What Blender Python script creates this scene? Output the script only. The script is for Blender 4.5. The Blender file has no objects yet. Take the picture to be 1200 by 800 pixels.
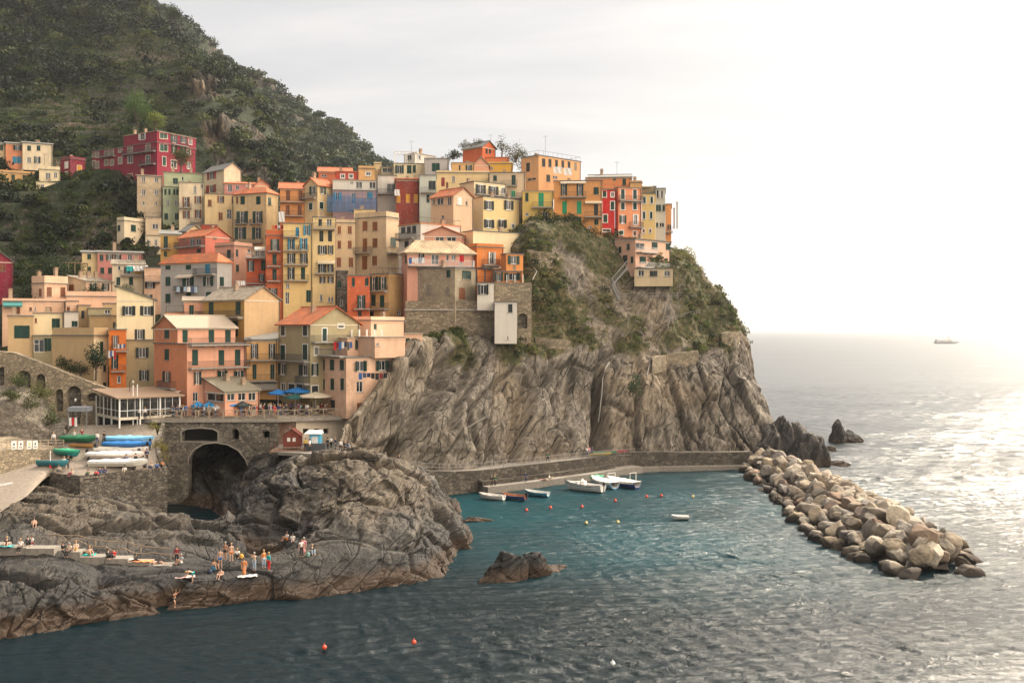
import bpy, math, random, numpy as np
from mathutils import Vector, Matrix
from mathutils.bvhtree import BVHTree
random.seed(7); RNG = np.random.default_rng(7)
S = bpy.context.scene; COL = S.collection
R = math.radians
# ------------------------------------------------------------------ camera
H = 24.0; F = 1166.667
cam_d = bpy.data.cameras.new('camera'); cam = bpy.data.objects.new('camera', cam_d); COL.objects.link(cam)
cam.location = (0, 0, H); cam.rotation_euler = (R(90), 0, 0)
cam_d.lens = 35; cam_d.sensor_width = 36; cam_d.shift_y = -16/1200; cam_d.clip_start = 0.5; cam_d.clip_end = 200000
S.camera = cam
# ------------------------------------------------------------------ light
SUN_AZ, SUN_EL = 38, 35          # degrees right of the view axis, above the horizon
sd = bpy.data.lights.new('sun', 'SUN'); so = bpy.data.objects.new('sun', sd); COL.objects.link(so)
sd.energy = 4.0; sd.angle = R(3.0); sd.color = (1.0, 0.86, 0.68)
sdir = Vector((math.sin(R(SUN_AZ))*math.cos(R(SUN_EL)), math.cos(R(SUN_AZ))*math.cos(R(SUN_EL)), math.sin(R(SUN_EL))))
so.rotation_euler = sdir.to_track_quat('Z', 'Y').to_euler(); so.location = (60, 60, 120)
S.view_settings.view_transform = 'Standard'; S.view_settings.look = 'None'
S.view_settings.gamma = 1; S.view_settings.use_curve_mapping = False
S.view_settings.exposure = 0.86
S.cycles.use_denoising = True
S.cycles.max_bounces = 5; S.cycles.diffuse_bounces = 3; S.cycles.volume_bounces = 0
S.cycles.sample_clamp_indirect = 2; S.cycles.sample_clamp_direct = 12

def N(nt, typ, **kw):
    n = nt.nodes.new(typ)
    for k, v in kw.items():
        if k.startswith('i_'):
            key = k[2:]; key = int(key) if key.isdigit() else key.replace('_', ' ')
            n.inputs[key].default_value = v
        else: setattr(n, k, v)
    return n
def math_n(nt, op, a, b=None, clamp=False):
    n = nt.nodes.new('ShaderNodeMath'); n.operation = op; n.use_clamp = clamp
    for i, x in enumerate((a, b)):
        if x is None: continue
        if isinstance(x, (int, float)): n.inputs[i].default_value = x
        else: nt.links.new(x, n.inputs[i])
    return n.outputs[0]
def ramp(nt, fac, stops, interp='LINEAR'):
    n = nt.nodes.new('ShaderNodeValToRGB'); e = n.color_ramp.elements; n.color_ramp.interpolation = interp
    while len(e) < len(stops): e.new(0.5)
    for el, (p, c) in zip(e, stops):
        el.position = p; el.color = (c, c, c, 1) if isinstance(c, (int, float)) else (*c, 1)
    nt.links.new(fac, n.inputs[0]); return n.outputs[0]
def mixc(nt, fac, a, b, mode='MIX'):
    n = nt.nodes.new('ShaderNodeMix'); n.data_type = 'RGBA'; n.blend_type = mode
    for i, x in ((0, fac), (6, a), (7, b)):
        if isinstance(x, (int, float)): n.inputs[i].default_value = x if i == 0 else (x, x, x, 1)
        elif isinstance(x, tuple): n.inputs[i].default_value = (*x, 1)
        else: nt.links.new(x, n.inputs[i])
    return n.outputs[2]

def make_world():
    w = bpy.data.worlds.new('World'); S.world = w; w.use_nodes = True; nt = w.node_tree; nt.nodes.clear()
    L = nt.links.new
    sky = N(nt, 'ShaderNodeTexSky', sky_type='NISHITA', sun_disc=False, sun_elevation=R(SUN_EL), sun_rotation=R(SUN_AZ), altitude=20, air_density=1.2, dust_density=3.0)
    tc = N(nt, 'ShaderNodeTexCoord'); sep = N(nt, 'ShaderNodeSeparateXYZ'); L(tc.outputs['Generated'], sep.inputs[0])
    x, y, z = sep.outputs
    def dotdir(az, el):
        n = N(nt, 'ShaderNodeVectorMath', operation='DOT_PRODUCT'); L(tc.outputs['Generated'], n.inputs[0])
        n.inputs[1].default_value = (math.sin(R(az))*math.cos(R(el)), math.cos(R(az))*math.cos(R(el)), math.sin(R(el)))
        return n.outputs['Value']
    g = dotdir(34, 8)
    glow = math_n(nt, 'MULTIPLY', math_n(nt, 'POWER', math_n(nt, 'MAXIMUM', g, 0.0), 5.0), math_n(nt, 'ADD', 0.12, math_n(nt, 'POWER', math_n(nt, 'SUBTRACT', 1.0, math_n(nt, 'ABSOLUTE', z), True), 7.0)))
    low = math_n(nt, 'POWER', math_n(nt, 'SUBTRACT', 1.0, math_n(nt, 'ABSOLUTE', z), True), 10.0)
    g2 = math_n(nt, 'POWER', math_n(nt, 'MAXIMUM', dotdir(33, 54), 0.0), 22.0)
    # stratified cloud: noise on a flattened dome
    mp = N(nt, 'ShaderNodeVectorMath', operation='DIVIDE'); L(tc.outputs['Generated'], mp.inputs[0])
    cmb = N(nt, 'ShaderNodeCombineXYZ'); zz = math_n(nt, 'ADD', math_n(nt, 'ABSOLUTE', z), 0.10)
    for i in range(3): L(zz, cmb.inputs[i])
    L(cmb.outputs[0], mp.inputs[1])
    m2 = N(nt, 'ShaderNodeMapping'); m2.inputs['Scale'].default_value = (0.55, 1.5, 0.0); m2.inputs['Rotation'].default_value = (0, 0, R(-16)); L(mp.outputs[0], m2.inputs[0])
    no = N(nt, 'ShaderNodeTexNoise', i_Scale=1.2, i_Detail=7.0, i_Roughness=0.55, i_Distortion=0.4); L(m2.outputs[0], no.inputs['Vector'])
    cl = ramp(nt, no.outputs[0], [(0.32, (0.84, 0.85, 0.87)), (0.50, (0.97, 0.965, 0.96)), (0.64, (1.14, 1.10, 1.06))])
    base = mixc(nt, math_n(nt, 'MULTIPLY', low, 0.9), (0.43, 0.43, 0.438), (0.54, 0.525, 0.50))
    base = mixc(nt, 1.0, base, cl, 'MULTIPLY')
    warm = N(nt, 'ShaderNodeVectorMath', operation='SCALE'); warm.inputs[0].default_value = (0.14, 0.115, 0.085); L(glow, warm.inputs['Scale'])
    w2 = N(nt, 'ShaderNodeVectorMath', operation='SCALE'); w2.inputs[0].default_value = (8.5, 7.8, 6.9); L(g2, w2.inputs['Scale'])
    a = N(nt, 'ShaderNodeVectorMath', operation='ADD'); L(base, a.inputs[0]); L(warm.outputs[0], a.inputs[1])
    g3 = math_n(nt, 'POWER', math_n(nt, 'MAXIMUM', dotdir(122, 28), 0.0), 4.0)  # added warm fill lobe behind right, out of view, to brighten the facades
    w3 = N(nt, 'ShaderNodeVectorMath', operation='SCALE'); w3.inputs[0].default_value = (2.6, 2.2, 1.7); L(g3, w3.inputs['Scale'])
    a2 = N(nt, 'ShaderNodeVectorMath', operation='ADD'); L(a.outputs[0], a2.inputs[0]); L(w3.outputs[0], a2.inputs[1])
    b = N(nt, 'ShaderNodeVectorMath', operation='ADD'); L(a2.outputs[0], b.inputs[0]); L(w2.outputs[0], b.inputs[1])
    # rear sky shaped as unseen fill light: brighter at right, dimmer at left
    back = N(nt, 'ShaderNodeMapRange', i_1=-0.1, i_2=-0.7, i_3=1.0, i_4=0.9); back.clamp = True; L(y, back.inputs[0])
    xr = N(nt, 'ShaderNodeMapRange', i_1=-0.6, i_2=0.7, i_3=0.55, i_4=1.35); L(x, xr.inputs[0])
    bk = math_n(nt, 'MULTIPLY', back.outputs[0], 1.0)
    side = N(nt, 'ShaderNodeMapRange', i_1=0.15, i_2=-0.5, i_3=0.0, i_4=1.0); L(y, side.inputs[0])
    xm = math_n(nt, 'ADD', 1.0, math_n(nt, 'MULTIPLY', side.outputs[0], math_n(nt, 'SUBTRACT', xr.outputs[0], 1.0)))
    c = N(nt, 'ShaderNodeVectorMath', operation='SCALE'); L(b.outputs[0], c.inputs[0]); L(math_n(nt, 'MULTIPLY', bk, xm), c.inputs['Scale'])
    bg1 = N(nt, 'ShaderNodeBackground', i_Strength=1.0); L(c.outputs[0], bg1.inputs[0])
    bg2 = N(nt, 'ShaderNodeBackground', i_Strength=0.05); L(sky.outputs[0], bg2.inputs[0])
    mx = N(nt, 'ShaderNodeMixShader', i_0=0.12); L(bg1.outputs[0], mx.inputs[1]); L(bg2.outputs[0], mx.inputs[2])
    out = N(nt, 'ShaderNodeOutputWorld'); L(mx.outputs[0], out.inputs[0])
make_world()

# ------------------------------------------------------------------ helpers
def P(u, v, Y): return Vector(((u-600)/F*Y, Y, H-(v-384)/F*Y))
def PZ(u, v, z):
    Y = (H-z)*F/(v-384); return Vector(((u-600)/F*Y, Y, z))
def PU(u, Y, z): return Vector(((u-600)/F*Y, Y, z))

def tag(o, label=None, cat=None, group=None, kind=None):
    if label: o['label'] = label
    if cat: o['category'] = cat
    if group: o['group'] = group
    if kind: o['kind'] = kind
    return o
def empty(name, loc, rz=0, label=None, cat=None, group=None):
    o = bpy.data.objects.new(name, None); COL.objects.link(o); o.location = loc; o.rotation_euler = (0, 0, rz); o.empty_display_size = 0.3
    return tag(o, label, cat, group)
def copy_tree(o, parent=None):
    c = o.copy(); COL.objects.link(c)
    if parent is not None: c.parent = parent
    for ch in list(o.children): copy_tree(ch, c)
    return c
class MB:
    def __init__(s): s.v = []; s.f = []; s.m = []
    def add(s, vs, fs, m=0):
        b = len(s.v); s.v += [tuple(x) for x in vs]
        for f in fs: s.f.append(tuple(i+b for i in f)); s.m.append(m)
    def box(s, x0, x1, y0, y1, z0, z1, m=0):
        s.add([(x0,y0,z0),(x1,y0,z0),(x1,y1,z0),(x0,y1,z0),(x0,y0,z1),(x1,y0,z1),(x1,y1,z1),(x0,y1,z1)],
              [(0,3,2,1),(4,5,6,7),(0,1,5,4),(1,2,6,5),(2,3,7,6),(3,0,4,7)], m)
    def quad(s, a, b, c, d, m=0): s.add([a,b,c,d], [(0,1,2,3)], m)
    def bar(s, a, b, w, h=None, m=0):
        a = Vector(a); b = Vector(b); h = h or w; d = (b-a)
        if d.length < 1e-6: return
        d.normalize(); up = Vector((0,0,1)) if abs(d.z) < .95 else Vector((1,0,0))
        x = d.cross(up).normalized()*(w/2); z = x.cross(d).normalized()*(h/2)
        s.add([a-x-z,a+x-z,a+x+z,a-x+z,b-x-z,b+x-z,b+x+z,b-x+z], [(0,3,2,1),(4,5,6,7),(0,1,5,4),(1,2,6,5),(2,3,7,6),(3,0,4,7)], m)
    def tube(s, pts, r, n=6, m=0, cap=True):
        pts = [Vector(p) for p in pts]; rs = r if isinstance(r, (list, tuple)) else [r]*len(pts)
        rings = []
        for i, p in enumerate(pts):
            d = (pts[min(i+1, len(pts)-1)]-pts[max(i-1, 0)]).normalized()
            up = Vector((0,0,1)) if abs(d.z) < .9 else Vector((0,1,0))
            x = d.cross(up).normalized(); y = x.cross(d).normalized()
            rings.append([p+(x*math.cos(2*math.pi*k/n)+y*math.sin(2*math.pi*k/n))*rs[i] for k in range(n)])
        s.loft(rings, m, cap)
    def loft(s, rings, m=0, cap=True, closed=True):
        n = len(rings[0]); vs = [v for r in rings for v in r]; fs = []
        for i in range(len(rings)-1):
            for k in range(n if closed else n-1):
                k2 = (k+1) % n; fs.append((i*n+k, i*n+k2, (i+1)*n+k2, (i+1)*n+k))
        if cap and closed: fs += [tuple(range(n))[::-1], tuple((len(rings)-1)*n+k for k in range(n))]
        s.add(vs, fs, m)
    def lathe(s, prof, n=12, c=(0,0,0), m=0):
        rings = [[(c[0]+r*math.cos(2*math.pi*k/n), c[1]+r*math.sin(2*math.pi*k/n), c[2]+z) for k in range(n)] for r, z in prof]
        s.loft(rings, m, True)
    def build(s, name, mats, parent=None, loc=(0,0,0), rot=(0,0,0), smooth=False, link=True):
        me = bpy.data.meshes.new(name); me.from_pydata(s.v, [], s.f)
        mats = mats if isinstance(mats, (list, tuple)) else [mats]
        for mm in mats: me.materials.append(mm)
        me.polygons.foreach_set('material_index', s.m)
        if smooth: me.polygons.foreach_set('use_smooth', [True]*len(s.f))
        me.update(); return inst(name, me, parent, loc, rot)
def inst(name, me, parent=None, loc=(0,0,0), rot=(0,0,0)):
    o = bpy.data.objects.new(name, me); COL.objects.link(o)
    if parent is not None: o.parent = parent
    o.location = loc; o.rotation_euler = rot; return o
def np_mesh(name, V, Fq, mat, smooth=False, fcol=None, vattr=None):
    me = bpy.data.meshes.new(name); k = Fq.shape[1]
    me.vertices.add(len(V)); me.vertices.foreach_set('co', np.ascontiguousarray(V, dtype=np.float32).ravel())
    me.loops.add(Fq.size); me.loops.foreach_set('vertex_index', np.ascontiguousarray(Fq, dtype=np.int32).ravel())
    me.polygons.add(len(Fq)); me.polygons.foreach_set('loop_start', np.arange(0, Fq.size, k, dtype=np.int32))
    me.polygons.foreach_set('loop_total', np.full(len(Fq), k, dtype=np.int32))
    if smooth: me.polygons.foreach_set('use_smooth', np.ones(len(Fq), dtype=bool))
    me.update(calc_edges=True)
    if fcol is not None:
        a = me.attributes.new('tint', 'FLOAT_COLOR', 'FACE'); c = np.ones((len(Fq), 4), np.float32); c[:, :3] = fcol
        a.data.foreach_set('color', c.ravel())
    if vattr:
        for nm, arr in vattr.items():
            a = me.attributes.new(nm, 'FLOAT', 'POINT'); a.data.foreach_set('value', np.asarray(arr, np.float32).ravel())
    me.materials.append(mat); return inst(name, me)

# ---- vector noise
_perm = np.random.default_rng(3).permutation(256); _perm = np.concatenate([_perm, _perm, _perm])
_gr = np.random.default_rng(5).normal(size=(256, 3)); _gr /= np.linalg.norm(_gr, axis=1)[:, None]
def perlin(p):
    p = np.asarray(p, float); i = np.floor(p).astype(int); f = p-i; i &= 255; w = f*f*f*(f*(f*6-15)+10)
    out = 0
    for dx in (0, 1):
        wx = w[..., 0] if dx else 1-w[..., 0]
        for dy in (0, 1):
            wy = w[..., 1] if dy else 1-w[..., 1]
            for dz in (0, 1):
                wz = w[..., 2] if dz else 1-w[..., 2]
                h = _perm[_perm[_perm[(i[..., 0]+dx) & 255]+((i[..., 1]+dy) & 255)]+((i[..., 2]+dz) & 255)]
                g = _gr[h]; d = f-np.array([dx, dy, dz]); out = out+wx*wy*wz*(g*d).sum(-1)
    return out*1.6
def fbm(p, o=4, g=0.5):
    a = 1; s = 0; p = np.asarray(p, float)
    for k in range(o): s = s+a*perlin(p+17.3*k); a *= g; p = p*2.03
    return s
def ridged(p, o=4, g=0.5):
    a = 1; s = 0; p = np.asarray(p, float)
    for k in range(o): s = s+a*(1-2*np.abs(perlin(p+9.1*k))); a *= g; p = p*2.1
    return s
def _h3(i, k):
    n = (i[..., 0]*374761393+i[..., 1]*668265263+i[..., 2]*2147483647+k*1274126177) & 0x7fffffff
    n = ((n ^ (n >> 13))*1274126177) & 0x7fffffff
    return (n & 0xffff)/65535.0
def worley(p):
    """chunky blocks: returns f1, f2-f1 and a random value per cell"""
    p = np.asarray(p, float); b = np.floor(p).astype(np.int64)
    d1 = np.full(p.shape[:-1], 9.0); d2 = d1.copy(); cid = d1*0
    for dx in (-1, 0, 1):
        for dy in (-1, 0, 1):
            for dz in (-1, 0, 1):
                c = b+np.array([dx, dy, dz]); o = np.stack([_h3(c, 1), _h3(c, 2), _h3(c, 3)], -1)
                d = np.linalg.norm(c+o-p, axis=-1); r = _h3(c, 5)
                near = d < d1; d2 = np.where(near, d1, np.minimum(d2, d)); cid = np.where(near, r, cid); d1 = np.where(near, d, d1)
    return d1, d2-d1, cid
def smooth(a, b, x): t = np.clip((x-a)/(b-a), 0, 1); return t*t*(3-2*t)
def crom(A, n):
    A = np.asarray(A, float); m = len(A); t = np.linspace(0, m-1-1e-6, n); i = t.astype(int); f = (t-i)
    g = lambda k: A[np.clip(i+k, 0, m-1)]
    f = f.reshape((-1,)+(1,)*(A.ndim-1)); p0, p1, p2, p3 = g(-1), g(0), g(1), g(2)
    c = 0.5*((2*p1)+(-p0+p2)*f+(2*p0-5*p1+4*p2-p3)*f*f+(-p0+3*p1-3*p2+p3)*f**3)
    return 0.55*c+0.45*(p1*(1-f)+p2*f)
def net(ctrl, nr, nc):
    A = crom(ctrl, nr); A = crom(A.transpose(1, 0, 2), nc).transpose(1, 0, 2); return A
def grid_normals(G):
    du = np.gradient(G, axis=1); dv = np.gradient(G, axis=0); n = np.cross(du, dv); n /= np.linalg.norm(n, axis=-1)[..., None]+1e-9; return n
def grid_faces(nr, nc):
    i = np.arange(nr*nc).reshape(nr, nc)
    return np.stack([i[:-1, :-1], i[:-1, 1:], i[1:, 1:], i[1:, :-1]], -1).reshape(-1, 4)
BV = {}
def bvh_of(o):
    me = o.data; vs = [v.co.copy() for v in me.vertices]; ps = [tuple(p.vertices) for p in me.polygons]
    return BVHTree.FromPolygons(vs, ps)
def hit(u, v, keys):
    d = Vector(((u-600)/F, 1, -(v-384)/F)).normalized(); best = None
    for k in keys:
        h = BV[k].ray_cast(Vector((0, 0, H)), d)
        if h[0] is not None and (best is None or h[0].y < best.y): best = h[0]
    return best
def drop(x, y, keys, z=200):
    best = None
    for k in keys:
        h = BV[k].ray_cast(Vector((x, y, z)), Vector((0, 0, -1)))
        if h[0] is not None and (best is None or h[0].z > best.z): best = h[0]
    return best

# ------------------------------------------------------------------ materials
MC = {}
def new_mat(name):
    m = bpy.data.materials.new(name); m.use_nodes = True; nt = m.node_tree; b = nt.nodes['Principled BSDF']
    return m, nt, b, nt.links.new
def coords(nt, mode='Object', scale=(1,1,1), rot=(0,0,0)):
    tc = nt.nodes.new('ShaderNodeTexCoord'); mp = nt.nodes.new('ShaderNodeMapping'); mp.inputs['Scale'].default_value = scale; mp.inputs['Rotation'].default_value = rot
    nt.links.new(tc.outputs[mode], mp.inputs[0]); return mp.outputs[0]
def noise(nt, vec, scale, detail=4, rough=0.5, dist=0):
    n = N(nt, 'ShaderNodeTexNoise', i_Scale=scale, i_Detail=detail, i_Roughness=rough, i_Distortion=dist); nt.links.new(vec, n.inputs['Vector']); return n.outputs[0]
def bump(nt, b, h, dist=0.05, strength=1.0, prev=None):
    n = N(nt, 'ShaderNodeBump', i_Strength=strength, i_Distance=dist); nt.links.new(h, n.inputs['Height'])
    if prev is not None: nt.links.new(prev, n.inputs['Normal'])
    nt.links.new(n.outputs[0], b.inputs['Normal']); return n.outputs[0]
def flat(name, c, rough=0.6, metal=0.0, var=0.12):
    key = ('flat', name, c)
    if key in MC: return MC[key]
    m, nt, b, L = new_mat(name); v = coords(nt)
    n = noise(nt, v, 3.0, 5, 0.6)
    hsv = N(nt, 'ShaderNodeHueSaturation'); hsv.inputs['Color'].default_value = (*c, 1)
    L(ramp(nt, n, [(0.3, 1-var), (0.7, 1+var)]), hsv.inputs['Value']); L(hsv.outputs[0], b.inputs['Base Color'])
    b.inputs['Roughness'].default_value = rough; b.inputs['Metallic'].default_value = metal
    MC[key] = m; return m
def plaster(c, wear=0.5):
    key = ('plaster', c, wear)
    if key in MC: return MC[key]
    m, nt, b, L = new_mat('plaster')
    v = coords(nt); geo = N(nt, 'ShaderNodeNewGeometry')
    vw = coords(nt, 'Object', (1.3, 1.3, 0.13))
    obj = N(nt, 'ShaderNodeObjectInfo')
    off = N(nt, 'ShaderNodeVectorMath', operation='ADD'); L(v, off.inputs[0]); L(obj.outputs['Location'], off.inputs[1])
    offw = N(nt, 'ShaderNodeVectorMath', operation='ADD'); L(vw, offw.inputs[0]); L(obj.outputs['Location'], offw.inputs[1])
    big = noise(nt, off.outputs[0], 0.35, 5, 0.6, 0.6); streak = noise(nt, offw.outputs[0], 1.1, 5, 0.65); fine = noise(nt, off.outputs[0], 2.2, 5, 0.7)
    dark = tuple(x*0.60 for x in c); grime = tuple(0.55*x+0.45*g for x, g in zip(c, (0.17, 0.14, 0.11)))
    lite = tuple(min(0.86, 0.72*x+0.20) for x in c)
    c1 = mixc(nt, ramp(nt, big, [(0.38, 0.0), (0.66, min(1, 1.0*wear))]), c, dark)
    c2 = mixc(nt, ramp(nt, streak, [(0.48, 0.0), (0.68, min(1, 1.35*wear))]), c1, grime)
    c3 = mixc(nt, ramp(nt, fine, [(0.54, 0.0), (0.66, min(1, 0.9*wear))]), c2, lite)
    L(c3, b.inputs['Base Color']); b.inputs['Roughness'].default_value = 0.9; b.inputs['Specular IOR Level'].default_value = 0.2
    bump(nt, b, fine, 0.03, 0.5); MC[key] = m; return m
def masonry(name, c1, c2, mortar, scale=1.6, d=0.09):
    key = ('mas', name)
    if key in MC: return MC[key]
    m, nt, b, L = new_mat(name); v = coords(nt, 'Object', (1, 1, 1.5))
    w = noise(nt, v, 1.2, 3); ws = N(nt, 'ShaderNodeVectorMath', operation='ADD'); sc = N(nt, 'ShaderNodeVectorMath', operation='SCALE', i_Scale=0.35)
    nn = N(nt, 'ShaderNodeTexNoise', i_Scale=1.4); L(v, nn.inputs['Vector']); L(nn.outputs['Color'], sc.inputs[0]); L(v, ws.inputs[0]); L(sc.outputs[0], ws.inputs[1])
    vo = N(nt, 'ShaderNodeTexVoronoi', i_Scale=scale); L(ws.outputs[0], vo.inputs['Vector'])
    ve = N(nt, 'ShaderNodeTexVoronoi', feature='DISTANCE_TO_EDGE', i_Scale=scale); L(ws.outputs[0], ve.inputs['Vector'])
    sepc = N(nt, 'ShaderNodeSeparateColor'); L(vo.outputs['Color'], sepc.inputs[0])
    stone = mixc(nt, sepc.outputs[0], c1, c2)
    big = noise(nt, v, 0.3, 5, 0.65); stone = mixc(nt, ramp(nt, big, [(0.35, 0.0), (0.7, 0.65)]), stone, tuple(x*0.4 for x in c1))
    e = ramp(nt, ve.outputs['Distance'], [(0.0, 0.0), (0.09, 1.0)])
    L(mixc(nt, e, mortar, stone), b.inputs['Base Color']); b.inputs['Roughness'].default_value = 0.92; b.inputs['Specular IOR Level'].default_value = 0.2
    bump(nt, b, math_n(nt, 'ADD', math_n(nt, 'MULTIPLY', e, 0.7), math_n(nt, 'MULTIPLY', noise(nt, v, 5, 4), 0.5)), d, 1.0)
    MC[key] = m; return m
def tiles(name, c1, c2, pitch=2.6):
    key = ('tile', name)
    if key in MC: return MC[key]
    m, nt, b, L = new_mat(name); v = coords(nt)
    wv = N(nt, 'ShaderNodeTexWave', bands_direction='X', i_Scale=pitch*0.5, i_Distortion=0.6); L(v, wv.inputs[0]); wv.inputs['Detail'].default_value = 1
    vo = N(nt, 'ShaderNodeTexVoronoi', i_Scale=2.4); L(v, vo.inputs['Vector']); sepc = N(nt, 'ShaderNodeSeparateColor'); L(vo.outputs['Color'], sepc.inputs[0])
    c = mixc(nt, sepc.outputs[0], c1, c2); big = noise(nt, v, 0.5, 5, 0.65)
    c = mixc(nt, ramp(nt, big, [(0.42, 0.0), (0.7, 0.6)]), c, (0.16, 0.11, 0.075))
    c = mixc(nt, ramp(nt, noise(nt, v, 1.5, 4, 0.7), [(0.62, 0.0), (0.70, 0.7)]), c, (0.42, 0.33, 0.20))
    L(c, b.inputs['Base Color']); b.inputs['Roughness'].default_value = 0.88; b.inputs['Specular IOR Level'].default_value = 0.2
    bump(nt, b, math_n(nt, 'ADD', wv.outputs['Fac'], math_n(nt, 'MULTIPLY', sepc.outputs[0], 0.4)), 0.06, 1.0)
    MC[key] = m; return m
def shutter_mat(c):
    key = ('shut', c)
    if key in MC: return MC[key]
    m, nt, b, L = new_mat('louvred_wood'); v = coords(nt)
    wv = N(nt, 'ShaderNodeTexWave', bands_direction='Z', i_Scale=3.2); L(v, wv.inputs[0])
    n = noise(nt, v, 2.0, 4, 0.6); obj = N(nt, 'ShaderNodeObjectInfo')
    k = math_n(nt, 'ADD', ramp(nt, n, [(0.3, 0.7), (0.7, 1.25)]), math_n(nt, 'MULTIPLY', obj.outputs['Random'], 0.5))
    hsv = N(nt, 'ShaderNodeHueSaturation'); hsv.inputs['Color'].default_value = (*c, 1); L(k, hsv.inputs['Value']); L(hsv.outputs[0], b.inputs['Base Color'])
    b.inputs['Roughness'].default_value = 0.55; b.inputs['Specular IOR Level'].default_value = 0.3; bump(nt, b, wv.outputs['Fac'], 0.02, 0.8); MC[key] = m; return m
def glass_mat():
    m, nt, b, L = new_mat('window_glass'); v = coords(nt, 'Object'); obj = N(nt, 'ShaderNodeObjectInfo')
    b.inputs['Roughness'].default_value = 0.12
    L(mixc(nt, ramp(nt, obj.outputs['Random'], [(0.55, 0.0), (0.8, 1.0)]), (0.012, 0.014, 0.016), (0.10, 0.095, 0.085)), b.inputs['Base Color'])
    bump(nt, b, noise(nt, v, 1.5, 2), 0.01, 0.6); return m
def leaf_mat(name, rough=0.7):
    m, nt, b, L = new_mat(name); a = N(nt, 'ShaderNodeAttribute', attribute_name='tint'); L(a.outputs['Color'], b.inputs['Base Color'])
    b.inputs['Roughness'].default_value = rough; b.inputs['Specular IOR Level'].default_value = 0.15
    tr = N(nt, 'ShaderNodeBsdfTranslucent'); L(a.outputs['Color'], tr.inputs[0]); mx = N(nt, 'ShaderNodeMixShader', i_0=0.25)
    L(b.outputs[0], mx.inputs[1]); L(tr.outputs[0], mx.inputs[2]); L(mx.outputs[0], nt.nodes['Material Output'].inputs[0]); return m
def bedded(nt, rot, st):
    tc = nt.nodes.new('ShaderNodeTexCoord'); mp = nt.nodes.new('ShaderNodeMapping'); mp.vector_type = 'TEXTURE'; mp.inputs['Rotation'].default_value = rot; mp.inputs['Scale'].default_value = tuple(1/x for x in st)
    nt.links.new(tc.outputs['Object'], mp.inputs[0]); return mp.outputs[0]
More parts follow.
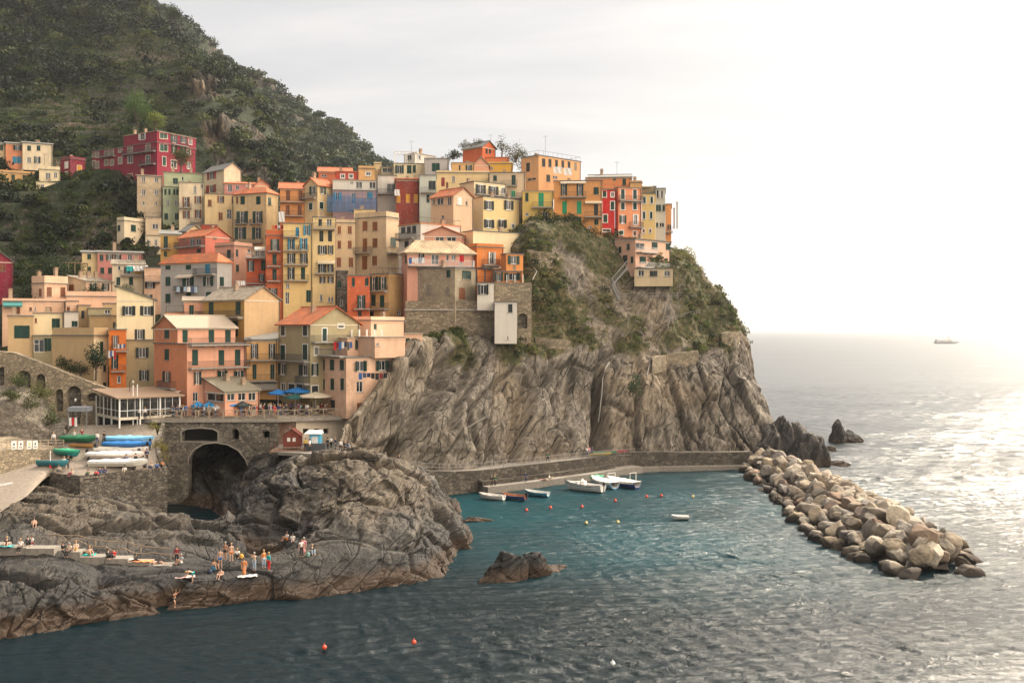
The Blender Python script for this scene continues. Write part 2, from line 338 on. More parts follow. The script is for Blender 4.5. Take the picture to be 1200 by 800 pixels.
def rock_mat(name, cols, strata_rot=(0, 0, 0), stretch=(1, 1, 1), veg=True, wet=False, bd=0.25, ochre=0.5, wet_h=0.8, crk=0.45, vcol=None):
    m, nt, b, L = new_mat(name); v = coords(nt); vs = bedded(nt, strata_rot, stretch)
    a = noise(nt, vs, 0.35, 8, 0.64, 0.1); f = noise(nt, vs, 1.6, 8, 0.75, 0.1); big = noise(nt, v, 0.06, 4, 0.55)
    mx = math_n(nt, 'ADD', math_n(nt, 'MULTIPLY', a, 0.55), math_n(nt, 'MULTIPLY', f, 0.45))
    c = ramp(nt, mx, [(0.33, cols[0]), (0.44, cols[1]), (0.53, cols[2]), (0.64, cols[3])])
    c = mixc(nt, ramp(nt, big, [(0.47, 0.0), (0.62, ochre)]), c, mixc(nt, f, (0.14, 0.095, 0.05), (0.38, 0.28, 0.17)))
    vo = N(nt, 'ShaderNodeTexVoronoi', feature='DISTANCE_TO_EDGE', i_Scale=0.42); 
    wp = N(nt, 'ShaderNodeVectorMath', operation='ADD'); sc = N(nt, 'ShaderNodeVectorMath', operation='SCALE', i_Scale=0.55); nn = N(nt, 'ShaderNodeTexNoise', i_Scale=0.5, i_Detail=4.0); L(vs, nn.inputs['Vector'])
    L(nn.outputs['Color'], sc.inputs[0]); L(vs, wp.inputs[0]); L(sc.outputs[0], wp.inputs[1]); L(wp.outputs[0], vo.inputs['Vector'])
    crack = ramp(nt, vo.outputs['Distance'], [(0.0, 0.0), (0.035, 1.0)])
    c = mixc(nt, crack, mixc(nt, crk, c, (0.02, 0.017, 0.015)), c)
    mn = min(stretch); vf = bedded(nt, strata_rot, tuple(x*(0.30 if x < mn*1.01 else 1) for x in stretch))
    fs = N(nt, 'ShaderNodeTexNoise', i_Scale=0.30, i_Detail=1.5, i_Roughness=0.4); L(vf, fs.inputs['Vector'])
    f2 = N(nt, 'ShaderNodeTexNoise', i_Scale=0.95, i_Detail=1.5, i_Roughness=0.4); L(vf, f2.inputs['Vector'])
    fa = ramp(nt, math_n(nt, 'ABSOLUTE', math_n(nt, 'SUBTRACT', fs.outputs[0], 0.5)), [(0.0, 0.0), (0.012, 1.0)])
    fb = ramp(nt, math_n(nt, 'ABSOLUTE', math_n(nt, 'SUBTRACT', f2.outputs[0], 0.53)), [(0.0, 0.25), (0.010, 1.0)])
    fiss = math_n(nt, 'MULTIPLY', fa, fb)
    beds = N(nt, 'ShaderNodeTexNoise', i_Scale=1.5, i_Detail=5.0, i_Roughness=0.6); L(vf, beds.inputs['Vector']); bd_c = ramp(nt, beds.outputs[0], [(0.36, 0.62), (0.5, 1.0), (0.62, 1.15)])
    c = mixc(nt, 1.0, c, bd_c, 'MULTIPLY')
    c = mixc(nt, fiss, mixc(nt, 0.78, c, (0.018, 0.015, 0.012)), c)  # dirt and the shade inside fissures, both put into the colour
    if veg:
        at = N(nt, 'ShaderNodeAttribute', attribute_name='veg'); vn = noise(nt, v, 0.8, 6, 0.7)
        vc = ramp(nt, vn, list(zip((0.32, 0.47, 0.56, 0.68), vcol or ((0.030, 0.032, 0.012), (0.075, 0.070, 0.028), (0.13, 0.105, 0.05), (0.22, 0.17, 0.10)))))
        fac = math_n(nt, 'MULTIPLY', math_n(nt, 'SUBTRACT', math_n(nt, 'ADD', at.outputs['Fac'], vn), 0.85, False), 5.0, True)
        c = mixc(nt, fac, c, vc)
    if wet:  # low rock darkened: splash zone, plus shade of unlit front faces in the colour
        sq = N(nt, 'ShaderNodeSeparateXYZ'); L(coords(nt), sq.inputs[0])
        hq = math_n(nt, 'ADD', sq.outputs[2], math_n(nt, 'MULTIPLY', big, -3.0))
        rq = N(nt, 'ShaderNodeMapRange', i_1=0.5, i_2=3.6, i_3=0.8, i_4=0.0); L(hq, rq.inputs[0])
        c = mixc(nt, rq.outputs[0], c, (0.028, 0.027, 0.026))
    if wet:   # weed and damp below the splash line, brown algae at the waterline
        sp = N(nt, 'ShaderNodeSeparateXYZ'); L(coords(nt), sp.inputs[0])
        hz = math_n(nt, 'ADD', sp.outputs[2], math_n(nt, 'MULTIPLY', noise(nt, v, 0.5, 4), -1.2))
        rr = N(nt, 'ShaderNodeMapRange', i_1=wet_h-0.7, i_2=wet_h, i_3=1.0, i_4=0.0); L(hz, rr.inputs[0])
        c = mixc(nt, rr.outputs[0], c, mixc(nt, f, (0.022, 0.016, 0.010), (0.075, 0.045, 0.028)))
        b.inputs['Roughness'].default_value = 0.75
    else: b.inputs['Roughness'].default_value = 0.9
    b.inputs['Specular IOR Level'].default_value = 0.25
    L(c, b.inputs['Base Color'])
    hsum = math_n(nt, 'ADD', math_n(nt, 'MULTIPLY', a, 1.2), math_n(nt, 'ADD', math_n(nt, 'MULTIPLY', f, 0.8), math_n(nt, 'ADD', math_n(nt, 'MULTIPLY', crack, 0.25), math_n(nt, 'ADD', math_n(nt, 'MULTIPLY', beds.outputs[0], 0.6), math_n(nt, 'MULTIPLY', fiss, 0.8)))))
    bump(nt, b, hsum, bd*2.2, 1.0); return m
GLASS = glass_mat(); LEAF = leaf_mat('foliage')
WHITE = flat('white_paint', (0.72, 0.70, 0.66)); IRON = flat('dark_iron', (0.04, 0.042, 0.045), 0.5, 0.3); STONE = flat('cut_stone', (0.34, 0.31, 0.27), 0.85)
CREAM = flat('cream_trim', (0.62, 0.54, 0.42), 0.85); WOOD = flat('old_wood', (0.20, 0.13, 0.08), 0.8, var=0.3); STEEL = flat('galvanised_steel', (0.24, 0.23, 0.22), 0.5, 0.3)
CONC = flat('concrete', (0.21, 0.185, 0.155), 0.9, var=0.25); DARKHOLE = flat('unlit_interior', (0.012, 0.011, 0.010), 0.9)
TERRA = tiles('terracotta_tiles', (0.52, 0.15, 0.055), (0.36, 0.11, 0.05)); SLATE = tiles('stone_slab_roof', (0.34, 0.29, 0.22), (0.22, 0.19, 0.15)); PALE = flat('pale_roof_membrane', (0.31, 0.245, 0.18), 0.85, var=0.1)
GREYR = flat('grey_roof', (0.15, 0.145, 0.13), 0.85, var=0.2)
RUBBLE = masonry('rubble_wall', (0.42, 0.34, 0.23), (0.19, 0.15, 0.11), (0.15, 0.125, 0.09), 1.8); RUBBLE_D = masonry('grey_rubble_wall', (0.10, 0.087, 0.072), (0.29, 0.25, 0.20), (0.06, 0.052, 0.044), 1.9)
# ------------------------------------------------------------------ the sea
def make_sea():
    m, nt, b, L = new_mat('sea_water'); tc = N(nt, 'ShaderNodeTexCoord'); v = tc.outputs['Object']
    sp = N(nt, 'ShaderNodeSeparateXYZ'); L(v, sp.inputs[0])
    # shallows inside the harbour are greener
    def blob(x, y, r):
        d = N(nt, 'ShaderNodeVectorMath', operation='DISTANCE'); L(v, d.inputs[0]); d.inputs[1].default_value = (x, y, 0)
        mr = N(nt, 'ShaderNodeMapRange', i_1=r*0.2, i_2=r, i_3=1.0, i_4=0.0, interpolation_type='SMOOTHSTEP'); L(d.outputs['Value'], mr.inputs[0]); return mr.outputs[0]
    sh = math_n(nt, 'ADD', math_n(nt, 'ADD', blob(32, 148, 34), blob(0, 128, 38)), math_n(nt, 'MULTIPLY', blob(22, 112, 34), 0.8), True)
    big = noise(nt, v, 0.05, 4, 0.6)
    sh = math_n(nt, 'MULTIPLY', sh, ramp(nt, big, [(0.35, 0.45), (0.6, 1.0)]))
    c = mixc(nt, sh, (0.0010, 0.008, 0.011), (0.0006, 0.038, 0.050))
    L(c, b.inputs['Base Color']); dd = N(nt, 'ShaderNodeMapRange', i_1=130, i_2=900, i_3=0.28, i_4=0.33); L(sp.outputs[1], dd.inputs[0]); L(dd.outputs[0], b.inputs['Roughness']); b.inputs['IOR'].default_value = 1.333; sl_ = N(nt, 'ShaderNodeMapRange', i_1=120, i_2=420, i_3=0.27, i_4=0.62); L(math_n(nt, 'ADD', sp.outputs[1], math_n(nt, 'MULTIPLY', sp.outputs[0], 0.9)), sl_.inputs[0]); L(sl_.outputs[0], b.inputs['Specular IOR Level'])
    def mapn(scale, st, rot, det=3, rough=0.55, dist=0.3):
        mp = N(nt, 'ShaderNodeMapping'); mp.inputs['Scale'].default_value = (st[0], st[1], 1); mp.inputs['Rotation'].default_value = (0, 0, R(rot)); L(v, mp.inputs[0])
        return noise(nt, mp.outputs[0], scale, det, rough, dist)
    small = mapn(1.1, (0.6, 1.0), 12, 6, 0.68); mid = mapn(0.38, (0.5, 1.0), -14, 4); swell = mapn(0.07, (0.4, 1.0), -25, 2)
    outside = N(nt, 'ShaderNodeMapRange', i_1=-12, i_2=30, i_3=0.55, i_4=1.15); L(math_n(nt, 'ADD', sp.outputs[0], math_n(nt, 'MULTIPLY', math_n(nt, 'SUBTRACT', 115.0, sp.outputs[1]), 0.75)), outside.inputs[0])
    patch = ramp(nt, mapn(0.03, (0.35, 1.0), -20, 4), [(0.35, 0.45), (0.6, 1.1)])
    h = math_n(nt, 'ADD', math_n(nt, 'MULTIPLY', small, 0.30), math_n(nt, 'ADD', math_n(nt, 'MULTIPLY', mid, 0.35), math_n(nt, 'MULTIPLY', swell, 1.2)))
    h = math_n(nt, 'MULTIPLY', h, math_n(nt, 'MULTIPLY', outside.outputs[0], patch))
    bump(nt, b, h, 1.0, 1.0)
    rg = np.random.default_rng(12); waves = []
    for k in range(64):
        lam = 0.55*(6.0/0.55)**(k/63); th = R(-112)+rg.normal()*0.55; waves.append((lam, math.cos(th)*2*math.pi/lam, math.sin(th)*2*math.pi/lam, rg.uniform(0, 6.28)))
    def sheet(x0, x1, y0, y1, st, lmin, fade):
        xs = np.arange(x0, x1+st/2, st); ys = np.arange(y0, y1+st/2, st); X, Y = np.meshgrid(xs, ys); Q = np.stack([X, Y, 0*X], -1)
        wx = 2.2*perlin(Q*0.06)+0.8*perlin(Q*0.21+4); wy = 2.2*perlin(Q*0.06+7)+0.8*perlin(Q*0.21+9); h = 0*X
        for lam, kx, ky, ph in waves:
            if lam < lmin or (lmin < 1 and lam > 2.3): continue
            h += lam*(0.0145 if lmin < 1 else 0.014)*(1-2*np.abs(np.sin(0.5*(kx*(X+wx)+ky*(Y+wy)+ph)))**0.8)
        rough = np.clip(0.42+0.62*smooth(-15, 28, X+0.8*(112-Y)), 0, 1.1); gust = 0.75+0.5*perlin(Q*0.035+3)+0.25*perlin(Q*np.array([0.10, 0.2, 1])+8)
        e = np.minimum.reduce([(X-x0)/3, (x1-X)/(3 if lmin < 1 else 40), (Y-y0)/3, (y1-Y)/fade]); h *= rough*np.clip(gust, 0.2, 1.5)*np.clip(e, 0, 1)
        Q[..., 2] = h; return Q.reshape(-1, 3), grid_faces(len(ys), len(xs))
    parts = [sheet(-80, 80, 64, 152, 0.21, 0.6, 2.5), sheet(-80, 230, 152, 452, 0.62, 1.7, 90)]
    flat_v = np.array([(-60000,-400,0),(60000,-400,0),(60000,64,0),(-60000,64,0), (-60000,452,0),(60000,452,0),(60000,70000,0),(-60000,70000,0), (-60000,64,0),(-80,64,0),(-80,452,0),(-60000,452,0), (80,64,0),(60000,64,0),(60000,152,0),(80,152,0), (230,152,0),(60000,152,0),(60000,452,0),(230,452,0)], float)
    parts.append((flat_v, np.arange(20).reshape(-1, 4))); V = []; Fq = []; off = 0
    for v_, f_ in parts: V.append(v_); Fq.append(f_+off); off += len(v_)
    tag(np_mesh('water', np.concatenate(V), np.concatenate(Fq), m, smooth=True), kind='structure')
make_sea()

# ------------------------------------------------------------------ headland cliff
cl_cols = [(0.036, 0.030, 0.024), (0.105, 0.089, 0.071), (0.185, 0.158, 0.127), (0.30, 0.26, 0.21)]
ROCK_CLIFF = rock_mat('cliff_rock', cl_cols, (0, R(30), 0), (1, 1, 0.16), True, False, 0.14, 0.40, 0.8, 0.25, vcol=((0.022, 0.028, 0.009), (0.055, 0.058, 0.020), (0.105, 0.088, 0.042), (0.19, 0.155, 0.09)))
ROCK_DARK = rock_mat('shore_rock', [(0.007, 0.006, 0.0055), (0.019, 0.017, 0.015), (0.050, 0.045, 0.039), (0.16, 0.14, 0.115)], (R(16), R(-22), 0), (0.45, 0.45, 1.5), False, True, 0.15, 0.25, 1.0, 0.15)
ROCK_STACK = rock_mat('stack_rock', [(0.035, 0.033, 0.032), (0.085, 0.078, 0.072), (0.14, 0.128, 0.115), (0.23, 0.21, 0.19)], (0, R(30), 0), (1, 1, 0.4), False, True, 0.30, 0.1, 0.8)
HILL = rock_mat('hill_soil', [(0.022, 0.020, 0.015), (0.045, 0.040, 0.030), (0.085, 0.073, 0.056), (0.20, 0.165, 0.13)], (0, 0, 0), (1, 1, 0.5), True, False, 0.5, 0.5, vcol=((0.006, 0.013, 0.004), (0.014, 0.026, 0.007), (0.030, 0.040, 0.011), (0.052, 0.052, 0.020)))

rows = [
 [(385,552,127),(440,556,136),(500,560,143),(560,558,149),(620,552,155.5),(680,545,163),(740,544,170),(800,544,173),(860,546,173.5),(890,548,172),(905,550,172),(912,548,174)],
 [(392,528,129.5),(425,512,137),(480,500,143.5),(545,500,149.5),(610,500,157),(672,500,165.5),(735,500,171),(797,500,175),(855,500,177),(885,505,177),(900,508,178),(908,515,180)],
 [(400,508,131),(430,478,137),(475,445,144),(545,450,154),(608,450,161),(668,450,168.5),(733,450,173.5),(795,450,179),(845,452,182),(873,452,184),(887,452,187),(894,458,190)],
 [(404,502,132.5),(440,460,138.5),(490,400,146),(545,402,160),(605,406,165),(665,412,171),(728,425,176),(785,418,184),(830,414,188),(858,410,190),(873,408,193),(882,410,197)],
 [(408,500,142),(446,455,146),(497,393,160),(545,388,167),(617,385,171),(660,372,177),(720,368,182.5),(775,364,187.5),(820,360,198),(840,360,201),(853,364,204),(861,377,207)],
 [(410,500,150),(450,450,160),(500,385,172),(550,375,178),(622,335,174),(665,325,181),(715,337,186),(765,333,188.5),(800,322,196),(822,318,206),(826,328,209),(832,340,212)],
 [(410,500,165),(450,445,175),(500,360,185),(550,340,188),(622,262,182),(655,262,185.5),(700,277,190),(750,297,195),(784,302,201),(795,302,213),(803,306,218),(808,316,220)],
]
C = np.array([[list(P(*p)) for p in r] for r in rows])
foot = C[0].copy(); foot[:, 2] = -3
top = C[-1].copy(); top[:, 1] += 22; top[:, 2] += 1.0; top[:, 0] *= 1.04
back = top.copy(); back[:, 1] += 35; back[:, 2] = 5
C = np.concatenate([foot[None], C, top[None], back[None]])
# the far side of the point turns away from the sea
e1 = C[:, -1:].copy(); e1[..., 0] += -0.5; e1[..., 1] += 9
e2 = C[:, -1:].copy(); e2[..., 0] += -9; e2[..., 1] += 30
C = np.concatenate([C, e1, e2], 1)
G = net(C, 330, 620); NR = grid_normals(G)
if NR[150, 300, 1] > 0: NR = -NR
U = 600+F*G[..., 0]/G[..., 1]; V = 384+(H-G[..., 2])*F/G[..., 1]
# beds of rock stand steep and fan out from left to right
lean = np.interp(U, [400, 520, 640, 760, 900], [0.75, 0.62, 0.30, 0.05, -0.45])
q = np.stack([(G[..., 0]-lean*G[..., 2]), G[..., 1], G[..., 2]], -1)
steep = smooth(0.0, 0.35, -NR[..., 1])*smooth(412, 395, V*0+412-np.clip((V-395), 0, 17))
rockface = smooth(385, 425, V+34*fbm(G*0.045, 4)-30*np.exp(-((U-768)/46)**2)); rockface = np.maximum(rockface, smooth(845, 880, U)*0.8)
qw = q+0.45*np.stack([fbm(G*0.10, 2), 0*U, fbm(G*0.10+9, 2)], -1)
d1, e12, cid = worley(qw*np.array([0.13, 0.10, 0.018]))
d2_, e22, cid2 = worley(qw*np.array([0.36, 0.25, 0.05])+5)
slab = smooth(700, 680, U)          # left of the cleft the beds form long smooth slabs
disp = rockface*((cid-0.5)*(3.0-0.4*slab) - 1.0*smooth(0.08, 0.0, e12) + (cid2-0.5)*(0.9-0.45*slab) - 0.45*smooth(0.07, 0.0, e22) + (0.24-0.16*slab)*ridged(q*np.array([0.45, 0.45, 0.05]), 4, 0.55))
rub = smooth(505, 535, V+8*fbm(G*0.1, 2)); disp += rockface*rub*0.8*(worley(G*0.55)[2]-0.5)
disp *= 1-0.45*smooth(480, 430, U)
disp += 1.4*smooth(420, 500, U)*fbm(G*0.06, 4)+(1-rockface)*(0.9*fbm(G*0.25, 4)+0.5*ridged(G*0.12, 3))
# dark vertical chimney in the face and the deep gully at its left
disp -= 7.0*np.exp(-((U-(703+(V-480)*-0.03))/5.5)**2)*smooth(425, 460, V)
disp -= 3.0*np.exp(-((U-(470+(520-V)*0.62))/9.0)**2)*smooth(400, 430, V)*smooth(560, 520, V)
disp -= 2.0*np.exp(-((U-(615+(V-480)*-0.2))/5.0)**2)*smooth(430, 450, V)
disp -= 1.6*np.exp(-((U-(548+(430-V)*0.30))/4.0)**2)*smooth(400, 430, V)*smooth(520, 490, V)
keep = smooth(0, 14, np.arange(330))[:, None]*0+1
disp *= np.where(V > 530, 0.55, 1.0)
G2 = G+NR*disp[..., None]
qq = qw*np.array([1, .25, 0.0]); gl = np.abs(perlin(qw*np.array([0.085, 0.02, 0.010])+31)); disp -= rockface*2.6*smooth(0.07, 0.0, gl)
gl2 = np.abs(perlin(qw*np.array([0.22, 0.05, 0.02])+57)); disp -= rockface*1.0*smooth(0.06, 0.0, gl2)
hmask = smooth(705, 722, U)*smooth(800, 785, U)*smooth(345, 335, V); disp *= 1-hmask
veg = np.clip((1-rockface)*0.54+0.12*smooth(440, 400, V)+0.75*fbm(G*0.085, 4)-0.35*smooth(0.35, 0.9, -NR[..., 1])*rockface, 0, 1)
veg *= 1-0.75*smooth(560, 500, U)*smooth(395, 420, V)
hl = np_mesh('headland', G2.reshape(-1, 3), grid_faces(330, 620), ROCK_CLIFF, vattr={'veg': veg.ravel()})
tag(hl, kind='structure'); BV['head'] = bvh_of(hl); HEAD = (G2, veg, U, V, NR)

# ------------------------------------------------------------------ village ground
GY = [110, 138, 158, 180, 205, 230, 245, 270, 320, 420]; GZ = [7, 11.4, 16.2, 24.5, 34, 45, 52, 63, 82, 120]
def ground_z(x, y):
    z = np.interp(y, GY, GZ); cap = np.interp(x, [-60, -20, 30, 60], [200, 50, 40, 20]); return np.minimum(z, cap)
ys = np.linspace(146, 262, 90); tq = np.linspace(0, 1, 150); xmx = np.interp(ys, [146, 160, 168, 178, 190, 262], [-26, -21, -16, -9, 0, 14])
Yg = np.repeat(ys[:, None], 150, 1); X = -230+(xmx[:, None]+230)*tq[None]
Z = ground_z(X, Yg)-1.0; Z[0, :] = 8
Gd = np.stack([X, Yg, Z], -1); Gd[..., 2] += 0.8*fbm(Gd*0.08, 3); 
gd = np_mesh('village_ground', Gd.reshape(-1, 3), grid_faces(90, 150), HILL, vattr={'veg': np.full(X.size, 0.55)}); tag(gd, kind='structure')

# ------------------------------------------------------------------ hills
def hill(name, rows, nr, nc, terr, skirt=True, disp=3.0, vegk=0.8, cliffs=None):
    C = np.array([[list(P(*p)) for p in r] for r in rows])
    t = C[-1].copy(); t[:, 1] += 60; t[:, 2] -= 12; t[:, 0] *= 1.1; t2 = t.copy(); t2[:, 1] += 120; t2[:, 2] -= 140
    C = np.concatenate([C, t[None], t2[None]])
    e1 = C[:, -1:].copy(); e1[..., 0] -= 2; e1[..., 1] += 25; e2 = C[:, -1:].copy(); e2[..., 0] -= 25; e2[..., 1] += 70
    C = np.concatenate([C, e1, e2], 1)
    G = net(C, nr, nc); n = grid_normals(G)
    if n[nr//3, nc//2, 2] < 0: n = -n
    U = 600+F*G[..., 0]/G[..., 1]; V = 384+(H-G[..., 2])*F/G[..., 1]
    rock = np.zeros(U.shape)
    if cliffs is not None: rock = cliffs(U, V, G)
    d = disp*fbm(G*0.018, 4)+1.2*disp*ridged(G*0.012, 3)*0.4
    d1, e, cid = worley(G*np.array([0.10, 0.10, 0.05])); a2 = worley(G*np.array([0.3, 0.3, 0.16])); d += rock*((cid-0.5)*7-3*smooth(0.12, 0, e)+(a2[2]-.5)*3+1.2*ridged(G*0.2, 3))
    G = G+n*d[..., None]
    if terr:   # dry-stone terraces
        tm = terr(U, V)*(1-rock); per = 3.6; zz = G[..., 2]+1.2*fbm(G*0.02, 2); k = np.floor(zz/per); fr = zz/per-k
        st = (k+smooth(0.55, 0.95, fr))*per; G[..., 2] += tm*(st-zz)
    veg = np.clip(vegk*(1-rock)+0.2*fbm(G*0.03, 3)-(0.28*tm*((fr > .5) & (fr < .98)) if terr else 0), 0, 1)
    o = np_mesh(name, G.reshape(-1, 3), grid_faces(nr, nc), HILL, vattr={'veg': veg.ravel()}); tag(o, kind='structure')
    return G, veg, U, V, rock
near_rows = [
 [(-420,330,198),(-120,330,198),(0,322,203),(60,318,205),(120,312,210),(180,300,222),(240,290,235),(290,280,246),(335,275,252)],
 [(-420,228,240),(-120,228,240),(0,226,246),(60,226,248),(120,224,250),(180,222,258),(240,222,265),(290,224,268),(330,226,270)],
 [(-420,155,300),(-120,155,300),(0,158,303),(60,158,303),(120,158,303),(180,155,302),(230,155,302),(276,158,303),(306,172,306)],
 [(-420,90,352),(-120,90,352),(0,92,355),(60,92,355),(120,92,355),(180,92,350),(230,90,346),(268,100,345),(291,116,348)],
 [(-420,40,402),(-120,40,402),(0,45,405),(60,47,405),(120,48,400),(165,50,396),(205,60,390),(238,74,388),(265,94,386)],
 [(-420,-20,450),(-120,-20,450),(0,-20,455),(60,-14,450),(120,2,440),(152,17,430),(188,36,416),(225,62,404),(258,88,394)],
 [(-420,-90,520),(-120,-90,520),(0,-90,520),(60,-72,508),(118,-34,486),(152,-2,460),(184,30,432),(222,60,410),(256,87,398)],
]
def near_cliff(U, V, G):
    c = 1.1*np.exp(-(((U-236-(V-100)*0.34)/17)**2))*smooth(75, 105, V)*smooth(235, 195, V)
    c += 0.8*np.exp(-(((U-292-(V-150)*0.25)/10)**2))*smooth(120, 150, V)*smooth(235, 215, V)
    return np.clip(c*(0.7+1.6*fbm(G*0.05, 4)), 0, 1)
NH = hill('near_hillside', near_rows, 300, 390, lambda U, V: smooth(250, 200, U), disp=2.6, cliffs=near_cliff)
far_rows = [
 [(40,262,335),(170,265,335),(230,262,345),(280,262,350),(330,262,352),(380,262,355),(430,262,360),(480,262,365),(530,262,370)],
 [(50,165,430),(180,170,430),(235,172,435),(285,178,440),(335,186,440),(380,196,440),(425,210,445),(470,226,450),(515,242,450)],
 [(60,50,540),(185,70,540),(236,100,530),(286,130,525),(332,152,515),(372,172,510),(414,194,505),(455,207,500),(495,228,500)],
 [(70,-40,640),(185,0,640),(232,46,622),(278,86,605),(322,120,590),(362,142,575),(404,169,562),(438,196,550),(474,224,545)],
]
def far_cliff(U, V, G): return np.clip(0.9*smooth(0.25, 0.7, fbm(G*0.025+3, 4)), 0, 1)
FH = hill('far_hillside', far_rows, 200, 290, None, disp=5.5, vegk=0.75, cliffs=far_cliff)

# ------------------------------------------------------------------ leaves
def leaves(cent, rad, K, lsize, tint, flat_=0.8, rng=RNG, hollow=0.5, full=False):
    """leaf cards spread through ellipsoid crowns: cent (n,3), rad (n,), K cards each"""
    n = len(cent); d = rng.normal(size=(n, K, 3)); d /= np.linalg.norm(d, axis=-1)[..., None]; d[..., 2] = np.where((d[..., 2] < -0.25) & (not full), -d[..., 2], d[..., 2])
    rr = rng.uniform(hollow**2, 1, size=(n, K, 1))**0.5; lump = 1+0.45*fbm((d*1.7+cent[:, None]*3.7)[...], 2)[..., None]
    pos = cent[:, None]+d*rr*lump*rad[:, None, None]*np.array([1, 1, flat_])
    nrm = d+0.9*rng.normal(size=(n, K, 3)); nrm /= np.linalg.norm(nrm, axis=-1)[..., None]
    t = np.cross(nrm, rng.normal(size=(n, K, 3))); t /= np.linalg.norm(t, axis=-1)[..., None]+1e-9; b = np.cross(nrm, t)
    s = (lsize if np.ndim(lsize) else np.full(n, lsize))[:, None, None]*rng.uniform(0.6, 1.4, size=(n, K, 1))
    V = np.stack([pos-t*s*.6, pos-b*s*.45, pos+t*s*.6, pos+b*s*.45], 2).reshape(-1, 3)
    Fq = np.arange(n*K*4).reshape(-1, 4); col = (tint[:, None]*rng.uniform(0.65, 1.35, size=(n, K, 1))).reshape(-1, 3)
    return V, Fq, col
def scatter(HG, n, cond, rng=RNG, nrows=None):
    G, veg, U, V = HG[:4]; nr, nc = U.shape
    e1 = G[1:, :-1]-G[:-1, :-1]; e2 = G[:-1, 1:]-G[:-1, :-1]; a = np.linalg.norm(np.cross(e1, e2), axis=-1)
    w = a*cond(U[:-1, :-1], V[:-1, :-1], veg[:-1, :-1], G[:-1, :-1]); w = w.ravel()/w.sum()
    idx = rng.choice(w.size, size=n, p=w); r, c = np.divmod(idx, nc-1); f, g = rng.random((2, n, 1))
    return G[r, c]*(1-f)*(1-g)+G[r+1, c]*f*(1-g)+G[r, c+1]*(1-f)*g+G[r+1, c+1]*f*g
def pick(cols, n, rng=RNG):
    cols = np.array(cols); return cols[rng.integers(0, len(cols), n)]*rng.uniform(0.75, 1.25, size=(n, 1))
def big_veg():
    inview = lambda U, V: ((U > -200) & (U < 560) & (V > -60)).astype(float)
    # near hill: trees and maquis, then vine rows on terraces
    rock = NH[4]
    vine = lambda U, V: np.clip(smooth(70, 40, V)*smooth(60, 90, U)*smooth(190, 165, U)+smooth(205, 225, V)*smooth(175, 150, U), 0, 1)
    c1 = lambda U, V, g, G: inview(U, V)*(V < 330)*(1-0.9*rock[:-1, :-1])*(0.16+0.4*smooth(190, 220, U)+smooth(-0.35, 0.15, fbm(G*0.020, 3)-0.25*vine(U, V)+0.1))*(1-((U > 55) & (U < 240) & (V > 190) & (V < 238)))
    p = scatter(NH, 6400, c1); r = (1.1+3.6*RNG.random(len(p))**2.2)*np.interp(p[:, 1], [230, 420], [0.7, 1.2]); tint = pick([(0.005,0.011,0.005),(0.009,0.018,0.006),(0.024,0.038,0.010),(0.007,0.013,0.006),(0.050,0.060,0.018),(0.017,0.024,0.010)], len(p))
    p[:, 2] += r*0.35; A = leaves(p, r, 100, 0.17*r+0.22, tint, 0.85)
    def c2(U, V, g, G):
        fr = (G[..., 2]+1.2*0)/3.6 % 1.0
        return inview(U, V)*(1+3*(V > 212))*smooth(250, 200, U)*((fr > 0.02) & (fr < 0.22))*(1-rock[:-1, :-1])
    p = scatter(NH, 21000, c2); r = RNG.uniform(0.7, 1.4, len(p)); tint = pick([(0.035,0.060,0.014),(0.055,0.080,0.018),(0.028,0.045,0.014),(0.08,0.085,0.025)], len(p)); p[:, 2] += 0.4
    B = leaves(p, r, 26, np.full(len(p), 0.38), tint, 0.8)
    V = np.concatenate([A[0], B[0]]); Fq = np.concatenate([A[1], B[1]+len(A[0])]); c = np.concatenate([A[2], B[2]])
    tag(np_mesh('hillside_scrub', V, Fq, LEAF, fcol=c), 'dark green trees, maquis and vine rows covering the near hillside', 'vegetation', kind='stuff')
    rk = FH[4]
    c3 = lambda U, V, g, G: inview(U, V)*(1-0.75*rk[:-1, :-1])*(V < 270)
    p = scatter(FH, 4600, c3); r = RNG.uniform(1.6, 4.4, len(p)); tint = pick([(0.018,0.032,0.018),(0.030,0.044,0.020),(0.052,0.060,0.025),(0.022,0.034,0.020)], len(p)); p[:, 2] += r*0.3
    A = leaves(p, r, 70, 0.24*r+0.3, tint, 0.8)
    tag(np_mesh('far_scrub', A[0], A[1], LEAF, fcol=A[2]), 'grey green maquis covering the farther hillside behind the rooftops', 'vegetation', kind='stuff')
    # headland
    Gh, vg, Uh, Vh, nh = HEAD
    def c4(U, V, g, G): return ((U > 470) & (U < 930))*(V < 470)*np.clip(g-0.28, 0, 0.4)*smooth(0.0, 0.45, fbm(G*0.10, 3)+0.1)*(V > 240)
    p = scatter(HEAD, 2100, c4); r = RNG.uniform(0.35, 1.25, len(p)); tint = pick([(0.035,0.052,0.014),(0.060,0.080,0.020),(0.095,0.095,0.035),(0.028,0.040,0.014),(0.15,0.12,0.055),(0.075,0.10,0.022),(0.12,0.125,0.035)], len(p)); p[:, 2] += r*0.3
    A = leaves(p, r, 90, 0.13*r+0.10, tint, 0.75)
    def c5(U, V, g, G): return ((U > 470) & (U < 930))*(V < 455)*np.clip(g-0.2, 0, 1)*(V > 240)
    p = scatter(HEAD, 6500, c5); r = RNG.uniform(0.15, 0.5, len(p)); tint = pick([(0.14,0.12,0.055),(0.20,0.16,0.08),(0.09,0.09,0.035),(0.07,0.075,0.03)], len(p))
    B = leaves(p, r, 14, 0.16+0*r, tint, 1.2)
    V = np.concatenate([A[0], B[0]]); Fq = np.concatenate([A[1], B[1]+len(A[0])]); c = np.concatenate([A[2], B[2]])
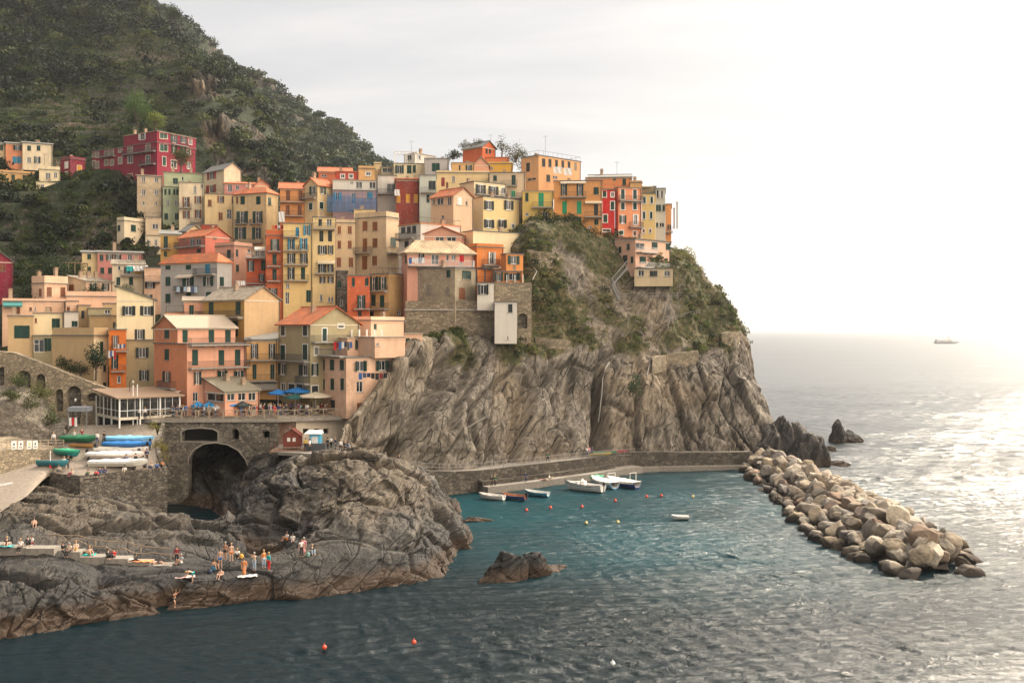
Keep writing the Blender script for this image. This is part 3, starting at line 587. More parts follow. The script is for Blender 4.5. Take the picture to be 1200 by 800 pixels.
    tag(np_mesh('headland_scrub', V, Fq, LEAF, fcol=c), 'olive and straw coloured scrub growing on the upper headland slope', 'vegetation', kind='stuff')
big_veg()

# ------------------------------------------------------------------ shore rocks at the left
def zrow(us, pts): return [list(PU(u, Y, z)) for u, (Y, z) in zip(us, pts)]
us = [-90, 0, 60, 120, 200, 250, 300, 350, 420, 488, 525, 545]
sr = [
 [(71,-3),(74.5,-3),(76.5,-3),(78.5,-3),(82,-3),(83.5,-3),(85,-3),(86.5,-3),(89,-3),(92,-3),(94,-3),(99,-3)],
 [(74,0.1),(77.8,.1),(79.8,.1),(81.8,.1),(84.8,.1),(85.8,.1),(87.2,.1),(88.6,.2),(91.4,.2),(94.5,.2),(96.8,.1),(101,-1)],
 [(77,2.2),(81,2.0),(83,2.0),(84.5,1.9),(87.5,2.2),(88,2.0),(89.5,1.9),(91,2.3),(94,2.6),(97.5,2.6),(100,1.3),(103,-1.2)],
 [(90,3.1),(91,3.0),(91,2.9),(91.5,2.1),(92,2.0),(92,1.9),(93,2.3),(95,2.7),(99,3.9),(102,3.8),(105,1.6),(107,-1.3)],
 [(97,4.2),(97,4.0),(97,3.8),(98,3.2),(99,3.2),(99,2.9),(99,1.2),(100,1.4),(105,5.0),(108,5.0),(111,2.3),(113,-1.2)],
 [(104,5),(103,4.6),(104,4.6),(108,4.2),(109,2.4),(107,1.9),(106,0.2),(107,1.8),(111,6.6),(114,6.0),(117,2.2),(119,-1.3)],
 [(113,5.0),(112,5.0),(115,4.6),(119,2.6),(116,1.0),(114,1.7),(113,4.2),(114,6.0),(118,8.6),(121,6.4),(124,1.8),(126,-1.4)],
 [(125,5),(125,5),(124,3.5),(126,0),(121,-1.6),(121,-1.2),(121,3.6),(121,7.2),(125,8.4),(127,5.4),(130,1.2),(132,-1.6)],
 [(135,5),(135,4),(134,2),(134,-1.5),(130,-1.8),(129,-1.0),(130,4.0),(129,6.6),(131,6.2),(134,3.4),(137,0.4),(139,-2)],
 [(142,5),(142,4),(142,2),(142,-1.5),(140,0.0),(140,3.0),(139,6.0),(138,6.6),(137,4.6),(140,2.4),(143,-1),(145,-2)],
 [(150,5),(150,4),(150,3),(152,4),(152,6),(152,7),(150,7),(147,6),(144,4),(146,1.5),(148,-1.5),(150,-3)],
]
C = np.array([zrow(us, r) for r in sr])
G = net(C, 420, 640); n = grid_normals(G)
if n[200, 300, 2] < 0: n = -n
zz = G[..., 2]
q = np.stack([G[..., 0]+0.5*G[..., 2], G[..., 1]*0.8-0.9*G[..., 2], G[..., 2]], -1)
q = q+0.7*np.stack([fbm(G*0.12, 2), fbm(G*0.12+5, 2), fbm(G*0.12+11, 2)*.5], -1); w1 = worley(q*np.array([0.11, 0.20, 0.28])); w2 = worley(q*np.array([0.28, 0.6, 0.9])+3); w3 = worley(q*np.array([1.3, 1.6, 2.2])+7)
amp = smooth(-2.5, 1.0, zz)
flat_ = 1-0.7*smooth(86.5, 89, G[..., 1])*smooth(99, 96, G[..., 1])*smooth(4.6, 3.8, zz)
d = flat_*amp*((w1[2]-0.5)*1.5-0.8*smooth(0.10, 0, w1[1])+(w2[2]-0.5)*0.55-0.16*smooth(0.06, 0, w2[1])+(w3[2]-0.5)*0.20)+0.7*flat_*fbm(G*0.10, 4)+0.22*flat_*ridged(q*np.array([0.10, 0.25, 0.75]), 5, 0.55)
calm = 1-0.65*np.exp(-((G[..., 1]-94)/5)**2)*smooth(-70, -45, G[..., 0]+0)*0 
G2 = G+n*d[..., None]
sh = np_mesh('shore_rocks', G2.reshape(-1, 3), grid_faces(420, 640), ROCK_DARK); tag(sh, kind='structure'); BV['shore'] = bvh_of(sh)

# rocks standing in the water
def rock_blob(name, c, s, seed, mat, label=None, cat='rock', group=None, cuts=14, sub=5, rz=0, rough=0.10, lobes=None, hr=(0.55, 0.88), cell=1.0):
    rng = np.random.default_rng(seed); import bmesh
    bm = bmesh.new(); bmesh.ops.create_icosphere(bm, subdivisions=sub, radius=1); V = np.array([v.co[:] for v in bm.verts]); Fc = np.array([[v.index for v in f.verts] for f in bm.faces]); bm.free()
    allv = []; allf = []; off = 0
    for lc, ls in (lobes or [((0, 0, 0), (1, 1, 1))]):
        W = V.copy()
        for k in range(cuts):
            nn = rng.normal(size=3); nn /= np.linalg.norm(nn); h = rng.uniform(*hr); dd = W@nn-h; W -= np.where(dd > 0, dd, 0)[:, None]*nn*0.93
        W = W+W*(rough*fbm(W*2+seed, 4))[:, None]; a = worley(W*2.2+seed); W = W*(1+cell*(0.16*(a[2]-0.5)-0.06*smooth(0.12, 0, a[1])))[:, None]
        W = W*np.array(ls)*np.array(s)+np.array(lc)*np.array(s)
        allv.append(W); allf.append(Fc+off); off += len(W)
    V2 = np.concatenate(allv); F2 = np.concatenate(allf)
    o = np_mesh(name, V2, F2, mat); o.location = c; o.rotation_euler = (0, 0, rz)
    if label: tag(o, label, cat, group)
    return o
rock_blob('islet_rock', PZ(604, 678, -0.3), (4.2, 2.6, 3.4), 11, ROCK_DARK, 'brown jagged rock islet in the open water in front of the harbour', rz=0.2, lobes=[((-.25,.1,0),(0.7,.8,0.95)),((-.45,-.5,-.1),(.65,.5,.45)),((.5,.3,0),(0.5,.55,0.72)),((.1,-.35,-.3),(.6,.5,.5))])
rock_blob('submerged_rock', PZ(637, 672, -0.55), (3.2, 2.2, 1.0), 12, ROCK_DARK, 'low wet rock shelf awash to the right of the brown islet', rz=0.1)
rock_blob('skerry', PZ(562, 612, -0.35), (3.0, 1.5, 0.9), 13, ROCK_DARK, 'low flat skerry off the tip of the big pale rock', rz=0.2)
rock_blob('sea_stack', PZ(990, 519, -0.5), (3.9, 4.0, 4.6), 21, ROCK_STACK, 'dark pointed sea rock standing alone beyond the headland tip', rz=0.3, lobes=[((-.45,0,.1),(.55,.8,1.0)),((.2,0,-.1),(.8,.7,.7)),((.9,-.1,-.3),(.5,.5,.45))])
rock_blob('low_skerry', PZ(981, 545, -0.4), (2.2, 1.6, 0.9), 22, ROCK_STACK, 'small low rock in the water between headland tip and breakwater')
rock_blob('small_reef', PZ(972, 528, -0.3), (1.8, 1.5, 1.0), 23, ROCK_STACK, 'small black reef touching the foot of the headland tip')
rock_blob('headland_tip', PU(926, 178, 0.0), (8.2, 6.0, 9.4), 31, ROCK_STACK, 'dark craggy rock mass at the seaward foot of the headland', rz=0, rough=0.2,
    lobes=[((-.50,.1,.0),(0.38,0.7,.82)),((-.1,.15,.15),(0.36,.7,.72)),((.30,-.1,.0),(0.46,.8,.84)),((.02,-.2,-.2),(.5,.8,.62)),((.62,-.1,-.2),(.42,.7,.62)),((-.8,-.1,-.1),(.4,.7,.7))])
# the breakwater: every boulder is its own object
BOULDER = []
bm_ = flat('boulder_a', (0.40, 0.335, 0.265), 0.9)
def boulder_mat(i, c1, c2):
    m, nt, b, L = new_mat('quarry_stone'); v = coords(nt); oi = N(nt, 'ShaderNodeObjectInfo'); n = noise(nt, v, 1.3, 7, 0.7, 0.4); f = noise(nt, v, 6, 5, 0.7)
    off = N(nt, 'ShaderNodeVectorMath', operation='ADD'); L(v, off.inputs[0]); L(oi.outputs['Location'], off.inputs[1]); n = noise(nt, off.outputs[0], 0.9, 7, 0.7, 0.4)
    c = mixc(nt, ramp(nt, n, [(0.35, 0.0), (0.65, 1.0)]), c1, c2)
    c = mixc(nt, ramp(nt, oi.outputs['Random'], [(0.0, 0.0), (1.0, 0.65)]), c, (0.15, 0.13, 0.12))
    c = mixc(nt, ramp(nt, oi.outputs['Random'], [(0.6, 0.0), (0.63, 0.22), (0.68, 0.22), (0.72, 0.0)]), c, (0.36, 0.16, 0.09))
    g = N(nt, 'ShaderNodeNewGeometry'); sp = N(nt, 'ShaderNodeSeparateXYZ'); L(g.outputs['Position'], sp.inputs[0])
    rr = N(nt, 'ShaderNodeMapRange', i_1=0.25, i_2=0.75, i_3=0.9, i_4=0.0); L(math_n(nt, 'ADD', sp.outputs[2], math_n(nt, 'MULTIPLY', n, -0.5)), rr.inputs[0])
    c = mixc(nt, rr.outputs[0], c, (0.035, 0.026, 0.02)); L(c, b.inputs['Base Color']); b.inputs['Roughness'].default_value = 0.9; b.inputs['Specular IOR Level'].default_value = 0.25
    bump(nt, b, math_n(nt, 'ADD', n, math_n(nt, 'MULTIPLY', f, 0.5)), 0.35, 1.0); return m
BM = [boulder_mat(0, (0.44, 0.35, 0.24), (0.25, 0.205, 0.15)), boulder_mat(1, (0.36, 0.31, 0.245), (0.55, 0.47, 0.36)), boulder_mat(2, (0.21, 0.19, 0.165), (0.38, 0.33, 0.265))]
protos = []
for k in range(10):
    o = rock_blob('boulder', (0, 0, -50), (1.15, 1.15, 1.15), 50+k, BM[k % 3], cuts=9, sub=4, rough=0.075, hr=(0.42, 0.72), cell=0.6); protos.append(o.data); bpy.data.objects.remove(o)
def breakwater():
    rng = np.random.default_rng(44)
    edge_l = lambda Y: np.interp(Y, [94, 98, 104, 112, 136, 161, 172], [41.0, 37.5, 36.0, 34.8, 37.0, 39.0, 39.6])
    edge_r = lambda Y: np.interp(Y, [94, 98, 105, 116, 127, 146, 168, 174], [42, 44.8, 47.4, 49.2, 49.8, 49.6, 48.0, 47.0])
    n = 0; Y = 96.5; spots = []
    while Y < 173:
        a, b = edge_l(Y), edge_r(Y); w = b-a; step = np.interp(Y, [95, 170], [1.9, 1.95]); k = max(2, int(w/step))
        for i in range(k+1):
            x = a+w*i/k+rng.uniform(-.5, .5); t = min(i, k-i)/(k/2); z = 0.15+2.7*min(1, t*1.15)*np.interp(Y, [94, 101, 174], [0.25, 1.0, 1.0])+rng.uniform(-.3, .45)
            spots.append((x, Y+rng.uniform(-.8, .8), z))
        Y += step*0.80
    rng.shuffle(spots); spots = spots[:298]
    for (x, y, z) in spots:
        s = rng.choice([0.8, 1.0, 1.2, 1.5], p=[.30, .36, .25, .09])*rng.uniform(0.85, 1.1)
        o = inst('boulder', protos[rng.integers(10)]); o.location = (x, y, z-0.25*s); o.rotation_euler = tuple(rng.uniform(-.9, .9, 2))+(rng.uniform(0, 6.28),)
        o.scale = (s*rng.uniform(.95, 1.35), s*rng.uniform(.8, 1.1), s*rng.uniform(.75, 1.05))
        tag(o, 'rough tan and grey boulder piled in the breakwater', 'boulder', 'boulders of the breakwater'); n += 1
    # packed small stones filling the mound underneath
    q = []; mb = MB()
    ys = np.arange(98.5, 174, 1.2)
    rings = []
    for y in ys:
        a, b = edge_l(y)+0.8, edge_r(y)-0.8; rings.append([(a, y, -2), (a+1, y, 0.1), (a+3.5, y, 0.2+0.8*min(1, (y-98)/6)), ((a+b)/2, y, 0.3+1.2*min(1, (y-98)/6)), (b-3.5, y, 0.2+0.8*min(1, (y-98)/6)), (b-1, y, 0.1), (b, y, -2)])
    mb.loft(rings, closed=False, cap=False); tag(mb.build('breakwater_core', BM[2]), kind='structure')
breakwater()
# ------------------------------------------------------------------ houses
SH = {'G': (0.006, 0.034, 0.024), 'B': (0.155, 0.055, 0.022), 'K': (0.020, 0.026, 0.024), 'U': (0.02, 0.17, 0.28), 'R': (0.22, 0.03, 0.022), 'Y': (0.50, 0.24, 0.03), 'W': (0.60, 0.57, 0.52), 'V': (0.01, 0.22, 0.10), 'A': (0.20, 0.17, 0.13)}
WM = {}
def win_meshes(kind, w, h, ck, surround):
    key = (kind, round(w, 1), round(h, 1), ck, surround)
    if key in WM: return WM[key]
    w, h = max(round(w, 1), .3), max(round(h, 1), .3)
    def mk(mb, nm, mats):
        o = mb.build(nm, mats); me = o.data; bpy.data.objects.remove(o); return me
    res = []
    ow = w*0.5 if kind == 'o' else w                     # clear opening
    g = MB(); t = 0.07; d = 0.14
    g.box(-ow/2, ow/2, d, d+.02, 0, h, 0)
    for x0, x1, z0, z1 in ((-ow/2, -ow/2+t, 0, h), (ow/2-t, ow/2, 0, h), (-ow/2+t, ow/2-t, 0, t), (-ow/2+t, ow/2-t, h-t, h)): g.box(x0, x1, d-.05, d, z0, z1, 1)
    if ow > .5: g.box(-.035, .035, d-.05, d, t, h-t, 1)
    if h > 1.9: g.box(-ow/2+t, -.035 if ow > .5 else 0, d-.045, d, h*.62, h*.62+.06, 1)
    if surround:
        s = 0.13
        for x0, x1, z0, z1 in ((-ow/2-s, -ow/2, -s, h+s), (ow/2, ow/2+s, -s, h+s), (-ow/2, ow/2, h, h+s), (-ow/2, ow/2, -s, 0)): g.box(x0, x1, -.035, .0, z0, z1, 2)
    res.append(('window', mk(g, 'window', [GLASS, WHITE, CREAM if surround == 1 else WHITE]), 0, 0))
    sm = shutter_mat(SH[ck]) if ck else None
    if kind == 'o':
        sw = w*0.25
        for s in (-1, 1):
            b = MB(); x0 = s*(ow/2+sw/2); b.box(-sw/2+.01, sw/2-.01, -.075, -.03, -.03, h+.03); b.box(-sw/2+.05, sw/2-.05, -.085, -.075, .05, h*.48); b.box(-sw/2+.05, sw/2-.05, -.085, -.075, h*.53, h-.05)
            res.append(('shutter', mk(b, 'shutter', [sm]), x0, 0))
    if kind == 'c':
        for s in (-1, 1):
            b = MB(); b.box(-w/4+.012, w/4-.012, -.04, .0, .0, h); b.box(-w/4+.06, w/4-.06, -.05, -.04, .06, h*.48); b.box(-w/4+.06, w/4-.06, -.05, -.04, h*.53, h-.06)
            res.append(('shutter', mk(b, 'shutter', [sm]), s*w/4, 0))
    if h < 1.75 and kind != 'd':
        b = MB(); b.box(-ow/2-.12, ow/2+.12, -.12, .10, -.07-(.0 if not surround else .13), -.0-(.0 if not surround else .13)); res.append(('sill', mk(b, 'sill', [STONE]), 0, 0))
    WM[key] = res; return res
def wall_face(mb, L, z0, z1, holes, tf, depth=0.25, top=None):
    """a wall sheet in (s,z) with recessed openings; tf maps (s, inward, z) to local xyz"""
    xs = sorted(set([0, L]+[round(a, 3) for h in holes for a in h[:2] if 0 < a < L])); zs = sorted(set([z0, z1]+[round(a, 3) for h in holes for a in h[2:] if z0 < a < z1]))
    for i in range(len(xs)-1):
        for j in range(len(zs)-1):
            cx, cz = (xs[i]+xs[i+1])/2, (zs[j]+zs[j+1])/2
            inside = any(h[0] < cx < h[1] and h[2] < cz < h[3] for h in holes)
            if inside: continue
            mb.quad(tf(xs[i], 0, zs[j]), tf(xs[i+1], 0, zs[j]), tf(xs[i+1], 0, zs[j+1]), tf(xs[i], 0, zs[j+1]))
    for a, b, c, d in holes:
        mb.quad(tf(a, 0, c), tf(a, depth, c), tf(a, depth, d), tf(a, 0, d)); mb.quad(tf(b, 0, c), tf(b, 0, d), tf(b, depth, d), tf(b, depth, c))
        mb.quad(tf(a, 0, d), tf(a, depth, d), tf(b, depth, d), tf(b, 0, d)); mb.quad(tf(a, 0, c), tf(b, 0, c), tf(b, depth, c), tf(a, depth, c))
BLK = {'A': (0,140,5.715), 'B': (140,140,5.715), 'C': (300,160,5.715), 'D': (460,160,5.715), 'E': (600,160,5.715), 'F': (0,260,5.715), 'G': (140,260,5.715),
       'K': (300,260,5.715), 'M': (450,260,5.715), 'N': (0,360,5.715), 'O': (160,340,5.715), 'Q': (320,340,5.715), 'R': (640,240,4.446), 'Z': (0,0,1)}
HOUSES = []
def house(blk, label, col, xs, yt, yb, Y, phi=None, roof='f', wins=(), balc=(), rise=None, colR=None, mat=None, rmat=None, depth=8.0, on=None, name='house', parapet=0.0, wear=0.5, surround=0, rail=False, chim=(), awn=(), base=None, over=0.35, cat='house', ext=True, pipe=False):
    ox, oy, sc = BLK[blk]; pu = lambda x: ox+x/sc; pv = lambda y: oy+y/sc
    u0, u1, u2 = (pu(x) for x in xs); vt, vb = pv(yt), pv(yb)
    k0, k1, k2 = ((u-600)/F for u in (u0, u1, u2)); X1 = k1*Y
    if phi is None: phi = math.degrees(math.atan(-(k1+k2)/2))+ (0.01); single = True
    else: single = abs(u0-u1) < 0.5
    ph = R(phi); cs, sn = math.cos(ph), math.sin(ph)
    a = (k2*Y-X1)/(cs-k2*sn)
    b = depth if single else (X1-k0*Y)/max(0.12, (sn+k0*cs)); b = min(b, 26)
    zt = H-(vt-384)/F*Y; zb = H-(vb-384)/F*Y; zlo = zb
    if ext and on is None:
        mz = min(ground_z(X1, Y), ground_z(X1+a*cs, Y+a*sn), zb)
        zlo = max(min(zb-0.3, float(mz)-1.5), zb-16)
        if (Y >= 238 and u1 < 260) or u0 > 605: zlo = zb-1.5
        if (xs[0] == 880 and blk == 'Q') or (blk == 'M' and xs[0] in (624, 741)): zlo = zb
        if Y < 151 and X1 > -62: zlo = max(zlo, 11.35)
    zr = lambda z: z-zlo
    fr = Matrix.Translation((X1, Y, zlo))@Matrix.Rotation(ph, 4, 'Z')
    if on is None:
        root = empty(name, (X1, Y, zlo), ph, label, cat, 'houses of the village'); rel = Matrix(); root['dims'] = [a, b]; HOUSES.append(root)
    else: root = on; rel = (Matrix.Translation(root.location)@Matrix.Rotation(root.rotation_euler.z, 4, 'Z')).inverted()@fr
    def place(o, loc=(0, 0, 0), rz=0, parent=None):
        if parent is None: o.parent = root; o.matrix_local = rel@Matrix.Translation(loc)@Matrix.Rotation(rz, 4, 'Z')
        else: o.parent = parent; o.location = loc; o.rotation_euler = (0, 0, rz)
        return o
    def on_face(x, y):
        u = pu(x); v = pv(y); k = (u-600)/F
        if u >= u1-0.01 or single: s = (k*Y-X1)/(cs-k*sn); yy = Y+s*sn; f = 'R'
        else: s = (X1-k*Y)/(sn+k*cs); yy = Y+s*cs; f = 'L'
        return f, s, H-(v-384)/F*yy-zlo, yy
    holes = {'L': [], 'R': []}; wl = []
    for ws in wins:
        X, Yy, wh, kd = ws.split(';'); wpx, hpx = (float(t) for t in wh.split('x')); kind, ck = kd[0], kd[1:]
        for xx in X.split(','):
            for yy_ in Yy.split(','):
                f, s, zc, dep = on_face(float(xx), float(yy_)); _, s2, _, _ = on_face(float(xx)+wpx/2, float(yy_)); _, s3, _, _ = on_face(float(xx)-wpx/2, float(yy_))
                if pu(float(xx)) < u1 and not single: 
                    e = 0.5*wpx/sc/F; k = (pu(float(xx))-600)/F; w = abs((X1-(k+e)*Y)/(sn+(k+e)*cs)-(X1-(k-e)*Y)/(sn+(k-e)*cs))
                else: w = abs(s2-s3)
                h = hpx/sc/F*dep; Lf = a if f == 'R' else b
                w = min(w, Lf*0.9); s = min(max(s, w/2+.06), Lf-w/2-.06); ow = w*.5 if kind == 'o' else w
                z0, z1 = zc-h/2, zc+h/2
                if z1 > zr(zt)-.05: z1 = zr(zt)-.05; z0 = min(z0, z1-.5)
                ow = max(round(w, 1), .3)*(0.5 if kind == 'o' else 1); hh = max(round(z1-z0, 1), .3)
                holes[f].append((s-ow/2, s+ow/2, z0, z0+hh)); wl.append((f, s, z0, w, z1-z0, kind, ck))
    wm = mat or plaster(col, wear); mats = [wm, plaster(colR, wear) if colR else wm]
    W = MB(); zT = zr(zt)
    W2 = MB()
    wall_face(W2, a, 0, zT, holes['R'], lambda s, i, z: (s, i, z))
    wall_face(W, b, 0, zT, holes['L'], lambda s, i, z: (i, s, z))
    W.quad((a, 0, 0), (a, b, 0), (a, b, zT), (a, 0, zT)); W.quad((0, b, 0), (0, b, zT), (a, b, zT), (a, b, 0))
    W.quad((0, 0, zT), (a, 0, zT), (a, b, zT), (0, b, zT))
    W.v += W2.v; n0 = len(W.v)-len(W2.v); W.f += [tuple(i+n0 for i in f) for f in W2.f]; W.m += [1]*len(W2.f)
    t = 0.0
    rr = rise if rise is not None else 0.26*min(a, b)
    if roof == 'gx': W.add([(0,0,zT),(0,b,zT),(0,b/2,zT+rr)], [(0,2,1)]); W.add([(a,0,zT),(a,b,zT),(a,b/2,zT+rr)], [(0,1,2)])
    if roof == 'gy': W.add([(0,0,zT),(a,0,zT),(a/2,0,zT+rr)], [(0,1,2)], 1); W.add([(0,b,zT),(a,b,zT),(a/2,b,zT+rr)], [(0,2,1)])
    if roof == 'sy': W.add([(0,0,zT),(0,b,zT),(0,b,zT+rr)], [(0,2,1)]); W.add([(a,0,zT),(a,b,zT),(a,b,zT+rr)], [(0,1,2)]); W.quad((0,b,zT),(0,b,zT+rr),(a,b,zT+rr),(a,b,zT))
    if roof == 'sx': W.add([(0,0,zT),(a,0,zT),(0,0,zT+rr)], [(0,1,2)], 1); W.add([(0,b,zT),(a,b,zT),(0,b,zT+rr)], [(0,2,1)]); W.quad((0,0,zT),(0,0,zT+rr),(0,b,zT+rr),(0,b,zT))
    wo = W.build('wall' if on is None else 'storey_wall', mats); place(wo)
    # roof
    rm = rmat or (TERRA if roof in ('gx', 'gy', 'h') else GREYR); RB = MB(); ov = over; th = .16; rz_ = 0
    def slab(p, q, r_, s_):   # sloping plate with thickness, from four top corners
        vs = [Vector(x) for x in (p, q, r_, s_)]; lo = [v-Vector((0,0,th)) for v in vs]
        RB.add(vs+lo, [(0,1,2,3),(7,6,5,4),(0,4,5,1),(1,5,6,2),(2,6,7,3),(3,7,4,0)])
    up = th+.01
    if roof == 'gx':
        m_ = rr/(b/2); slab((-ov,-ov,zT+up-m_*ov),(a+ov,-ov,zT+up-m_*ov),(a+ov,b/2,zT+up+rr),(-ov,b/2,zT+up+rr)); slab((-ov,b/2+.003,zT+up+rr),(a+ov,b/2+.003,zT+up+rr),(a+ov,b+ov,zT+up-m_*ov),(-ov,b+ov,zT+up-m_*ov))
        RB.tube([(-ov, b/2, zT+up+rr), (a+ov, b/2, zT+up+rr)], .12, 6)
    elif roof == 'gy':
        m_ = rr/(a/2); slab((-ov,-ov,zT+up-m_*ov),(a/2,-ov,zT+up+rr),(a/2,b+ov,zT+up+rr),(-ov,b+ov,zT+up-m_*ov)); slab((a/2+.003,-ov,zT+up+rr),(a+ov,-ov,zT+up-m_*ov),(a+ov,b+ov,zT+up-m_*ov),(a/2+.003,b+ov,zT+up+rr))
        RB.tube([(a/2, -ov, zT+up+rr), (a/2, b+ov, zT+up+rr)], .12, 6)
    elif roof == 'h':
        i = min(a, b)*0.42; z2 = zT+up+rr; zo = zT+up-.1; o_ = [(-ov,-ov,zo),(a+ov,-ov,zo),(a+ov,b+ov,zo),(-ov,b+ov,zo)]
        if a >= b: r1, r2 = (i, b/2, z2), (a-i, b/2, z2); RB.add(o_+[r1, r2], [(0,1,5,4),(1,2,5),(2,3,4,5),(3,0,4),(3,2,1,0)])
        else: r1, r2 = (a/2, i, z2), (a/2, b-i, z2); RB.add(o_+[r1, r2], [(0,1,4),(1,2,5,4),(2,3,5),(3,0,4,5),(3,2,1,0)])
        RB.box(-ov, a+ov, -ov, b+ov, zo-.14, zo-.003)
    elif roof == 'sy': m_ = rr/b; slab((-ov,-ov,zT+up-m_*ov),(a+ov,-ov,zT+up-m_*ov),(a+ov,b+ov,zT+up+rr+m_*ov),(-ov,b+ov,zT+up+rr+m_*ov))
    elif roof == 'sx': m_ = rr/a; slab((-ov,-ov,zT+up+rr+m_*ov),(a+ov,-ov,zT+up-m_*ov),(a+ov,b+ov,zT+up-m_*ov),(-ov,b+ov,zT+up+rr+m_*ov))
    else: RB.box(-.15, a+.15, -.15, b+.15, zT+.003, zT+.16); 
    ro = place(RB.build('roof', rm))
    if parapet:
        pb = MB(); w = .22; z0 = zT+.163; z1 = z0+parapet
        pb.box(0, a, 0, w, z0, z1); pb.box(0, w, w+.002, b, z0, z1); pb.box(a-w, a, w+.002, b, z0, z1); place(pb.build('parapet', wm))
    if rail: 
        rb = MB(); z0 = zT+.163; railing(rb, [(0.05, b, z0), (0.05, 0.05, z0), (a-.05, 0.05, z0), (a-.05, b, z0)], .95, 1.3); place(rb.build('roof_railing', IRON))
    rh = random.Random(int(abs(X1)*131+Y*17)); chim = list(chim)
    if not chim and on is None and a > 3.5 and b > 3: chim = [(rh.uniform(.15, .85), rh.uniform(.3, .9), rh.uniform(.5, 1.0)) for _ in range(rh.choice([0, 1, 1, 2]))]
    for (cx, cy, ch) in chim:
        c = MB(); c.box(-.3, .3, -.25, .25, -.4, ch); c.box(-.4, .4, -.35, .35, ch, ch+.12); c.box(-.22, .22, -.18, .18, ch+.12, ch+.34); c.box(-.36, .36, -.31, .31, ch+.34, ch+.42)
        co = c.build('chimney', [plaster((0.45, 0.32, 0.22))]); co.parent = ro; co.location = (cx*a, cy*b, zT+up+rr*(1-abs(cy-.5)*2 if roof == 'gx' else 1-abs(cx-.5)*2 if roof in ('gy', 'h') else cy if roof == 'sy' else 0))
    # eaves moulding on flat fronts, plinth and gutter pipe
    tr = MB(); tr.box(-.06, a+.06, -.06, -.004, zT-.28, zT-.12); tr.box(-.06, -.004, -.004, b+.06, zT-.28, zT-.12); place(tr.build('cornice', mats[0] if roof in ('f',) else CREAM))
    if pipe or (a > 4 and on is None):
        pp = MB(); pp.tube([(a-.18, -.1, 0.1), (a-.18, -.1, zT-.05)], .055, 6); place(pp.build('drainpipe', IRON))
    for f, s, z, w, h, kind, ck in wl:
        par = None
        for nm, me, dx, dz in win_meshes(kind, w, h, ck, surround):
            if par is None:
                par = inst('door' if (kind == 'd') else nm, me)
                place(par, (s, 0, z) if f == 'R' else (0, s, z), 0 if f == 'R' else -math.pi/2)
            elif nm == 'shutter' and kind == 'o' and rh.random() < .6:
                an = rh.uniform(.1, .9)*(1 if dx > 0 else -1); sw_ = abs(w*.25)/2; inst(nm, me, par, (dx-(1-math.cos(an))*sw_*(1 if dx > 0 else -1), -abs(math.sin(an))*sw_, dz), (0, 0, -an))
            else: inst(nm, me, par, (dx, 0, dz))
    for bs in balc:
        bx0, bx1, by = bs[:3]; dp = bs[3] if len(bs) > 3 else 0.9; style = bs[4] if len(bs) > 4 else 'iron'
        f, s0, z, _ = on_face((bx0+bx1)/2, by); f2, sa, _, _ = on_face(bx0, by); f3, sb, _, _ = on_face(bx1, by)
        if f2 != f or f3 != f:
            if f == 'R': sa = 0.0
            else: sb = 0.0
        lo, hi = min(sa, sb), max(sa, sb); L_ = max(hi-lo, 0.6)
        B = MB(); B.box(-L_/2, L_/2, -dp, -.002, -.14, 0); 
        for q in range(max(2, int(L_/1.4))): xq = -L_/2+.2+(L_-.4)*q/max(1, int(L_/1.4)-1); B.box(xq-.06, xq+.06, -dp*.8, -.002, -.32, -.142)
        bo = place(B.build('balcony', STONE), ((lo+hi)/2, 0, z) if f == 'R' else (0, (lo+hi)/2, z), 0 if f == 'R' else -math.pi/2)
        rb = MB()
        if style == 'wall': rb.box(-L_/2, L_/2, -dp, -dp+.12, .003, .95); rb.box(-L_/2, -L_/2+.12, -dp+.122, -.004, .003, .95); rb.box(L_/2-.12, L_/2, -dp+.122, -.004, .003, .95); inst('parapet', rb.build('parapet', wm, bo).data) if False else rb.build('parapet', wm, bo)
        else: railing(rb, [(-L_/2+.03, 0, 0), (-L_/2+.03, -dp+.04, 0), (L_/2-.03, -dp+.04, 0), (L_/2-.03, 0, 0)], .95); rb.build('railing', WHITE if style == 'white' else IRON, bo)
    for ax0, ax1, ay, dp, ac in awn:
        f, s0, z, _ = on_face((ax0+ax1)/2, ay); _, sa, _, _ = on_face(ax0, ay); _, sb, _, _ = on_face(ax1, ay); L_ = abs(sa-sb)
        B = MB(); B.add([(-L_/2,-.02,0),(L_/2,-.02,0),(L_/2,-dp,-.45*dp),(-L_/2,-dp,-.45*dp),(-L_/2,-.02,-.05),(L_/2,-.02,-.05),(L_/2,-dp,-.45*dp-.25),(-L_/2,-dp,-.45*dp-.25)], [(0,1,2,3),(4,7,6,5),(3,2,6,7),(0,3,7,4),(1,5,6,2)])
        place(B.build('awning', flat('awning_cloth', ac, .8)), ((sa+sb)/2, 0, z) if f == 'R' else (0, (sa+sb)/2, z), 0 if f == 'R' else -math.pi/2)
    return root
def railing(rb, pts, h, step=.16, r=.018):
    pts = [Vector(p) for p in pts]
    for p, q in zip(pts[:-1], pts[1:]):
        rb.bar(p+Vector((0,0,h)), q+Vector((0,0,h)), .05, .04); rb.bar(p+Vector((0,0,.08)), q+Vector((0,0,.08)), .03, .03)
        n = max(1, int((q-p).length/step))
        for i in range(n+1):
            c = p.lerp(q, i/n); rb.bar(c+Vector((0,0,.0)), c+Vector((0,0,h)), r*1.4)
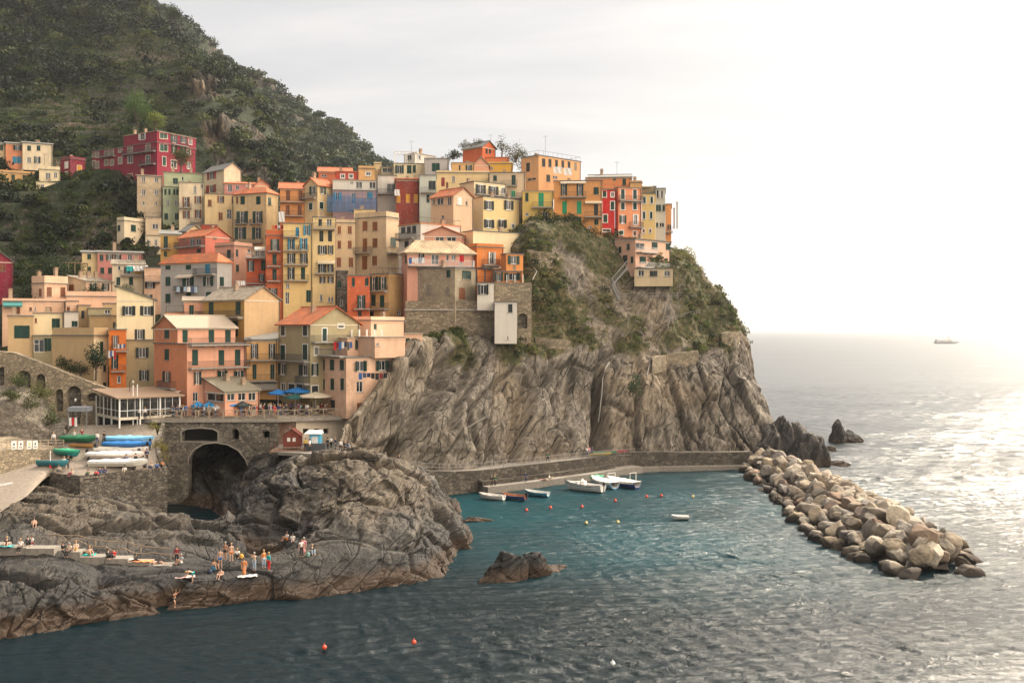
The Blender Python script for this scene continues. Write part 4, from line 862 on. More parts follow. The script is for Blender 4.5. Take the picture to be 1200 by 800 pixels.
# ------------------------------------------------------------------ the village, house by house
OR = (0.62, 0.24, 0.12); CRM = (0.70, 0.57, 0.39); YEL = (0.69, 0.51, 0.27); OCH = (0.50, 0.29, 0.08); SAL = (0.68, 0.34, 0.22); PEA = (0.76, 0.48, 0.32)
PNK = (0.60, 0.24, 0.20); MAG = (0.26, 0.022, 0.045); GRN = (0.42, 0.46, 0.29); BEI = (0.57, 0.43, 0.28); WHT = (0.66, 0.60, 0.52); GRY = (0.42, 0.39, 0.36); RED = (0.36, 0.055, 0.03); PYE = (0.78, 0.64, 0.40); TAN = (0.56, 0.38, 0.20); OLV = (0.40, 0.33, 0.19); ORY = (0.64, 0.37, 0.15)
h = house
# hilltop at the far left
h('A', 'narrow yellow house cut by the left photo edge, on the hill', YEL, (-90,-90,38), 158, 300, 262, roof='gx', rmat=GREYR, rise=.8, wins=['10;190;20x35;cG'])
h('A', 'orange-red hill house between the yellow and the cream one, far left', OR, (38,38,150), 158, 300, 262, roof='gx', rmat=GREYR, rise=.8, wins=['115;190;58x32;oG','98,128;272;28x45;cU'])
h('A', 'cream two-storey hill house with green shutters, far left', CRM, (151,151,350), 155, 298, 262, roof='gx', rmat=GREYR, rise=.8, wins=['195,258;192;26x34;cG','195;272;28x38;pK','252;272;48x42;oG'])
h('A', 'low orange house with flat roof below the orange-red hill house', ORY, (-60,-60,235), 350, 440, 254, roof='f', wins=['20,88;388;24x36;cG','165,200;392;28x40;cK'], chim=[(.7,.5,1.2)], parapet=.5)
h('A', 'small white annex with terrace under the low orange hill house', WHT, (62,62,185), 432, 500, 250, roof='f', wins=['90;470;20x30;pK'])
h('A', 'pale yellow small villa with roof terrace, left of the dark magenta house', PYE, (262,262,402), 335, 420, 252, roof='f', parapet=.8, wins=['322;380;34x45;pK','372;372;22x34;pK'], chim=[(.9,.5,1.4)])
h('A', 'lower yellow wing in front of the pale yellow small villa', PYE, (243,243,400), 418, 490, 249, roof='f', wins=['285;455;22x44;pK','345;455;20x30;cG'], depth=4)
h('A', 'small dark magenta cube house beside the big magenta building', MAG, (405,470,572), 262, 412, 256, 55, roof='f', parapet=.5, wins=['445;305,370;22x42;cW','532;328;28x35;cY','525;392;40x34;cY'], surround=1)
mg = h('A', 'large magenta building on the hillside with yellow window frames', MAG, (580,1052,1312), 152, 418, 250, 58, roof='f', surround=1, wear=.35, cat='building', name='apartment_building',
  wins=['590,615,652;232,305;20x42;cA','712,748;215;26x60;cA','712,750;288;24x36;cA','805;197,275;24x42;cA','872;190;32x54;cA','990;190;30x54;cA','872;270;32x44;pK','990;268;30x54;dG','872;390;28x50;cB','790;385;26x50;cA','1083,1110;190;24x44;cG','1100;280;22x62;cG','1165,1225;200;36x52;oG','1165;300;36x52;pK','1265;215,310;22x40;pW'],
  balc=[(680,775,248),(830,1045,224),(945,1045,302)])
h('A', None, MAG, (828,1052,1312), 78, 152, 250.01, 58, on=mg, roof='f', rmat=PALE, surround=1, wear=.35, wins=['955;115;55x40;oW','1083,1108;108;24x40;cG','1165,1228;128;45x56;oG','1275;148;20x38;pW'], balc=[(1150,1250,175)], chim=[(.3,.7,1.6),(.6,.8,1.6),(.2,.9,1.4)])
h('B', 'tall weathered brown building with bare stone and a white foot', BEI, (118,118,287), 375, 632, 232, roof='sy', rise=1.2, rmat=SLATE, wear=1.3, wins=['162,247;402,490;24x36;pK','162;560;16x20;pK','247;560;16x20;pK'])
h('B', 'white ground floor block under the tall weathered brown building', WHT, (116,116,287), 634, 700, 235.5, roof='f', wins=['163,246;656;20x34;cG'])
h('B', 'pale green tower house next to the weathered brown building', GRN, (291,291,397), 452, 742, 232, roof='f', wins=['308,335,367,388;487;15x36;cG','323,380;560;22x36;pG','313,390;650;24x42;cG'], rail=True)
h('B', 'pale green attic storey with green door above the green tower house', GRN, (296,296,560), 352, 452, 240, roof='sy', rise=1.0, rmat=SLATE, wins=['375;412;32x40;cG','423;395;16x26;pK'])
h('B', 'cream house with brown open shutters and an iron corner balcony', CRM, (399,399,564), 422, 715, 228, roof='f', wins=['448;553;52x68;oB','527;538;50x46;oB','448;637;50x50;oB','527;632;50x52;oB','505;470;22x50;pK','552;445;20x30;pK'], balc=[(390,482,592),(476,570,690)])
h('B', 'tall cream house with red shutters and a bright gable end', CRM, (563,700,815), 332, 692, 233, 48, roof='gy', rise=1.7, rmat=GREYR, colR=(0.72,0.58,0.40), wins=['617;375,465;60x52;oR','600;553;22x50;cB','605;638;40x50;oB'])
h('B', 'small pink house with tiled roof behind the terracotta roofed block', PNK, (702,702,905), 428, 500, 231, roof='gx', rise=.8, wins=['740;460;30x48;pK','862;440;30x26;cW','790;455;24x30;pK'])
h('B', 'pink gable with a single chimney behind the terracotta roofed block', SAL, (905,905,1000), 440, 500, 233, roof='gy', rise=1.2, chim=[(.3,.2,.8)])
h('B', 'cream middle block with brown shutters left of the terracotta roofed one', YEL, (571,571,765), 500, 765, 226, roof='f', rail=True, wins=['680;535;50x45;oB','677;648;28x50;cB','735;635;34x64;pK','757;540;12x46;cB','605;560;24x44;cB'], wear=.4)
h('B', 'yellow house with hipped terracotta roof and blue railed balconies', YEL, (765,985,1066), 490, 850, 220, 66, roof='h', rise=1.5, wins=['825,930;542;30x54;cG','825,930;655;72x78;oG','813,928;762;72x78;oG','1005;550;22x50;cG','788;540;12x45;cB'], balc=[(785,862,698),(882,962,698),(775,965,828)])
# below the terraces, left
h('F', 'cream villa with green shutters and a roof terrace, left of the brown building', CRM, (783,832,972), -8, 200, 221, 62, roof='f', parapet=.7, wins=['797;42;16x38;cG','893;43;34x44;cG','900;105;10x12;pK'], wear=.3)
h('F', 'cream wing with two arched windows behind a stone wall', CRM, (974,974,1082), 92, 190, 222, roof='f', wins=['992,1043;140;20x46;pK'])
h('F', 'stone stair tower joining the cream villa and the green house', BEI, (974,974,1080), -30, 92, 224, roof='f', rail=True, wins=['1040;30;40x34;pK'])
h('F', 'small yellow house at the left end of the pink terrace row', YEL, (549,549,652), 204, 345, 203, roof='gx', rise=.5, rmat=GREYR, wins=['597;232,318;26x36;cG'])
h('F', 'pink house with green shutters in the terrace row under the villa', PNK, (653,653,955), 204, 350, 203, roof='gx', rise=.5, rmat=GREYR, wins=['680;240;26x38;cG','735;238;48x38;oG','790;238;48x38;oG','685,737;326;24x38;cG','870;235;30x42;pW','912;235;26x42;pW'], chim=[(.37,.5,1.4)])
h('F', 'magenta gable house at the left photo edge below the terraces', MAG, (-90,-90,88), 262, 402, 192, roof='gy', rise=1.8, rmat=MAG and GREYR, wins=['18;308;34x46;cB'])
h('F', 'cream tall house with awning covered loggia and green shutters', CRM, (753,753,965), 285, 555, 190, roof='sy', rise=1.3, rmat=SLATE, wins=['798;305;20x38;pK','792,878;396;28x54;cG','850;322;50x50;pK','925;322;44x50;cY'], balc=[(808,965,358)], awn=[(850,990,290,1.2,(0.75,0.70,0.62))])
h('F', 'peach brown house with a black cloth covered balcony', PEA, (967,967,1078), 308, 560, 187, roof='f', wins=['998;425;70x38;oK','995;515;52x52;oK'], balc=[(967,1075,398,1.2)], rail=True, wear=.6)
h('F', 'peach house with brown shutters and a flat parapet, left slope', PEA, (212,298,456), 412, 545, 182, 58, roof='f', parapet=1.3, wins=['270;474;18x50;cB','330,421;468;34x62;cB'], chim=[(.8,.6,2.6),(.2,.8,1.8)], wear=.35)
h('F', 'low house with a dark loggia and white balustrade on the left slope', CRM, (456,578,752), 398, 500, 186, 50, roof='sy', rise=1.2, rmat=SLATE, colR=PEA, wins=['478;440;34x38;cB','620;436;50x46;oK','705;436;54x46;oK'], chim=[(.2,.6,.8),(.5,.6,.9),(.8,.6,.9)])
h('F', 'peach terrace block with pale balustrade and potted plants', PEA, (445,445,915), 500, 560, 178, roof='f', parapet=.8, wear=.3)
h('F', 'long low peach house behind a teal awning at the left', PEA, (15,15,440), 532, 650, 172, roof='f', parapet=.4, wins=['115;592;40x46;cB','325;583;42x26;cB','205;582;18x24;cB','235;582;12x24;pK'], chim=[(.12,.5,1.8)], awn=[(20,150,535,1.4,(0.03,0.16,0.15))], wear=.3)
h('F', 'peach block with small brown window beside the ochre flat roofs', PEA, (441,441,522), 532, 650, 173, roof='f', wins=['458;582;22x26;cB'], wear=.3)
h('F', 'ochre house with narrow dark shutters behind the grey flat roofs', TAN, (520,520,602), 560, 705, 168, roof='f', wins=['555;620;20x52;cK','598;616;10x48;cK'])
h('F', 'ochre house under a wide grey flat roof in the left centre', TAN, (600,600,812), 630, 712, 162, roof='f', wins=['785;690;52x38;oG'], over=.5)
h('F', 'dark penthouse box on the grey flat roof in the left centre', OLV, (590,590,745), 580, 628, 165, roof='f', wins=['720;600;40x30;pW'], depth=5)
h('F', 'salmon garden wall house left of the cream shuttered house', TAN, (690,690,782), 548, 640, 169, roof='f', depth=5, wear=.7)
# left, above the rubble arch wall
h('N', 'cream block with one huge green window at the far left', TAN, (52,52,222), 60, 320, 156, roof='f', wins=['147;165;104x84;cG'], over=.4, wear=.25)
h('N', 'cream middle block with a square green shutter, far left', PYE, (224,224,430), 42, 200, 160, roof='f', wins=['374;112;54x74;cG','240;88;14x28;cB'], wear=.25)
h('N', 'white cube with green framed door beside the square green shutter', WHT, (431,431,525), 34, 140, 160, roof='f', wins=['500;110;40x38;cG'], rail=True, wear=.2)
h('N', 'recessed ground floor with green shutter and grey rails, far left', OLV, (224,224,352), 192, 325, 157, roof='f', wins=['262;258;70x84;pW','320;250;48x84;cG'], wear=.4)
h('N', 'big blank beige terrace house above the rubble arch wall', TAN, (350,628,724), 192, 500, 150, 66, roof='f', parapet=1.1, colR=PYE, wins=['680;276;20x92;cG','700;408;18x44;cK','700;516;20x26;cK'], wear=.25)
h('N', 'narrow bright orange house with iron balconies and hanging laundry', (0.66,0.17,0.03), (732,732,845), 152, 560, 149, roof='f', wins=['772;232;54x84;oB','770;366;50x92;oG','797;482;26x50;pK'], balc=[(745,860,292),(745,838,426)], wear=.4)
cw = h('N', 'cream house with pairs of open dark shutters and a sloping roof', PYE, (781,781,1038), -52, 218, 153, roof='sx', rise=2.0, rmat=GREYR, wins=['860,988;22;98x62;oK','937;180;70x66;oK'], wear=.2)
h('N', None, OLV, (840,840,1037), 222, 560, 152.4, on=cw, roof='f', wins=['952;303;90x66;oK','967;456;68x68;oK'], wear=.4, depth=3)
# front row round the square
og = h('O', 'orange three-storey house on the square with green louvred shutters', OR, (118,338,728), 362, 800, 140, 46, roof='f', colR=SAL, wins=['203;430;28x75;cG','205;578;58x70;oG','392,568,677;450;38x104;cG','405;588;58x84;oG','573,681;580;70x84;oG','395;715;34x60;pK'],
  balc=[(170,265,652),(345,742,516,1.0),(345,742,364,1.1)], awn=[(180,300,668,1.6,(0.55,0.42,0.33))], wear=.4)
h('O', None, OR, (120,275,662), 252, 361, 141.8, 46, on=og, roof='gx', rmat=PALE, rise=1.7, colR=SAL, wins=['203;292;30x58;cG','325,501,612;302;36x92;cG'], wear=.45)
vr = h('O', 'glazed restaurant veranda with a sloping olive roof on the square', SAL, (455,592,822), 682, 790, 137.6, 46, roof='sy', rise=1.6, rmat=flat('olive_roof', (0.17, 0.145, 0.10), .85), wins=['525;717;112x52;pK','633,706,775;712;52x52;pK'], over=.3, name='veranda', cat='veranda', wear=.2)
h('O', 'small salmon house with one green door behind the orange house roof', SAL, (318,318,448), 72, 195, 158, roof='sy', rise=.8, rmat=PALE, wins=['368;142;30x84;cG'], rail=False, balc=[(318,445,186,.9)])
h('O', 'low salmon terrace parapet block left of the ochre house', SAL, (195,195,318), 150, 215, 159, roof='f', rail=True)
h('O', 'ochre house whose blank beige gable faces the harbour', OCH, (446,722,960), 60, 345, 150, 52, roof='gy', rise=1.9, rmat=SLATE, colR=(0.60,0.40,0.22), wins=['500,681;120;32x90;cG','480;225;30x60;cG','661;258;34x104;cG'], balc=[(430,716,180,1.1)], wear=.3)
h('O', 'mustard house with long balconies between orange and terracotta roofed houses', ORY, (737,737,946), 332, 612, 149, roof='sy', rise=1.6, rmat=GREYR, wins=['790,910;408;50x98;oK','790,910;545;28x98;cG'], balc=[(733,945,466,1.0),(733,945,604,1.0)], awn=[(735,940,612,2.0,(0.20,0.18,0.15))], wear=.35)
h('Q', 'olive beige house with a big terracotta roof on the square', OLV, (36,250,578), 224, 760, 143, 40, roof='gy', rise=2.4, surround=2, wins=['66,215;270;28x68;cK','66,215;415;32x100;cG','66;528;60x70;oK','215;535;60x70;oK','66;660;30x78;pK','125,178;662;40x66;cK','455;186;34x54;cK','345;297;30x84;cG','290;405;24x58;pW','277;530;50x80;oG','280;670;40x60;cK'], balc=[(0,246,468,1.0),(182,305,622,1.0),(254,492,345,1.3)], wear=.3, over=.45)
pc = h('Q', 'peach house at the foot of the cliff with green shutters and patched plaster', PEA, (314,490,884), 455, 840, 138.5, 36, roof='f', colR=PEA, wins=['333,395,461;498;26x72;cG','335,397,463;628;22x76;cG','400;765;30x60;cK','583;507;88x68;oG','729;503;90x68;oG','580;645;44x72;pW','735;640;42x78;cG','592;782;60x56;cB'], balc=[(318,486,436,1.0)], wear=.75)
h('Q', None, PEA, (682,682,884), 318, 454, 139.9, 36, on=pc, roof='f', rmat=PALE, depth=6, wear=.4, wins=['700;362;16x20;pK'])
h('Q', None, PEA, (440,498,680), 325, 454, 143, 36, on=pc, roof='f', rmat=PALE, wins=['572;364;46x66;oG','645;364;22x66;cG'], wear=.3, depth=4)
h('Q', 'peach annex with a slanting foot against the cliff', PEA, (880,880,1000), 296, 425, 145, roof='f', rmat=PALE, wins=['902;350;26x60;cG'], wear=.3, depth=5)
h('Q', 'peach roof terrace block with white posts above the cliff foot house', PEA, (480,655,880), 205, 300, 150, 62, roof='f', parapet=.5, wins=['684;243;18x36;cG','560;250;0.1x0.1;pK'] if False else ['684;243;18x36;cG'], wear=.25)
# middle
h('G', 'grey white house with hipped terracotta roof and green shutters', GRY, (276,655,752), 268, 610, 172, 63, roof='h', rise=1.6, wins=['325,463;295;34x48;cG','325;398;34x60;cG','325;510;34x62;cG','463;398;70x62;oG','597;397;70x62;oG','463;490;34x40;cG','598;485;34x30;cG','590;316;32x60;cU','685;400;28x60;cG'], balc=[(515,652,350,1.1),(380,528,466,.9)], wear=.3, awn=[(395,500,352,.9,(0.6,0.5,0.4))])
h('G', 'ochre house under a grey slate roof with one tall green shutter', OCH, (275,275,408), 82, 245, 199, roof='sy', rise=1.4, rmat=GREYR, wins=['310;136;28x80;cG','308;215;22x34;cG'], balc=[(285,345,178)])
h('G', 'yellow gable wall peeking out behind the salmon gable house', YEL, (410,450,552), 60, 130, 203, 55, roof='gy', rise=1.3, rmat=GREYR)
h('G', 'dark red small cube above the salmon gable house', RED, (548,548,652), 20, 70, 206, roof='f', depth=5)
h('G', 'salmon pink house with a broad gable and terracotta lean-to roof', (0.62,0.19,0.13), (395,575,745), 92, 250, 192, 50, roof='gy', rise=1.6, wins=['435;120;12x12;pW','487,528;138;34x52;pK','532;195;28x26;cK','640;98;24x26;cB'], balc=[(395,572,166,1.1)], wear=.3)
h('G', 'pale pink house with green shutters in the middle of the village', (0.60,0.32,0.22), (640,768,890), 160, 370, 186, 58, roof='f', parapet=.6, wins=['733;218;26x60;cG','787;208;16x46;cK','715;298;18x40;cG','790;310;18x46;cG','870;196;22x28;pK'], wear=.3, rail=False, balc=[(650,765,248,1.0)])
h('G', 'red-orange house with white railed terrace left of the tall orange one', (0.50,0.10,0.035), (850,850,980), 242, 440, 178, roof='f', wins=['880;296;46x70;oG','963;290;30x68;cG','952;370;40x50;oG','800;360;10x10;pK'][:3], balc=[(846,980,242,1.0,'white'),(845,980,412,1.1)], wear=.4)
h('G', 'cream attic with a white awning above the red-orange terrace', CRM, (905,905,978), 175, 242, 182, roof='f', wins=['925;205;30x56;pK','960;205;24x56;pK'], awn=[(905,978,168,1.3,(0.7,0.63,0.52))], depth=5)
h('K', 'tall orange-red tower house with stacked round iron balconies', (0.52,0.13,0.05), (66,66,181), 92, 525, 175, roof='f', parapet=.9, wins=['127;152;58x72;oG','124;250,350;26x74;cG','115;472;58x52;oK'], balc=[(78,165,197),(75,165,297),(75,165,396)], wear=.4)
h('K', 'yellow tower house with bright blue shutters on the upper floors', (0.70,0.50,0.22), (183,183,379), 12, 560, 175, roof='f', wins=['237,318;148;56x74;oU','237;242;56x66;oK','320;242;56x66;oK','237;346;54x78;oK','315;345;28x78;cG','211;427;24x36;pW','209;510;26x80;pW','352;497;30x80;cG','340;56;52x70;oU','277;66;24x62;cU'], balc=[(190,285,192),(285,352,192),(190,350,286),(188,352,392),(183,290,100,1.0)], wear=.3)
h('K', 'yellow tower house with dark loggias right of the blue shuttered one', (0.70,0.52,0.26), (381,381,531), -30, 545, 176, roof='f', rmat=GREYR, wins=['438,496;96;26x70;cK','445;187;60x56;oK','500;187;40x56;oK','445;305;56x68;oK','500;305;44x60;oK','445,500;388;44x40;oK','437;510;20x44;pK','490,510;520;14x34;pK','430;0;24x50;cK','490;0;34x50;pW'], balc=[(383,530,48,1.1),(395,528,346,1.1)], awn=[(412,528,258,1.0,(0.55,0.45,0.30))], wear=.35)
h('K', 'slim beige house with small brown shutters beside the big beige block', BEI, (534,534,664), 8, 330, 183, roof='f', wins=['558,628;54,152;24x52;cB','555,636;270;28x62;cB'], parapet=.5, wear=.4)
h('C', 'big beige block with brown shutters and two iron balconies', BEI, (662,872,957), 538, 905, 181, 60, roof='f', parapet=.9, wins=['730,797;600;32x60;cB','730;728;30x90;cB','797;712;32x62;cB','728;845;34x90;cB','795;830;32x64;cB','920;705;36x60;cG'], balc=[(664,782,778,1.1),(874,955,780,1.0)], wear=.45)
h('C', 'beige penthouse with a yellow side on the big beige block roof', YEL, (656,656,800), 490, 536, 186, roof='f', depth=5)
h('K', 'narrow grey stone ruin between the yellow tower and the red house', BEI, (540,540,612), 330, 600, 177, roof='f', mat=RUBBLE_D, wins=['558;420;26x46;cG','572;540;20x50;pK'])
rd = h('K', 'red-orange house with a yellow half and balconies under a roof terrace', (0.58,0.13,0.05), (612,612,762), 362, 660, 167, roof='f', wins=['652;400;22x62;cG','742;396;24x60;cG','705;535;60x88;oG','695;622;24x50;cK'], balc=[(655,765,582,1.0)], wear=.5, depth=7)
h('K', 'ochre yellow house with brown side wall and a terrace above it', ORY, (763,890,980), 350, 660, 167, 58, roof='f', colR=(0.36,0.22,0.09), wins=['790;412;54x92;oG','852;410;60x84;oG','787;525;28x76;cG','845;532;28x78;cG','768;622;24x52;cK','850;622;24x52;cK','958;610;22x30;pK'], balc=[(765,885,462,1.0),(765,885,582,1.0)], rail=True, wear=.4)
h('D', 'white fronted house with orange banded roof terrace and side balcony', WHT, (42,188,458), 582, 850, 172, 42, roof='f', rail=True, rmat=flat('orange_band', (0.55,0.20,0.07), .85), wins=['72,110,145;620;26x56;cK','95,145;730;26x56;cK'], balc=[(45,160,682,1.0)], wear=.2)
h('M', 'pink gable dormer with two big arched windows', (0.60,0.30,0.20), (245,245,537), 92, 180, 172.5, roof='gy', rise=1.5, wins=['372;114;58x32;pK','452;112;62x40;pK'], wear=.2, depth=7)
h('M', 'pink house under a pale slab roof with a laundry hung terrace', (0.60,0.30,0.21), (118,155,598), 206, 305, 167, 18, roof='h', rise=2.2, rmat=tiles('pale_slab_roof', (0.62,0.46,0.28), (0.48,0.36,0.24)), wins=['150;250;14x56;cK','252;240;38x54;oK','342;245;50x80;pK','465;235;30x44;pK','515;256;24x64;pK','425;240;20x50;pK'], balc=[(160,596,298,1.2,'white')], wear=.3, over=.6)
h('M', 'drab grey beige house on the rubble retaining wall', (0.38,0.31,0.21), (155,475,618), 308, 532, 163.5, 58, roof='f', wins=['193;342;34x62;cG','432;344;28x56;cG','306;452;44x60;cA','428;458;22x54;cA','553;354;60x54;cG','523;480;40x76;cB'], wear=1.0)
h('M', 'upper white narrow house with open shutters hanging off the wall', WHT, (624,624,735), 412, 592, 163, roof='f', wins=['663;453;80x66;oK'], rail=True, depth=5, wear=.2)
h('M', 'lower white blank tower house with one dark shutter', WHT, (741,741,890), 538, 815, 160, roof='f', wins=['846;576;30x58;cK','828;776;12x20;pK'], depth=5, wear=.2, rmat=GREYR)
h('M', 'orange terraced house with a white framed door beside the pale slab roof', (0.62,0.20,0.05), (570,622,800), 168, 330, 171, 30, roof='f', parapet=.5, wins=['722;242;54x78;oW'], awn=[(655,790,296,.8,(0.45,0.30,0.2))], wear=.3, balc=[(655,760,290,1.0)])
h('M', 'orange cube with open green shutters at the cliff corner', (0.66,0.25,0.07), (786,818,932), 216, 332, 170, 24, roof='f', wins=['868;256;78x54;oG'], wear=.3)
h('M', 'low glazed veranda under the orange cube at the cliff corner', (0.55,0.22,0.08), (740,740,925), 334, 408, 168.5, roof='f', rmat=GREYR, wins=['768;366;54x60;oG','862;366;110x48;oG'], depth=4, wear=.3)
h('D', 'low pale yellow wall house under the square yellow one', PYE, (462,540,852), 632, 820, 176, 32, roof='f', rail=False, wear=.2, rise=1)
h('D', 'cream gable house with terracotta roof in the upper middle', (0.66,0.46,0.30), (256,408,540), 392, 660, 183, 46, roof='gy', rise=1.5, wins=['275;437;18x38;pK','318;434;44x42;pW','380;432;28x50;pW','335;540;22x26;pK','446;434;32x50;cW','497;446;14x30;pW'], wear=.2)
h('D', 'square pale yellow house with white framed dark shutters', PYE, (541,608,853), 404, 640, 187, 36, roof='f', over=.5, surround=2, colR=(0.74,0.56,0.27), wins=['645,777;460;66x58;oK','645,730;584;66x54;oK','808;598;20x26;pW'], wear=.12)
h('D', 'glazed top storey above the square pale yellow house', PYE, (452,546,760), 302, 402, 192, 36, roof='f', rmat=GREYR, over=.5, surround=2, wins=['590;358;68x70;oK','675;366;68x62;oK','742;364;28x40;pW'], wear=.2, balc=[(548,870,400,1.0)])
h('D', 'back yellow beige house with a green door and small balcony', BEI, (650,650,890), 244, 440, 198, roof='f', rmat=GREYR, wins=['687;280;24x36;cG','811;293;28x66;cG','808;385;26x44;cV','746;320;0.2x0.2;pK'][:3], balc=[(732,835,330,.9)], wear=.3, over=.4)
h('D', 'brick red house with three amber shuttered windows', (0.27,0.045,0.028), (22,22,180), 288, 492, 200, roof='gx', rise=.6, wins=['40,103,156;415;28x56;cY'], wear=.6)
h('D', 'pale mint house right of the brick red one', (0.52,0.53,0.46), (181,181,292), 260, 490, 199, roof='f', wins=['238;415;20x50;cG','265;326;48x56;cK'], balc=[(190,290,376,1.0)], wear=.3)
h('D', 'ochre cream house behind the cream gable with a red door', YEL, (294,294,650), 245, 440, 204, roof='f', parapet=.4, wins=['338;305;22x58;cR','366;325;16x40;cB','408;285;20x42;pW'], wear=.3)
h('D', 'pale yellow hilltop house with a white pergola frame', PYE, (8,8,285), 182, 265, 219, roof='f', wins=['45;220;62x52;oG','112;220;30x56;cG','128;218;0.2x0.2;pK','132;218;34x50;cG'][:2]+['145;216;20x50;cG'], wear=.2)
h('D', 'small white penthouse on the pale yellow hilltop house', WHT, (76,150,285), 112, 181, 221, 50, roof='f', rmat=PALE, wins=['110;140;34x34;pK','178;138;24x28;pK'], depth=5, wear=.2)
h('D', 'grey hilltop house with a square green shutter', GRY, (216,216,378), 148, 245, 215, roof='f', wins=['290;206;54x56;cG'], wear=.4, rail=False)
h('D', 'mustard hilltop house with open green shutters under a pink roof', ORY, (395,395,548), 178, 250, 210, roof='f', rmat=PALE, wins=['512;214;42x44;oG','450;215;10x44;cG'], wear=.3)
h('D', 'pink gable in front of the orange hilltop houses', SAL, (545,545,645), 190, 250, 212, roof='gy', rise=1.6, rmat=PALE, wear=.2)
h('D', 'red-orange gable house on the very top of the village', (0.58,0.14,0.05), (470,602,690), 66, 165, 228, 48, roof='gy', rise=1.4, rmat=GREYR, wins=['630,652;96;14x38;cK'], wear=.25)
h('D', 'low round fronted orange house under the topmost gable', (0.58,0.17,0.06), (622,622,778), 142, 190, 221, roof='f', rmat=TERRA, wins=['742;172;22x14;pK'], wear=.3)
h('D', 'yellow hilltop block left of the big tan house', (0.62,0.36,0.06), (640,640,805), 184, 245, 216, roof='f', parapet=.3, wear=.3, wins=['665;210;14x20;pK'])
h('C', 'orange loggia house with terracotta roof above the drying sheet', (0.62,0.26,0.09), (161,161,345), 348, 540, 204, roof='gx', rise=1.6, wins=['215,297;390;26x74;cB','212,293;492;28x66;cB'], balc=[(160,318,440,1.0),(160,318,532,1.0)], wear=.4)
h('C', 'yellow beige house with terracotta roof left of the blue scaffolding', YEL, (326,412,520), 322, 530, 203, 58, roof='gx', rise=1.4, surround=2, wins=['385;360;46x54;oG','445;358;42x50;oG','367;468;24x46;cG','438;462;26x46;cG'], balc=[(326,408,412,1.0)], wear=.3)
h('C', 'orange-red house with tiled roof at the foot of the far hill', (0.60,0.17,0.07), (420,420,640), 236, 275, 228, roof='gx', rise=1.6, wins=['455;262;40x16;pK'], depth=9)
h('C', 'small red house with two white framed windows below the ridge', (0.40,0.06,0.035), (534,534,684), 236, 290, 217, roof='f', rmat=TERRA, surround=2, wins=['580,636;266;26x24;pK'], wear=.3)
h('C', 'mustard house with one white framed window below the ridge', ORY, (686,686,795), 215, 290, 219, roof='f', surround=2, wins=['752;250;30x24;pK'], parapet=.5)
h('C', 'yellow cube house left of the pale yellow hilltop house', YEL, (790,790,840), 185, 260, 222, roof='f', parapet=.3)
h('C', 'dark pergola house with a white parapet below the ridge', OLV, (838,838,930), 205, 262, 220, roof='f', wins=['880;225;70x30;pK'])
h('C', 'white penthouse with a black stair rail above the blue netting', WHT, (514,514,815), 292, 358, 205, roof='f', rmat=PALE, wins=['690,780;322;44x48;pW','640;300;20x16;pK'], wear=.3)
h('C', 'mauve house wrapped in blue scaffold netting', (0.40,0.26,0.26), (514,514,815), 360, 520, 203, roof='f', wins=['545;400;54x50;oU','651;415;26x76;pW','763;388;36x48;cU','640;500;30x20;pW'], wear=.4)
h('C', 'white house with a dark balcony between blue netting and brick red house', WHT, (816,816,940), 262, 490, 206, roof='f', wins=['905;345;58x54;pW'], balc=[(818,938,385,1.0)], wear=.5, rail=True)
# right hand row above the cliff
bt = h('E', 'big tan house on the headland with white sheets on a clothesline', (0.68,0.40,0.20), (62,178,460), 127, 330, 211, 42, roof='f', colR=(0.68,0.36,0.17), rail=True, rmat=GREYR, wins=['108;206;24x60;cK','212;175;22x54;cK','254;178;20x54;cK','298,340;183;18x50;cK','382;190;18x48;cK','425;200;18x56;cA','243;280;24x46;cK','290;272;30x20;pK','130;285;60x20;pK'], wear=.3)
h('E', 'yellow house with a bright green balcony door above the ivy bush', (0.66,0.45,0.13), (70,70,277), 368, 580, 190, roof='f', rmat=PALE, wins=['100;405;22x58;cG','195;420;34x92;cV','100;522;24x20;pK','221;530;34x48;pW'], balc=[(136,275,476,1.0,'iron')], parapet=.0, wear=.35)
h('E', 'long orange house with green shutters on the headland', (0.66,0.30,0.10), (281,281,604), 300, 625, 194, roof='f', rmat=GREYR, wins=['350;355;44x76;oG','456;358;44x76;oG','564;364;34x48;cG','352,450;475;32x86;cV','352,448;562;30x48;cG','563;490;28x76;cK','565;572;26x38;cG','520;606;24x18;pK'], balc=[(322,498,408,1.1),(486,604,540,1.2)], awn=[(490,600,432,.7,(0.7,0.55,0.38)),(325,495,300,.6,(0.66,0.55,0.42))], wear=.35, over=.4)
h('E', 'narrow red house with white framed green windows', (0.50,0.025,0.025), (605,605,688), 358, 655, 196, roof='f', rail=True, surround=2, wins=['620;382;24x46;cG','673;388;20x32;pW','673;463;24x54;cG','625;548;28x52;cG','632;628;50x18;pW'], wear=.2)
sl = h('E', 'salmon house right of the red one with an upper gabled storey', (0.70,0.27,0.13), (690,712,867), 342, 672, 197, 20, roof='f', surround=2, wins=['742,823;385;24x68;cG','742,823;466;24x46;cG','742;555;46x50;oG','828;558;40x66;oW','732;643;28x28;cG','823;650;22x30;cB'], balc=[(712,866,432,1.0),(782,866,608,1.1)], wear=.3)
h('E', 'upper orange gable storey above the red and salmon houses', (0.66,0.25,0.09), (515,515,797), 276, 350, 206, roof='gx', rise=1.0, rmat=GREYR, wins=['686;282;18x24;cG','752;304;22x44;cG'], chim=[(.3,.5,.8)], wear=.3)
h('E', 'orange roof room with a round chimney above the salmon house', ORY, (790,790,870), 310, 345, 201, roof='f', parapet=.3, chim=[(.4,.4,.9)], depth=5)
